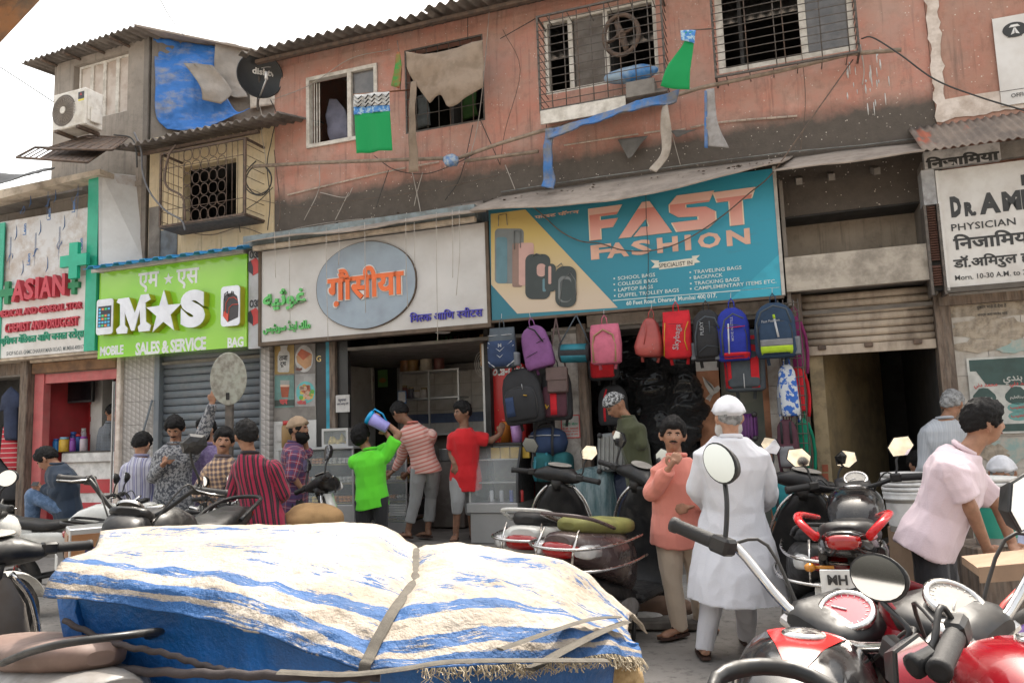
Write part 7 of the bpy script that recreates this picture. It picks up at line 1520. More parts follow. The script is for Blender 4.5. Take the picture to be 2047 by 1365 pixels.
 if shirt is not None:
  m=torso(fit,-hem/np.linalg.norm(N-P)-.12,1.1,.16)
  if hem>.4:
   m=torso(fit,-.15,1.1,.17); L2=P-axis*0; rg=[]
   for t,w_ in((.02,.17),(.35,.2),(.7,.23),(1,.25)):c=P+[0,0,-hem*t]; rg.append([c+R*(w_*wide+fit)*math.cos(a)+Ft*(w_*.72*wide+fit)*math.sin(a)for a in np.linspace(0,2*PI,21)[:-1]])
   m.loft(rg[::-1])
  bones=[(P,N,R,.15)]
  for s in 'LR':
   S,E_,Wr=arms[s]; m.ball(S,.058+fit,10,7); f=sleeve
   if f<=.5:m.tube([S,S+(E_-S)*f*1.9],[.058+fit,.05+fit],12)
   else:m.tube([S,E_],[.056+fit,.045+fit*.9],12); m.ball(E_,.045+fit*.9,10,7); m.tube([E_,E_+(Wr-E_)*(f-.5)*2*.97],[.045+fit*.9,.034+fit*.55],12)
   bones+=[(S,E_,R,.055),(E_,Wr,R,.05)]
  T.part('shirt',wrinkle(vox(m,vs_,2),.0085,10,d*3,bones),shirt)
  if collar:c=N+axis*.035; T.part('collar',MB().tube([c+R*.066*math.cos(a)+Ft*(.06*math.sin(a)-.012)-Ft*.0+axis*(.012*-math.sin(a))for a in np.linspace(0,2*PI,17)[:-1]],.015,6,closed=True),shirt)
 if pants is not None:
  m=torso(-.012,-.14,.04);
  for s in 'LR':
   hip,K,A=legs[s]; m.tube([hip,K],[.098,.073],12); m.ball(K,.072,10,7); m.tube([K,K+(A+[0,0,-.03]-K)*pant_end],[.073,.058],12)
  T.part('trousers',wrinkle(vox(m,vs_,2),.008,10,d),pants)
 if feet and not seated:
  for s in 'LR':
   A=legs[s][2]; fd=nz_(feet[s]); h_=np.array([A[0],A[1],max(A[2]-.075,floor)]); sd=np.cross(fd,(0,0,1)); sm__=MB().loft([[h_+fd*a+sd*b*w_+[0,0,z]for a,w_ in((-.06,.6),(0,.8),(.08,1),(.15,1),(.2,.5))for b in(.047,)]+[h_+fd*a-sd*.047*w_+[0,0,z]for a,w_ in((.2,.5),(.15,1),(.08,1),(0,.8),(-.06,.6))]for z in(-.006,.012)],sm=False)
   sm__.tube([h_+fd*.08+sd*.045+[0,0,.01],h_+fd*.07+[0,0,.065],h_+fd*.08-sd*.045+[0,0,.01]],.01,5,flat=.5); sm__.tube([h_+fd*.03+sd*.04+[0,0,.01],h_+fd*.03+[0,0,.075],h_+fd*.03-sd*.04+[0,0,.01]],.008,5,flat=.5); T.part('sandal',sm__,M('sandal_brown',(.06,.03,.022),.6))
 T.base=(P[0],P[1],floor); T.done(); return p
C=clothm
ft=lambda a,b:{'L':a,'R':b}
person('seated man in navy shirt and jeans looking at his phone outside the medical shop',8.3,dict(H=(96,918),N=(118,932),SR=(137,948,-.12),SL=(112,944,.2),ER=(112,985,-.1),WR=(88,975,-.02),hR=(74,970),EL=(105,985,.25),WL=(86,978,.1),P=(135,1018),KR=(68,992,-.05),AR=(62,1060),KL=(66,988,.2),AL=(62,1060,.2)),-85,-35,0,C('navy_shirt',(.016,.03,.055)),C('jeans',(.06,.11,.2),'dots',(.1,.16,.27),f=14),0,hem=.1,seated=True,floor=.3)
person('man seen from behind in pale shirt with lilac stripes sitting on a motorcycle',8.3,dict(H=(283,890),N=(284,916),SL=(254,930),SR=(316,930),EL=(248,985),WL=(262,1005,.25),ER=(326,980),WR=(308,985,.3),P=(283,1012),KL=(260,1030,.35),KR=(320,1030,.3)),170,-12,0,C('lilac_stripe',(.5,.5,.58),'v',(.25,.24,.36),(.2,.2,.4),26,.28),C('jeans',0),1,hem=.06,seated=True)
pd=person('man in grey patterned shirt holding a phone and reaching up to the round disc',8.0,dict(H=(350,857),N=(350,892),SL=(318,907),SR=(385,905),EL=(306,955),WL=(326,928,-.25),hL=(342,917,-.3),ER=(408,862),WR=(424,806),hR=(431,775),P=(346,990)),8,-28,0,C('grey_floral',(.3,.3,.31),'dots',(.06,.065,.08),f=38),C('jeans',0),0,hem=.14,moustache=True,wide=1.1)
person('man in lilac shirt with light beard half hidden behind the plaid man',8.3,dict(H=(412,861),N=(420,893),SL=(398,908),SR=(450,908),P=(428,1000)),-35,0,0,C('lilac_shirt',(.25,.2,.36),'dots',(.18,.13,.28),f=30),C('jeans',0),1,beard='s',wide=1.1)
person('thin man in tan and navy checked shirt sitting sideways on a grey motorcycle',7.4,dict(H=(447,884),N=(447,918),SL=(418,934),SR=(476,936),EL=(397,985),WL=(430,1020,-.15),hL=(434,1045,-.2),ER=(486,985),WR=(500,1000,-.2),P=(456,1012),KL=(500,1022,-.35),KR=(520,1020,-.1),AL=(505,1090,-.3),AR=(520,1090)),18,2,6,C('tan_check',(.55,.33,.18),'plaid',(.02,.03,.07),(.5,.42,.33),22,.5),C('olive_trousers',(.075,.07,.06)),0,hem=.1,hair='short',moustache=True,seated=True)
person('man from behind in crimson shirt with black stripes and dark jeans',6.5,dict(H=(492,874),N=(502,912),SL=(474,930),SR=(548,928),EL=(463,985),WL=(478,960,.28),ER=(566,985,.05),WR=(540,1010,.3),P=(524,1032)),-140,0,0,C('crimson_stripe',(.3,.015,.05),'v',(.02,.015,.02),(.02,.015,.02),27,.36),C('dark_jeans',(.03,.045,.08)),0,hem=.16)
person('bearded man in tan skullcap and red blue checked shirt with hand on hip',8.5,dict(H=(596,860),N=(590,890),SR=(592,908,-.18),SL=(588,908,.18),ER=(584,950,-.25),WR=(602,975,-.2),hR=(608,980,-.1),EL=(612,905,.15),WL=(610,880,.1),P=(588,990)),82,5,0,C('red_blue_check',(.28,.03,.05),'plaid',(.025,.04,.12),(.4,.3,.35),13,.5),C('black_trousers',(.02,.02,.022)),0,.62,.12,hair='short',beard='l',cap=M('tan_cap',(.38,.27,.18),.9,bs=60),fit=.028)
pg_=person('boy in bright lime green polo shirt drinking from a lilac jug, seen from behind',8.3,dict(H=(722,874),N=(740,903),SL=(708,915),SR=(771,905),EL=(790,890,.25),WL=(772,865,.3),hL=(762,855,.2),ER=(797,868),WR=(768,842,.1),hR=(752,832,.1),P=(742,992),KL=(728,1060),KR=(762,1060)),150,38,-10,C('lime_polo',(.13,.72,.03)),C('black_trousers',0),0,.42,.06)
person('young man in pink and white striped top and grey trousers bending forward',9.15,dict(H=(800,826),N=(825,850),SL=(806,868),SR=(862,862),EL=(803,915,.15),WL=(786,942,.2),hL=(774,952,.2),ER=(840,920,.3),WR=(815,945,.4),P=(850,930),KL=(832,992),AL=(815,1062),KR=(862,992,.15),AR=(855,1060,.1)),-130,-25,0,C('pink_stripe',(.62,.4,.35),'h',(.52,.17,.14),f=22,w=.4),C('grey_trousers',(.27,.27,.27)),2,.93,.02,floor=.28,pant_end=.68,feet=ft((-.8,.5,0),(-.6,.6,0)),fit=.016)
person('young man in red T-shirt and rolled grey trousers leaning on the display fridge',8.95,dict(H=(925,826),N=(928,858),SL=(904,870),SR=(956,868),EL=(902,905),WL=(908,928,-.1),hL=(913,942,-.1),ER=(982,880),WR=(1000,868),hR=(1004,850),P=(930,950),KL=(915,1000,-.1),AL=(911,1064,-.05),KR=(940,1005,.2),AR=(944,1060,.25)),-55,0,0,C('red_tee',(.56,.01,.015)),C('grey_trousers',0),2,.4,.1,floor=.29,pant_end=.35,feet=ft((-.1,-1,0),(.2,-1,0)),moustache=False,collar=False)
person('man in olive shirt and patterned cap bending over a silver case',8.0,dict(H=(1232,812),N=(1256,838),SR=(1276,852,-.1),SL=(1256,850,.22),ER=(1282,888,-.15),WR=(1250,874,-.05),hR=(1232,868),EL=(1262,885,.3),WL=(1244,875,.2),P=(1278,950)),-80,-35,0,C('olive_shirt',(.06,.065,.03)),C('jeans',0),0,.9,.06,hair=None,cap=M('patterned_cap',(.35,.35,.35),.9,c2=(.05,.05,.05),ns=45,lo=.48,hi=.52))
person('man in salmon shirt and beige trousers with hand on his chin facing the camera',5.65,dict(H=(1345,872),N=(1352,918),SL=(1316,940),SR=(1402,940),EL=(1303,985,-.05),WL=(1336,938,-.22),hL=(1356,908,-.24),ER=(1420,1000),WR=(1385,1010,-.1),P=(1358,1062),KL=(1345,1160),AL=(1360,1247),KR=(1392,1150,.1),AR=(1402,1235,.25)),-8,2,4,C('salmon_shirt',(.68,.24,.185)),C('beige_trousers',(.6,.49,.38)),0,hem=.03,moustache=True,feet=ft((-.9,-.5,0),(.3,-1,0)),wide=1.15,curl=.9,vs_=.0075)
person('old man from behind in long white kurta and white prayer cap',5.15,dict(H=(1457,838),N=(1460,882),SL=(1408,905),SR=(1518,905),EL=(1393,975,.05),WL=(1420,1015,.3),ER=(1540,985,.05),WR=(1510,1020,.3),P=(1468,1062),KL=(1425,1180),AL=(1408,1288,-.05),KR=(1490,1180),AR=(1492,1262,.25)),-172,0,0,C('white_kurta',(.66,.66,.7)),C('white_pajama',(.66,.66,.7)),1,hem=.42,hair='short_g',beard='l_w',cap=M('white_cap',(.7,.7,.74),.9,bs=40),feet=ft((.1,1,0),(.2,1,0)),wide=1.22,fit=.03,vs_=.0085)
person('grey haired man in pale grey shirt from behind near the dark entrance',7.2,dict(H=(1903,810),N=(1886,842),SL=(1848,862),SR=(1925,858),P=(1872,970)),125,-12,0,C('pale_grey_shirt',(.42,.44,.47),'v',(.36,.38,.42),f=50,w=.3),C('grey_trousers',0),0,hem=.1,hair='short_g',wide=1.1)
person('man in pale pink short sleeved shirt and black shorts leaning forward over a cart',4.4,dict(H=(1964,848),N=(1928,908),SR=(1905,930,-.16),SL=(1925,925,.2),ER=(1940,1015,-.2),WR=(1972,1092,-.1),hR=(1990,1120),EL=(1995,1010,.2),WL=(2024,1088,.1),hL=(2040,1110),P=(1862,1062),KL=(1900,1200,.15),KR=(1870,1220,-.1)),84,0,-8,C('pale_pink_shirt',(.66,.53,.57)),C('black_shorts',(.025,.025,.03)),0,.4,.06,hair='short',wide=1.1,fit=.028,vs_=.008)
person('seated old man with white cap and grey beard at the right edge',6.3,dict(H=(2004,948),N=(2010,990),SL=(1972,1012),SR=(2048,1012),P=(2012,1100),KL=(1985,1120,-.4),KR=(2040,1120,-.4)),-40,-15,0,C('pale_blue_kurta',(.42,.45,.6)),C('pale_blue_kurta',0),0,hair='short_g',beard='l_g',cap=M('white_cap',0),seated=True)
person('seated figure in pale blue shirt mostly hidden behind the grey haired man',7.5,dict(H=(1836,930),N=(1832,962),SL=(1800,975),SR=(1865,975),P=(1832,1050),KL=(1810,1060,-.3),KR=(1850,1060,-.3)),20,-10,0,C('pale_blue_kurta',0),C('grey_trousers',0),0,seated=True)
person('chemist in grey checked shirt behind the medical counter',11.9,dict(H=(224,826),N=(222,848),SL=(206,856),SR=(240,858),P=(220,910)),60,-20,0,C('grey_check',(.12,.14,.17),'plaid',(.2,.22,.25),(.3,.3,.3),20,.5),C('black_trousers',0),0,floor=.17)
def phone(x,y,d,lab,tl=.3):c=W(x,y,d); one('phone',MB().obox(c,RT*.036,FW*.02*1+UP*.065*tl,np.cross(RT,FW*.02+UP*.065*tl)*.08,.004),black_pl,lab,'phone')
phone(343,914,7.64,'dark phone held by the man in the grey patterned shirt'); phone(70,967,8.25,'dark phone held by the seated man in navy')
jp=W(757,845,8.25); T=Thing('water_jug','lilac plastic jug with blue lid held up to drink','jug'); ja=nz_(RT*.85-UP*.5)
T.part('jug_body',MB().lathe(jp-ja*.1,ja,[(.07,0),(.068,.05),(.06,.2),(.055,.21)],16),M('lilac_jug',(.35,.33,.75),.3)); T.part('lid',MB().lathe(jp-ja*.14,ja,[(.05,0),(.075,.01),(.076,.045),(.06,.05)],16),M('jug_blue',(.0,.3,.6),.35)); T.part('handle',MB().tube([jp-ja*.08+UP*.07,jp-ja*.05+UP*.12,jp+ja*.05+UP*.12,jp+ja*.1+UP*.06],.01,6),M('jug_blue',0)); T.done()
T=Thing('round_sign','worn oval looking metal disc on a dark post seen from behind','road sign'); c=W(457,757,7.6); ax=nz_(EYE-c+np.array([2.9,0,0])*1.75); discm=M('worn_disc',(.38,.38,.33),.6,c2=(.2,.18,.15),ns=16,lo=.4,hi=.65,bs=40,bst=.5,dirt=.5,ds=5,dc=(.45,.5,.42))
a1=RT; a2=UP; T.part('disc',MB().loft([[c+a1*.125*r*math.cos(a)+(FW*.15)*r*math.cos(a)+a2*.258*r*math.sin(a)+FW*o for a in np.linspace(0,2*PI,41)[:-1]]for r,o in((.01,0),(.97,0),(1,.006),(.97,.014),(.01,.014))],sm=False),discm)
b=W(456,800,7.66); T.part('post',MB().box(b[0]-.035,b[0]+.035,b[1]+.01,b[1]+.07,0,b[2],.006),iron); T.part('slot',MB().obox(W(455,792,7.58),RT*.018,FW*.004,UP*.035,.003),dark_in); T.done()
# MOTORCYCLES AND SCOOTERS
tyre_m=M('tyre_rubber',(.03,.029,.028),.85,bs=90,bst=.4,dirt=.5,ds=9,dc=(.13,.115,.1)); chrome=M('chrome',(.62,.61,.6),.16,metal=1,c2=(.5,.48,.46),ns=5,dirt=.15,ds=9); dull_metal=M('dusty_alloy',(.3,.29,.28),.5,metal=.6,dirt=.5,ds=9,dc=(.2,.17,.14))
dusty_black=M('dusty_black',(.014,.014,.015),.42,dirt=.28,ds=9,dc=(.1,.09,.078),spec=.35); seat_m=M('seat_vinyl',(.016,.016,.017),.5,bs=70,bst=.2,dirt=.3,ds=7,dc=(.09,.08,.07),spec=.35)
mirror_m=M('mirror_glass',(.85,.87,.88),.03,metal=1,c2=(.82,.84,.85)); tail_red=M('tail_red',(.3,.006,.006),.15,coat=.5); clear_l=M('lens',(.6,.6,.6),.1,coat=.5); grip_m=M('rubber_grip',(.018,.017,.017),.7,bs=60,bst=.5); plate_m=P_('plate_white',(.66,.66,.64),.5,dirt=.2)
def paint(nm,c,dirt=.06):return M(nm,c,.13,c2=tuple(v*.9 for v in c),coat=.25,spec=.3,dirt=dirt,ds=5,dc=(.22,.19,.16))
def bloft(R_,n=18,p=2.6):
 mb=MB(); mb.loft([[(x+(dx*math.sin(a)),y+w*math.copysign(abs(math.cos(a))**(2/p),math.cos(a)),z+h*math.copysign(abs(math.sin(a))**(2/p),math.sin(a)))for a in np.linspace(0,2*PI,n+1)[:-1]]for x,y,z,w,h,dx in[(r+(0,))[:6]for r in R_]]); return mb
def wheel(T,x,r,tw,col,X=None,spokes=6,disc=True):
 f=lambda m:m.xf(X)if X else m; c=(x,0,r); i=T.part('wheel',f(MB().lathe((x,-tw*.36,r),(0,1,0),[(r*.6,0),(r*.74,0),(r*.76,tw*.1),(r*.7,tw*.36),(r*.76,tw*.62),(r*.74,tw*.72),(r*.6,tw*.72),(r*.64,tw*.36),(r*.6,0)],28,cap=False)),col)
 T.part('tyre',f(MB().lathe((x,-tw/2,r),(0,1,0),[(r*.74,tw*.12),(r*.84,0),(r*.94,tw*.08),(r,tw*.35),(r,tw*.65),(r*.94,tw*.92),(r*.84,tw),(r*.74,tw*.88),(r*.74,tw*.12)],36,cap=False)),tyre_m,i)
 T.part('hub',f(MB().lathe((x,-.05,r),(0,1,0),[(.035,0),(.05,.02),(.05,.08),(.035,.1)],14)),dull_metal,i)
 for k in range(spokes):a=2*PI*k/spokes; T.part('spoke',f(MB().tube([(x+.03*math.cos(a),0,r+.03*math.sin(a)),(x+r*.66*math.cos(a+.12),0,r+r*.66*math.sin(a+.12))],[.016,.011],6)),col,i)
 if disc:T.part('brake_disc',f(MB().lathe((x,.055,r),(0,1,0),[(.07,0),(.12,0),(.12,.004),(.07,.004)],22)),dull_metal,i)
def bars(T,X,hx,hz,half,rise,back,mir=(1,1),shape='round',col=None,gripm=None,gm=None,mh=.17,mw=.05,chrome_bar=True,mback=.0):
 f=lambda m:m.xf(X); b=T.part('handlebar',f(MB().tube(catmull([(hx-back,-half+.12,hz+rise),(hx-back*.5,-half*.62,hz+rise),(hx,-.09,hz),(hx,.09,hz),(hx-back*.5,half*.62,hz+rise),(hx-back,half-.12,hz+rise)],4),.013,8)),chrome if chrome_bar else dusty_black)
 for sg,mi in((1,mir[0]),(-1,mir[1])):
  e=np.array((hx-back,sg*(half-.12),hz+rise)); o=np.array((hx-back*1.35,sg*half,hz+rise-.005)); d=nz_(o-e)
  T.part('grip',f(MB().tube([e-d*.005,e+d*.004,e+d*.12,e+d*.124,e+d*.138,e+d*.14],[.019,.021,.02,.023,.023,.015],12)),gripm or grip_m,b); T.part('switch_pod',f(MB().obox(e-d*.03,d*.03,(.022,0,0),(0,0,.024),.008)),dusty_black,b)
  T.part('lever',f(MB().tube([e-d*.03+[.03,0,.005],e+d*.05+[.055,0,-.005],e+d*.13+[.045,0,-.005]],[.009,.007,.006],6,flat=.6)),chrome if gm is None else gm,b)
  T.part('cable',f(MB().tube(catmull([e-d*.02+[.03,0,0],e-d*.08+[.1,0,.02],(hx+.1,sg*.08,hz-.08)],4),.005,5)),cable_m,b)
  if mi:
   q=e-d*.035; mw_=mw if np.isscalar(mw)else mw[0 if sg>0 else 1]; mh_=mh if np.isscalar(mh)else mh[0 if sg>0 else 1]; m0=q+np.array((.02+mback,sg*mw_,mh_))if mi>0 else q+np.array((-.02,sg*.17,.0)); s_=T.part('mirror',f(MB().tube(catmull([q,q+[.01,sg*.02,.05],(q+m0)/2+[.01,0,.01],m0-[-.02,0,.04]],4),[.007]*13,6)),dusty_black,b)
   n=24; g_=lambda k,x_:[(m0[0]+x_,m0[1]+sg*.012+.068*k*(math.copysign(abs(math.cos(a))**(.85 if shape=='hex' else 1),math.cos(a)))+(.012*math.sin(a)*sg),m0[2]+.05*k*math.sin(a)*(1.2 if shape=='hex' else 1))for a in np.linspace(0,2*PI,(7 if shape=='hex' else n)+(0))[:-1]]
   T.part('mirror_shell',f(MB().loft([g_(.3,.045),g_(.8,.032),g_(1.07,.004),g_(1.07,0)],sm=shape!='hex')),dusty_black,b); T.part('mirror_face',f(MB().loft([g_(.98,-.0005),g_(.98,-.003)],sm=False)),mirror_m,b)
 return b
def place(x,y,hd,lean=0,s=1.0,pitch=0):return Matrix.Translation((x,y,0))@Matrix.Rotation(math.radians(hd),4,'Z')@Matrix.Rotation(math.radians(lean),4,'X')@Matrix.Scale(s,4)
def at_px(px,py,d,lx,hd,s=1.0):w=W(px,py,d); h=math.radians(hd); return w[0]-lx*s*math.cos(h),w[1]-lx*s*math.sin(h)
def motorbike(lab,Mx,body,steer=25,seat=None,tailc=None,mir=(1,1),shape='round',wheelc=None,sport=False,visor=None,dial=None,mh=.17,mw=.05,box=None,plate=None,tank_text=None,bar=(.38,.1,.1),rail=True,tank_w=.15,pz=.0,cb_=False,decal=None,rightpipe=True):
 T=Thing('motorcycle',lab,'motorcycle',frame=Mx,base=(0,0,0)); tc=tailc or body; wc=wheelc or dusty_black
 ax=Vector((-.42,0,.9)); X=Matrix.Translation((.5,0,.85))@Matrix.Rotation(math.radians(steer),4,ax)@Matrix.Translation((-.5,0,-.85)); f=lambda m:m.xf(X)
 wheel(T,-.66,.3,.12,wc); wheel(T,.72,.3,.09,wc,X)
 for sg in(1,-1):
  T.part('fork',f(MB().tube([(.72,sg*.075,.3),(.6,sg*.075,.58),(.46,sg*.075,.93)],[.026,.024,.018],8)),chrome)
  T.part('shock',MB().tube([(-.6,sg*.11,.34),(-.42,sg*.11,.68)],.018,6),dull_metal); T.part('spring',MB().tube([(-.58+.14*t+0*t,sg*.11+.03*math.cos(t*40),.39+.24*t+.03*math.sin(t*40))for t in np.linspace(0,1,50)],.006,4),M('spring_red',(.4,.03,.02),.5))
  T.part('swing_arm',MB().tube([(-.66,sg*.09,.3),(-.1,sg*.09,.38)],.02,6),dusty_black)
 T.part('front_mudguard',f(MB().grid([[(.72+.33*math.cos(a),y,.3+.33*math.sin(a)+.01-y*y*4)for y in np.linspace(-.065,.065,5)]for a in np.linspace(.35,2.5,12)],True,(0,0,-.004))),tc)
 T.part('frame',MB().tube([(.46,0,.85),(.3,0,.5),(.2,0,.3),(-.1,0,.28),(-.15,0,.6),(-.5,0,.74)],.022,7).tube([(.44,0,.88),(.1,0,.75),(-.4,0,.72)],.025,6),dusty_black)
 e=T.part('engine',MB().box(-.08,.2,-.12,.12,.26,.46,.04),dull_metal);
 for k in range(8):T.part('cooling_fin',MB().box(.02+k*.012,.2+k*.012,-.09,.09,.46+k*.024,.472+k*.024),dull_metal,e)
 T.part('crank_cover',MB().lathe((.03,.12,.36),(0,1,0),[(.1,0),(.095,.025),(.05,.04)],18),dusty_black,e); T.part('crank_cover',MB().lathe((.05,-.12,.36),(0,-1,0),[(.1,0),(.095,.025),(.05,.04)],18),dusty_black,e)
 sg=-1
 T.part('exhaust_pipe',MB().tube(catmull([(.2,sg*.05,.52),(.33,sg*.08,.42),(.22,sg*.12,.2),(-.15,sg*.14,.2)],5),.02,8),chrome); T.part('muffler',MB().tube([(-.12,sg*.15,.2),(-.2,sg*.16,.22),(-.55,sg*.17,.3),(-.85,sg*.175,.38),(-.87,sg*.175,.385)],[.028,.05,.062,.058,.04],12,flat=1.2),M('muffler_metal',(.3,.28,.26),.45,metal=.7,dirt=.5,ds=8,dc=(.2,.15,.1)))
 w=tank_w; T.part('tank',bloft([(-.13,0,.8,.05,.03),(-.1,0,.82,.08,.07),(0,0,.86,w*.85,.11),(.15,0,.885,w,.135),(.28,0,.89,w*1.02,.135),(.38,0,.88,w*.85,.11),(.44,0,.87,w*.5,.07),(.46,0,.865,.04,.03)],24),body)
 T.part('fuel_cap',MB().lathe((.24,0,1.018),(.05,0,1),[(.05,0),(.048,.01),(.04,.014)],20),chrome)
 if decal:
  for s_,(x0,x1,a0,a1,b0,b1,m)in enumerate(decal):
   for sg in(1,-1):
    Pd=[]
    for u in np.linspace(0,1,13):
     x=x0+(x1-x0)*u; ww=np.interp(x,[0,.15,.28,.38],[w*.85,w,w*1.02,w*.85]); hh=np.interp(x,[0,.15,.28,.38],[.11,.135,.135,.11]); zc_=np.interp(x,[0,.15,.28,.38],[.86,.885,.89,.88]); lo_,hi_=a0+(b0-a0)*u,a1+(b1-a1)*u
     Pd.append([(x,sg*(ww+.0015)*max(math.cos((lo_+(hi_-lo_)*v)*PI/2),0)**(2/2.6),zc_+(hh+.0015+.0006*s_)*math.sin((lo_+(hi_-lo_)*v)*PI/2)**(2/2.6))for v in np.linspace(0,1,9)])
    T.part('decal',MB().grid(Pd,True),m)
 T.part('seat',bloft([(-.1,0,.84,.07,.03),(-.12,0,.845,.11,.045),(-.3,0,.83,.14,.05),(-.5,0,.86,.14,.055),(-.72,0,.89,.1,.05),(-.78,0,.9,.05,.02)],18,3),seat or seat_m)
 for sg in(1,-1):T.part('side_panel',bloft([(.0,sg*.11,.7,.02,.04),(-.15,sg*.13,.68,.025,.1),(-.35,sg*.14,.7,.025,.09),(-.5,sg*.13,.76,.02,.03)],12),tc)
 T.part('tail',bloft([(-.4,0,.78,.13,.05),(-.65,0,.82,.13,.055),(-.85,0,.87,.09,.045),(-.93,0,.89,.05,.025)],16,3),tc); T.part('tail_light',bloft([(-.9,0,.87,.075,.035),(-.95,0,.875,.06,.03),(-.96,0,.875,.03,.01)],14,3),tail_red)
 if rail:
  rb=catmull([(-.5,.16,.86),(-.72,.16,.93),(-.92,.12,.97),(-.97,0,.98),(-.92,-.12,.97),(-.72,-.16,.93),(-.5,-.16,.86)],4); T.part('grab_rail',MB().tube(rb,.014,8),dusty_black)
 T.part('rear_mudguard',MB().grid([[(-.66+.36*math.cos(a),y,.3+.38*math.sin(a)+.03)for y in np.linspace(-.07,.07,4)]for a in np.linspace(1.7,3.1,9)],True,(0,0,.004)),dusty_black)
 for sg in(1,-1):T.part('indicator',MB().tube([(-.88,sg*.05,.76),(-.88,sg*.13,.76)],.008,5).ball((-.885,sg*.15,.76),(.03,.025,.02),8,6),M('amber',(.5,.2,.02),.2))
 T.part('number_plate',MB().box(-1.0,-.992,-.1,.1,.56+pz,.7+pz,.003),plate_m)
 if plate:
  mb=MB()
  for k,t in enumerate(plate):V,F=text_mesh(t,.055,.0004,.002); V=V-[V[:,0].mean(),0,0]; mb.add([(-1.004-c,-a,pz+.64-k*.055+b)for a,b,c in V],F)
  T.part('lettering',mb,bk)
 T.part('foot_peg',MB().tube([(.0,-.24,.3),(.0,.24,.3)],.014,6),grip_m); T.part('side_stand',MB().tube([(.1,.1,.28),(.05,.26,.01)],.012,5),dusty_black)
 T.part('headlamp_cowl',f(bloft([(.52,0,.92,.1,.08),(.6,0,.93,.12,.1),(.7,0,.92,.1,.09),(.75,0,.9,.07,.06)],18,2.8)),body); T.part('headlamp',f(bloft([(.73,0,.905,.075,.06),(.775,0,.9,.05,.04)],14)),clear_l)
 vp=[]
 for t in np.linspace(-1,1,13):vp.append([(.72-.17*t*t-.04*q_,t*.15*(1-.25*q_),.95+.15*q_*(1-.6*t*t)-.02*t*t)for q_ in np.linspace(0,1,5)])
 if visor:T.part('visor',f(MB().grid(vp,True,(-.006,0,-.002))),visor)
 T.part('dash',f(bloft([(.42,0,.985,.07,.02),(.46,0,1.0,.1,.03),(.6,0,1.03,.1,.03),(.64,0,1.035,.06,.02)],16,3)),dusty_black)
 dc_=np.array((.52,-.02,1.04)); dn_=nz_((-.55,0,.83)); i=T.part('dial',f(MB().lathe(dc_,dn_,[(.068,0),(.07,.014),(.058,.018),(.056,.01)],26,cap=False)),chrome); T.part('dial_face',f(MB().lathe(dc_,dn_,[(.057,.006),(.057,.011)],26)),dial or M('dial_grey',(.3,.28,.25),.4),i)
 aa=np.cross(dn_,(0,1,0)); mb=MB()
 for k in range(15):a=-2.2+k*.31; q_=lambda r:dc_+dn_*.0115+(np.array((0,-1.,0))*math.sin(a)-aa*math.cos(a))*r; mb.tube([q_(.045),q_(.053)],.0012,4)
 mb.tube([dc_+dn_*.013,dc_+dn_*.013+(np.array((0,1.,0))-aa*-.4)*.035],.0022,4); T.part('dial_marks',f(mb),white_pl,i,kind='stuff')
 T.part('clamp',f(MB().box(.42,.47,-.1,.1,.955,.985,.01)),chrome)
 bars(T,X,.44,1.0,bar[0],bar[1],bar[2],mir,shape,mh=mh,mw=mw,chrome_bar=cb_)
 if box:T.part('steel_box',MB().box(-.95,-.6,-.45,-.18,.7,.97,.01),steel); T.part('box_panel',MB().box(-.958,-.9505,-.43,-.2,.71,.92),box); T.part('box_panel',MB().box(-.93,-.62,-.4585,-.451,.71,.92),box); T.part('emblem',MB().lathe((-.78,-.459,.76),(0,-1,0),[(.05,0),(.05,.003)],18),M('emblem_navy',(.03,.03,.15),.4))
 if tank_text:
  for sg in(-1,1):V,F=text_mesh(tank_text,.09,.0004,.003,.4); V=V-[V[:,0].mean(),0,0]; T.part('lettering',MB().add([(.18-sg*a,sg*(w+.006),.87+b)for a,b,c in V],F),bk)
 return T.done()
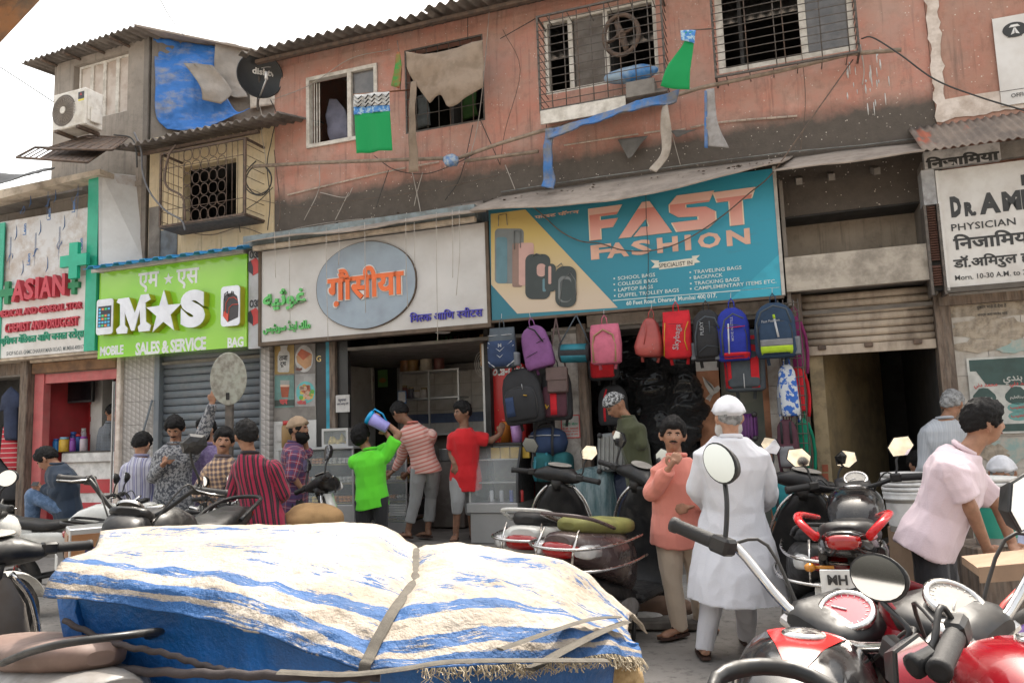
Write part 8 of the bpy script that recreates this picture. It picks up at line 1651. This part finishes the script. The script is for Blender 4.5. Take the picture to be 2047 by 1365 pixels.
def scooter(lab,Mx,body,steer=20,seat=None,inner=None,mir=(1,1),shape='hex',text=None,guard=True,front=None,keys=False):
 T=Thing('scooter',lab,'scooter',frame=Mx,base=(0,0,0)); ax=Vector((-.42,0,.9)); X=Matrix.Translation((.5,0,.85))@Matrix.Rotation(math.radians(steer),4,ax)@Matrix.Translation((-.5,0,-.85)); f=lambda m:m.xf(X); inn=inner or dusty_black
 wheel(T,-.6,.22,.1,dusty_black,disc=False); wheel(T,.68,.22,.09,dusty_black,X)
 T.part('front_mudguard',f(bloft([(.42,0,.45,.03,.03),(.52,0,.46,.075,.06),(.7,0,.47,.075,.045),(.86,0,.4,.05,.05),(.9,0,.36,.02,.02)],14)),front or body)
 T.part('leg_shield',bloft([(.42,0,.3,.2,.03),(.46,0,.45,.24,.035),(.43,0,.65,.23,.04),(.4,0,.85,.17,.04),(.38,0,.95,.1,.035)][::-1]if False else[(.45,0,.0,.001,.001)],4)if False else MB().loft([[(xx+.05*math.copysign(abs(math.sin(a))**.8,math.sin(a)),w*math.copysign(abs(math.cos(a))**.7,math.cos(a)),z)for a in np.linspace(0,2*PI,21)[:-1]]for xx,z,w in((.38,.26,.16),(.42,.3,.22),(.46,.45,.25),(.44,.65,.24),(.4,.82,.18),(.37,.93,.1),(.36,.96,.04))]),inn)
 T.part('apron',MB().loft([[(xx+.05*math.copysign(abs(math.sin(a))**.8,math.sin(a)),w*math.copysign(abs(math.cos(a))**.7,math.cos(a)),z)for a in np.linspace(0,2*PI,21)[:-1]]for xx,z,w in((.43,.28,.18),(.5,.45,.24),(.48,.65,.235),(.44,.82,.18),(.4,.95,.09))]),front or body)
 T.part('edge_trim',MB().tube(catmull([(.36,.1,.95),(.37,.19,.84),(.41,.255,.65),(.42,.265,.45),(.38,.23,.28)],4),.012,6),chrome); T.part('edge_trim',MB().tube(catmull([(.36,-.1,.95),(.37,-.19,.84),(.41,-.255,.65),(.42,-.265,.45),(.38,-.23,.28)],4),.012,6),chrome)
 T.part('floor_board',MB().box(-.08,.4,-.19,.19,.25,.3,.02),inn); T.part('under_body',bloft([(.1,0,.24,.12,.05),(-.2,0,.3,.14,.1),(-.6,0,.4,.13,.1),(-.75,0,.45,.1,.05)],14),dusty_black)
 T.part('rear_body',bloft([(-.05,0,.42,.1,.16),(-.12,0,.5,.16,.2),(-.35,0,.58,.2,.17),(-.6,0,.64,.2,.13),(-.8,0,.69,.15,.09),(-.9,0,.72,.08,.05)],22,2.8),body)
 T.part('seat',bloft([(-.0,0,.72,.07,.03),(-.04,0,.735,.11,.05),(-.2,0,.75,.15,.055),(-.42,0,.77,.155,.05),(-.62,0,.8,.13,.055),(-.74,0,.81,.09,.04),(-.77,0,.81,.04,.02)],20,3),seat or seat_m)
 T.part('grab_rail',MB().tube(catmull([(-.5,.17,.78),(-.7,.17,.84),(-.85,.13,.88),(-.9,0,.89),(-.85,-.13,.88),(-.7,-.17,.84),(-.5,-.17,.78)],4),.016,8,flat=.7),body if guard is True else dusty_black)
 T.part('tail_light',bloft([(-.84,0,.68,.13,.05),(-.91,0,.69,.1,.045),(-.93,0,.69,.06,.02)],16,3),tail_red)
 for sg in(1,-1):T.part('indicator',bloft([(-.7,sg*.14,.67,.05,.045),(-.84,sg*.15,.68,.045,.04),(-.9,sg*.13,.68,.02,.02)],12),clear_l)
 T.part('rear_fender',bloft([(-.75,0,.5,.08,.12),(-.9,0,.42,.07,.08),(-.95,0,.36,.06,.03)],12),dusty_black); T.part('number_plate',MB().box(-.965,-.958,-.1,.1,.48,.6,.003),plate_m)
 if guard:
  for z,k in((.58,1.0),(.7,.86)):T.part('guard_bar',MB().tube(catmull([(-.15,.24*k,z+.0),(-.5,.27*k,z),(-.85,.24*k,z+.01),(-.98,.1*k,z+.01),(-.98,-.1*k,z+.01),(-.85,-.24*k,z+.01),(-.5,-.27*k,z),(-.15,-.24*k,z)],4),.009,6),chrome)
  for y in(-.12,.12):T.part('guard_bar',MB().tube([(-.95,y,.59),(-.93,y,.71),(-.85,y*.95,.8)],.008,5),chrome)
 T.part('muffler',MB().tube([(-.2,-.17,.26),(-.35,-.19,.27),(-.75,-.2,.33),(-.78,-.2,.33)],[.04,.06,.06,.04],12),dusty_black); T.part('muffler_cover',MB().loft([[(-.5+.16*u*math.cos(a)*1.1,-.255-.0*u+.012*(1-u),.3+.075*u*math.sin(a))for a in np.linspace(0,2*PI,17)[:-1]]for u in(1,.92,.3)]),dull_metal)
 T.part('crank_case',bloft([(-.1,.14,.28,.03,.05),(-.2,.17,.28,.05,.09),(-.5,.18,.27,.05,.08),(-.66,.17,.25,.04,.05)],14),dull_metal)
 T.part('centre_stand',MB().tube([(-.1,.14,.24),(-.22,.17,.01)],.014,6).tube([(-.1,-.14,.24),(-.22,-.17,.01)],.014,6),dusty_black,kind='stuff')
 T.part('steering_column',f(MB().tube([(.36,0,.92),(.33,0,1.0)],.05,8)),dusty_black)
 T.part('handlebar_cowl',f(MB().loft([[(.34+x+dx*math.cos(a),y,1.02+z+dz*math.sin(a))for a in np.linspace(0,2*PI,15)[:-1]]for y,x,z,dx,dz in((-.2,-.03,0,.02,.02),(-.17,-.02,0,.045,.035),(-.1,.03,.01,.09,.06),(0,.06,.015,.12,.075),(.1,.03,.01,.09,.06),(.17,-.02,0,.045,.035),(.2,-.03,0,.02,.02))])),dusty_black if front is None else inn)
 T.part('headlamp',f(bloft([(.5,0,1.01,.06,.04),(.53,0,1.0,.03,.02)],12)),clear_l); T.part('dial_face',f(MB().loft([[(.36+.055*math.cos(a)*k,.1*math.sin(a)*k,1.105+.0-.3*.055*math.cos(a)*-k*.6+o)for a in np.linspace(0,2*PI,21)[:-1]]for k,o in((1,0),(.95,.006))])),M('dial_grey',0))
 bars(T,X,.34,1.02,.35,.01,.05,mir,shape,mh=.2,mw=.04,chrome_bar=False)
 if text:
  for sg in(-1,1):V,F=text_mesh(text,.06,.0004,.003,.3); V=V-[V[:,0].mean(),0,0]; T.part('lettering',MB().add([(-.4-sg*a,sg*.208,.6+b)for a,b,c in V],F),dull_metal)
 if keys:T.part('key_ring',MB().tube([(.34+.0,.08+.02*math.cos(a),.78+.02*math.sin(a))for a in np.linspace(0,2*PI,9)[:-1]],.003,4,closed=True),chrome)
 return T.done()
redp=paint('paint_red',(.2,.006,.012)); blackp=paint('paint_black',(.012,.012,.013)); whitep=paint('paint_white',(.6,.6,.57),.3); silverp=paint('paint_silver',(.36,.37,.38),.3); brownp=paint('paint_brown',(.075,.05,.05),.35); redpl=paint('paint_bright_red',(.45,.008,.012))
dr_,dw_=P_('decal_red',(.55,.02,.02),.2),P_('decal_highlight',(.5,.5,.52),.2)  # whitish wedge is tank graphic plus a highlight painted on the front
decal=[(.06,.3,.97,1.0,.66,1.0,dr_),(.2,.37,.97,1.0,.8,1.0,dw_)]
x,y=at_px(1590,1150,2.0,.44,64,1.05); motorbike('glossy black motorcycle with red and white tank decal with painted highlight and red dial',place(x,y,64,2,1.0),blackp,-40,mir=(1,1),visor=blackp,dial=M('dial_red',(.5,.02,.05),.3),mh=(.2,.12),mw=(.1,-.1),bar=(.42,.09,.1),cb_=True,tank_w=.15,decal=decal)
x,y=at_px(1930,1225,1.8,.44,85,1.02); motorbike('dusty dark red motorcycle with red visor and chrome handlebar',place(x,y,85,3,1.02),redp,40,mir=(-1,1),shape='hex',visor=redp,mh=.13,mw=-.1,bar=(.4,.11,.1),cb_=True,tank_w=.17)
x,y=at_px(1545,1300,1.36,-.95,-82,1.1); motorbike('black motorcycle whose dusty tail and grab rail enter at the bottom edge',place(x,y,-82,2,1.1)@Matrix.Diagonal((1,.68,1,1)),blackp,20,mir=(0,0))
x,y=at_px(1700,1060,3.7,-.85,64,1.08); motorbike('black and bright red sport motorcycle with white number plate seen from behind',place(x,y,64,-2,1.08),blackp,8,tailc=blackp,shape='hex',plate=('MH 01','G.39'),bar=(.37,.04,.1),rail=False,pz=.07)
T=Thing('grab_handles','pair of bright red sport grab handles on the tail of the sport motorcycle','grab handle',frame=place(x,y,64,-2,1.08))
for sg in(1,-1):T.part('grab_handle',MB().tube(catmull([(-.45,sg*.14,.93),(-.7,sg*.19,.97),(-.9,sg*.17,.96),(-.93,sg*.11,.9),(-.75,sg*.12,.88)],4),.02,8,flat=.7),redpl)
T.done()
x,y=at_px(1036,1080,5.4,-.85,76,1.1); scooter('white scooter with chrome rear guard parked by the display fridge',place(x,y,76,3,1.1),whitep,-12,text='Maestro',inner=dusty_black)
x,y=at_px(1112,1108,5.0,-.85,58,1.1); scooter('dark brown scooter with olive seat cover and chrome rear guard',place(x,y,58,3,1.1),brownp,-30,seat=M('olive_seat',(.2,.2,.05),.7,bs=30,dirt=.3),text='Activa')
x,y=at_px(1600,985,5.6,.35,75,1.05); scooter('black scooter behind the man in the white kurta',place(x,y,75,3,1.05),dusty_black,-20,front=dusty_black)
x,y=at_px(640,985,6.9,.35,12,1.08); scooter('white and black scooter with keys in front of the sweet counter',place(x,y,12,-3,1.08),whitep,25,front=whitep,mir=(1,1),guard=None,keys=True)
x,y=at_px(90,1040,7.4,-.35,8,.95); motorbike('white motorcycle that the navy shirted man sits on',place(x,y,8,3,.95),whitep,10)
x,y=at_px(150,1025,7.0,-.95,24,.9); motorbike('black motorcycle with red tail light pointing left of the striped shirt',place(x,y,24,3,.9),whitep,15,tailc=dusty_black,mir=(0,1))
x,y=at_px(385,1040,7.0,.15,35,.92); motorbike('white tank motorcycle carrying a steel delivery box',place(x,y,35,2,.92),whitep,12,tailc=redp,box=M('copper_panel',(.4,.2,.1),.3,metal=.6,c2=(.5,.3,.18),ns=3),tank_text='Passion')
x,y=at_px(470,1050,6.9,.15,230,.9); motorbike('grey motorcycle under the man in the checked shirt',place(x,y,230,3,.9),silverp,-10,mir=(0,1))
x,y=at_px(270,1080,4.6,.44,-95,1.1); motorbike('dark motorcycle behind the cart whose grip and mirror rise above the tarpaulin',place(x,y,-95,0,1.1),dusty_black,20,shape='hex',bar=(.42,.15,.06),mh=.25,mw=-.05,mir=(1,0))
x,y=at_px(35,1290,2.7,-.3,140,1.05); scooter('dusty scooter with brown quilted seat in the lower corner',place(x,y,140,5,1.05),M('grey_scooter',(.2,.19,.18),.4,dirt=.5),10,seat=M('brown_seat',(.17,.11,.09),.5,c2=(.13,.085,.07),dirt=.2),mir=(0,0),guard=None,inner=M('inner_grey',(.12,.11,.1),.7,dirt=.5))
x,y=at_px(-60,985,5.2,.44,80,1.05); motorbike('white motorcycle at the left edge with round mirror and tan sleeved grip',place(x,y,80,2,1.05),whitep,0,mir=(0,1))
# THE CART UNDER THE TARPAULIN
tt=NT('striped_tarpaulin'); uvn=tt.n('ShaderNodeUVMap'); s_=tt.sep(uvn.outputs[0]); v_=s_[1]
wv=tt.math('ADD',v_,tt.math('MULTIPLY',tt.math('SUBTRACT',tt.noise(2.2,4),.5),.05))
band=lambda c,h:tt.ramp(tt.math('ABSOLUTE',tt.math('SUBTRACT',wv,c)),h*.7,h*1.15,(1,1,1),(0,0,0))
bands=tt.math('MAXIMUM',tt.math('MAXIMUM',band(.64,.04),band(.83,.05)),tt.math('MULTIPLY',band(.30,.04),.5)); bands=tt.math('MAXIMUM',bands,tt.ramp(v_,.9,.93)); bands=tt.math('MAXIMUM',bands,tt.math('MULTIPLY',band(.48,.06),.45))
mp=tt.n('ShaderNodeMapping'); mp.inputs['Scale'].default_value=(14,70,1); tt.l(uvn.outputs[0],mp.inputs[0]); worn=tt.noise(1.0,10,.8,src=mp.outputs[0]); worn2=tt.noise(3.0,8,.75)
wk=tt.math('ADD',tt.math('MULTIPLY',worn,.6),tt.math('MULTIPLY',worn2,.5)); bl2=tt.math('GREATER_THAN',tt.math('ADD',tt.math('MULTIPLY',bands,.74),tt.math('MULTIPLY',tt.math('SUBTRACT',wk,.55),5.5)),.5)
white_=tt.mix(tt.ramp(tt.noise(2.6,10,.75),.4,.7),(.34,.305,.26),(.19,.145,.1)); tt.col(tt.mix(bl2,white_,tt.mix(tt.noise(5,3),(.004,.075,.24),(.01,.04,.11)))); tt.set(rough=.75); tt.bump(tt.math('ADD',tt.noise(45,4),tt.math('MULTIPLY',tt.noise(5,6,.6),4)),.5,.02)
rows=[[(180,1120,3.6),(200,1068,3.45),(190,1092,3.1),(135,1120,2.85),(110,1150,2.7),(88,1195,2.62)],[(340,1120,3.7),(345,1058,3.5),(350,1085,3.0),(300,1130,2.7),(270,1165,2.58),(255,1210,2.52)],[(560,1120,3.75),(560,1052,3.5),(570,1090,2.95),(480,1140,2.62),(450,1180,2.5),(420,1235,2.42)],[(760,1130,3.75),(740,1062,3.45),(740,1110,2.9),(650,1190,2.55),(610,1235,2.4),(590,1290,2.3)],[(880,1140,3.7),(835,1100,3.4),(830,1150,2.85),(790,1220,2.5),(750,1290,2.33),(730,1335,2.25)],[(1010,1150,3.7),(930,1094,3.4),(930,1140,2.85),(940,1210,2.55),(960,1270,2.4),(950,1335,2.28)],[(1130,1160,3.7),(1060,1112,3.4),(1060,1160,2.9),(1070,1220,2.62),(1090,1275,2.5),(1080,1330,2.4)],[(1220,1200,3.6),(1160,1150,3.35),(1160,1190,2.95),(1170,1235,2.75),(1190,1280,2.62),(1190,1322,2.52)],[(1290,1270,3.4),(1255,1235,3.2),(1255,1255,3.0),(1265,1275,2.9),(1275,1295,2.8),(1280,1320,2.75)]]
A=np.array([[W(*q)for q in r]for r in rows]); cols=np.array([catmull(A[:,j],14)for j in range(6)]).transpose(1,0,2); G2=np.array([catmull(c,16)for c in cols])
nrm=np.cross(np.gradient(G2,axis=0),np.gradient(G2,axis=1)); nrm/=np.linalg.norm(nrm,axis=2)[...,None]; nrm=nrm*np.sign(nrm[...,2:3]+1e-6)
uu=np.linspace(0,1,G2.shape[0])[:,None]; vv=np.linspace(0,1,G2.shape[1])[None]
fold=.022*wob(G2,3.2,2)+.016*(1-2*np.abs(wob(G2*[1.2,.35,1],8,1)))*np.clip((uu-.4)*2.5,0.3,1)+.006*(1-2*np.abs(wob(G2,17,4)))+.02*np.sin(uu*60+vv*5)*np.clip(vv-.6,0,1)*np.clip((uu-.5)*3,.1,1); pin=np.exp(-((uu-.5)/.014)**2)*.018
G2=G2+nrm*(fold-pin)[...,None]
mb=MB(); mb.grid(G2,True,nrm*-.006); uv=np.stack([np.broadcast_to(uu,G2.shape[:2]),np.broadcast_to(vv,G2.shape[:2])],-1).reshape(-1,2); mb.uv=np.concatenate([uv,uv])
T=Thing('tarpaulin_cover','big faded white tarpaulin with worn blue stripes thrown over the loaded cart','tarpaulin',frame=ID); T.part('sheet',mb,tt.m)
E1=G2[:,-1]; fr=MB()
for k in range(int(len(E1)*.56),len(E1)-1):
 for j in range(9):
  q_=E1[k]+(E1[k+1]-E1[k])*random.random(); L_=random.uniform(.01,.045); fr.tube([q_,q_+[random.uniform(-.012,.012),random.uniform(-.015,.01),-L_*.6],q_+[random.uniform(-.02,.02),random.uniform(-.02,.01),-L_]],.0016,3,cap=False)
T.part('fringe',fr,M('frayed_thread',(.5,.42,.3),.9),kind='stuff'); T.done()
bs_=NT('blue_sheeting'); bs_.col(bs_.mix(bs_.ramp(bs_.noise(3,8,.7),.4,.7),(.003,.12,.42),(.01,.06,.18))); bs_.set(rough=.42); bs_.bump(bs_.math('ADD',bs_.noise(9,8,.7),bs_.math('MULTIPLY',bs_.noise(60,2),.3)),.8,.02)
F1=E1+[0,.07,.03]; dn=[]
for k,q_ in enumerate(F1):
 u_=k/(len(F1)-1); zb_=.42; col=[]
 for j in range(22):t=j/21; col.append(np.array([q_[0]+.05*(t)*(1-2*u_),q_[1]+.02+.05*math.sin(t*3),q_[2]+(zb_-q_[2])*t]))
 dn.append(col)
dn=np.array(dn); dn=dn+np.array([0,-1,0])*(.025*wob(dn,4,3)+.012*(1-2*np.abs(wob(dn,9,5))))[...,None]
C2=G2[0]+[.1,.03,-.06]; side=np.array([[np.array([q_[0]+.03*math.sin(t*6),q_[1],q_[2]+(.42-q_[2])*t])for t in np.linspace(0,1,20)]for q_ in C2]); side=side+np.array([-1,0,0])*(.03*wob(side,4,1))[...,None]
T=Thing('load_sheet','bright blue plastic sheet wrapped round the load on the cart','plastic sheet'); T.part('front_sheet',MB().grid(dn,True,(0,.006,0)),bs_.m); T.part('side_sheet',MB().grid(side,True,(.006,0,0)),bs_.m); T.done()
strapm=M('grey_webbing',(.085,.075,.06),.9,c2=(.06,.052,.042),ns=20,bs=150,bst=.5); ropem=M('dark_rope',(.045,.035,.035),.9,bs=120,bst=.6)
def band_on(P,w,lab,mat=strapm,lift=.012,name='strap'):
 C_k=[np.array(q)for q in catmull(P,8)]; mb=MB(); mb.tube([c+[0,-lift,lift*.6]for c in C_k],w,6,flat=.22,sm=False); one(name,mb,mat,lab,'strap')
i_=int(.5*(G2.shape[0]-1)); band_on([G2[i_,j]for j in range(2,G2.shape[1],6)]+[E1[i_]+[0,.0,-.12],E1[i_]+[.0,.02,-.35]],.018,'grey webbing strap running over the middle of the load')
g=lambda x,y,d:W(x,y,d)
band_on([g(560,1345,2.2),g(690,1350,2.18),g(800,1340,2.16),g(900,1325,2.17),g(1050,1322,2.26),g(1210,1322,2.4)],.022,'wide webbing strap along the lower edge at the frayed end')
band_on([g(1000,1300,2.28),g(1100,1265,2.44),g(1180,1240,2.62),g(1235,1235,2.8)],.018,'webbing strap slanting up to the right end of the load'); band_on([g(1060,1340,2.28),g(1130,1300,2.42),g(1200,1265,2.6),g(1250,1245,2.8)],.022,'second crossing strap at the right end of the load')
def rope(P,r,lab):C_k=catmull(P,10); one('rope',MB().tube([q+np.array([.0,.003*math.cos(k*1.7),.003*math.sin(k*1.7)])for k,q in enumerate(C_k)],r,7),ropem,lab,'rope')
rope([g(128,1240,2.6),g(230,1285,2.5),g(330,1305,2.42),g(410,1330,2.36),g(480,1345,2.3)],.01,'dark rope slanting across the blue sheet'); rope([g(130,1330,2.6),g(300,1342,2.42),g(480,1348,2.28),g(650,1352,2.2),g(760,1350,2.17)],.014,'thick dark rope along the bottom of the blue sheet')
T=Thing('handcart','wooden handcart carrying the covered load','cart'); c0,c1=E1[2],E1[-6]; bk0,bk1=G2[3,2],G2[-6,2]
T.part('platform',MB().quad([(c0[0]+.05,c0[1]+.12,.42),(c1[0]-.1,c1[1]+.12,.42),(bk1[0]-.1,bk1[1],.42),(bk0[0]+.05,bk0[1],.42)],(0,0,-.07)),old_wood)
T.part('load',MB().quad([(c0[0]+.2,c0[1]+.35,.43),(c1[0]-.4,c1[1]+.35,.43),(bk1[0]-.4,bk1[1]-.1,.43),(bk0[0]+.2,bk0[1]-.1,.43)],(0,0,.3)),M('sack_load',(.4,.28,.15),.95,bs=50,bst=.5))
cxm=(c0[0]+c1[0])/2
for yy in(c0[1]+.1,bk0[1]-.05):
 i=T.part('wheel',MB().lathe((cxm,yy,.38),(0,1,0),[(.33,0),(.38,0),(.38,.05),(.33,.05),(.33,0)],30,cap=False),rust)
 for k in range(8):a=PI*k/8; T.part('spoke',MB().tube([(cxm+.34*math.cos(a),yy+.025,.38+.34*math.sin(a)),(cxm-.34*math.cos(a),yy+.025,.38-.34*math.sin(a))],.014,5),rust,i)
T.done()
q_=W(1215,1340,2.75); one('straw_bundle',lump((q_[0],q_[1]+.05,q_[2]-.04),(.12,.12,.16),16,12,.2,9,4),M('straw',(.4,.28,.14),.95,c2=(.25,.16,.07),ns=25,bs=60,bst=1),'bundle of straw showing under the right end of the cover','straw')
# RIGHT SIDE: BUCKETS, HANDCART EDGE, LITTER
def bucket(lab,px,py,d,r,h,label_mat,name_txt=None,stack=0,zb=None):
 b=W(px,py,d); z=b[2]if zb is None else zb; T=Thing('bucket',lab,'bucket','white paint buckets at the right'); T.part('pail',MB().lathe((b[0],b[1],z),(0,0,1),[(r*.82,0),(r*.95,h*.8),(r*1.05,h*.8),(r*1.05,h*.86),(r,h*.86),(r*1.06,h*.94),(r*1.06,h),(r*.94,h),(r*.8,.02)],26,cap=True),white_pl)
 for k in range(stack):T.part('rim',MB().lathe((b[0],b[1],z+h+.002+k*.035),(0,0,1),[(r*1.0,0),(r*1.08,.006),(r*1.08,.03),(r*.96,.03)],26),white_pl)
 T.part('label_band',MB().lathe((b[0],b[1],z),(0,0,1),[(r*.853+.002,h*.15),(r*.937+.002,h*.72)],26,cap=False),label_mat)
 if name_txt:
  V,F=text_mesh(name_txt,h*.16,.0005,.002); V=V-[V[:,0].mean(),0,0]; mb=MB(); an=[-(a/(r*.92))for a,_,_ in V]; base=math.atan2(EYE[1]-b[1],EYE[0]-b[0]); mb.add([(b[0]+(r*.92+.006)*math.cos(base-t),b[1]+(r*.92+.006)*math.sin(base-t),z+h*.42+v[1])for t,v in zip(an,V)],F); T.part('lettering',mb,white_pl)
 return T.done()
z1=.55; table=P_('stand_wood',(.3,.2,.13),.8,dirt=.3)
bucket('white bucket with green label in front of the seated old man',1995,1110,5.4,.15,.36,P_('label_green',(.03,.28,.2),.5),None,3,.62); bucket('stack of white buckets between the sport motorcycle and the pink shirt',1820,1100,5.9,.15,.3,white_pl,None,4,.66)
one('low_stand',MB().quad([W(1780,1120,6.2)*[1,1,0]+[0,0,.655],W(1870,1120,5.6)*[1,1,0]+[0,0,.655],W(1900,1110,6.1)*[1,1,0]+[0,0,.655],W(1800,1110,6.5)*[1,1,0]+[0,0,.655]],(0,0,-.64)),table,'low wooden crate stand under the bucket stack','stand'); w_=W(1995,1200,5.4); one('low_stand',MB().box(w_[0]-.2,w_[0]+.2,w_[1]-.15,w_[1]+.3,.001,.617,.01),old_wood,'low wooden stand under the green label bucket','stand')
bucket('white bucket with orange yellow label standing on the ground',1944,1240,4.1,.13,.32,P_('label_orange',(.7,.25,.03),.5),'JOTUN',0,.12); bucket('white bucket with blue label and leaf logo on the ground',1993,1240,3.95,.13,.32,P_('label_blue',(.05,.3,.55),.5),'ROYALE',0,.12)
T=Thing('vendor_cart','wooden vendor cart edge with red spoked wheel at the right edge','cart'); a,b=W(1955,1135,3.3),W(2120,1120,3.0)
T.part('plank',MB().quad([a,b,b+[.1,.3,.0],a+[.1,.3,.0]],(0,0,-.035)),table); T.part('rail',MB().quad([a+[0,-.012,.005],b+[0,-.012,.005],b+[0,-.012,-.06],a+[0,-.012,-.06]],(0,.01,0)),table)
wc_=W(2090,1260,2.9); wc_[2]=.4; i=T.part('wheel',MB().tube([(wc_[0]+.38*math.cos(t),wc_[1]+.1*math.cos(t),.4+.38*math.sin(t))for t in np.linspace(0,2*PI,33)[:-1]],.022,8,closed=True),tyre_m); T.part('rim',MB().tube([(wc_[0]+.34*math.cos(t),wc_[1]-.01+.09*math.cos(t),.4+.34*math.sin(t))for t in np.linspace(0,2*PI,33)[:-1]],.02,6,closed=True,flat=.5),P_('violet_rim',(.25,.15,.45),.5),i)
for k in range(9):t=PI*k/9; T.part('spoke',MB().tube([(wc_[0]+.34*math.cos(t),wc_[1]+.09*math.cos(t),.4+.34*math.sin(t)),(wc_[0]-.34*math.cos(t),wc_[1]-.09*math.cos(t),.4-.34*math.sin(t))],.006,4),redp,i)
T.part('frame_tube',MB().tube([W(1965,1290,2.85),W(2010,1210,2.9),W(2070,1150,3.0)],.018,7),P_('tube_red',(.4,.05,.04),.4)); T.done()
one('paper_bag',lump(np.array(G(1290,1232,.05)),(.14,.08,.05),16,12,.2,9,2),white_pl,'crumpled white bag lying by the scooter stand','bag'); one('kerb_slab',MB().obox(G(1320,1243,.03),(.32,-.05,0),(.02,.12,0),(0,0,.03),.01),concrete,'broken pale slab lying on the road edge','slab'); one('rubble_stone',lump(np.array(G(1320,1215,.08)),(.25,.14,.09),18,12,.15,6,5),M('brown_rubble',(.16,.1,.07),.95,bs=20,bst=.6),'brown stone lump behind the white bag','stone')
one('sack',lump(W(625,1040,6.6),(.24,.16,.13),18,12,.15,6,5),M('jute',(.36,.22,.1),.95,bs=60,bst=.6),'open jute sack beside the white and black scooter','sack')
lit=MB()
for k in range(260):
 q=np.array([random.uniform(-4,4),random.uniform(3.5,8.6),.006]); r=random.uniform(.004,.018); a=random.random()*3; lit.add([q+[r*math.cos(a+t),r*math.sin(a+t),random.uniform(0,.008)]for t in(0,1.4,3.2,4.5)],[(0,1,2,3)])
one('litter',lit,M('litter_mix',(.35,.3,.25),.9,c2=(.08,.07,.06),ns=3,lo=.49,hi=.51),'tiny scraps and grit scattered on the road','litter',kind='stuff')
T=Thing('opposite_house','cream house across the street behind the camera, seen in the mirrors','building',base=(0,-5,0)); hw_=M('cream_house',(.5,.43,.33),.9,dirt=.4); T.part('wall',MB().box(-12,12,-6.5,-6,0,3.6),hw_)
for k in range(8):
 xx=-10.5+k*2.8; i=T.part('window',MB().box(xx,xx+1.2,-5.99,-5.95,1.6,2.9),frame_white); T.part('pane',MB().box(xx+.08,xx+1.12,-5.949,-5.94,1.68,2.82),glass_dark,i)
for k in range(12):T.part('roof_sheet',MB().grid([[(-12+k*2+s_*.02,y,z+.03*math.sin(s_*.86))for y,z in((-5.3,3.55),(-8,4.4))]for s_ in range(101)],True,(0,0,.008)),fibro)
T.done()
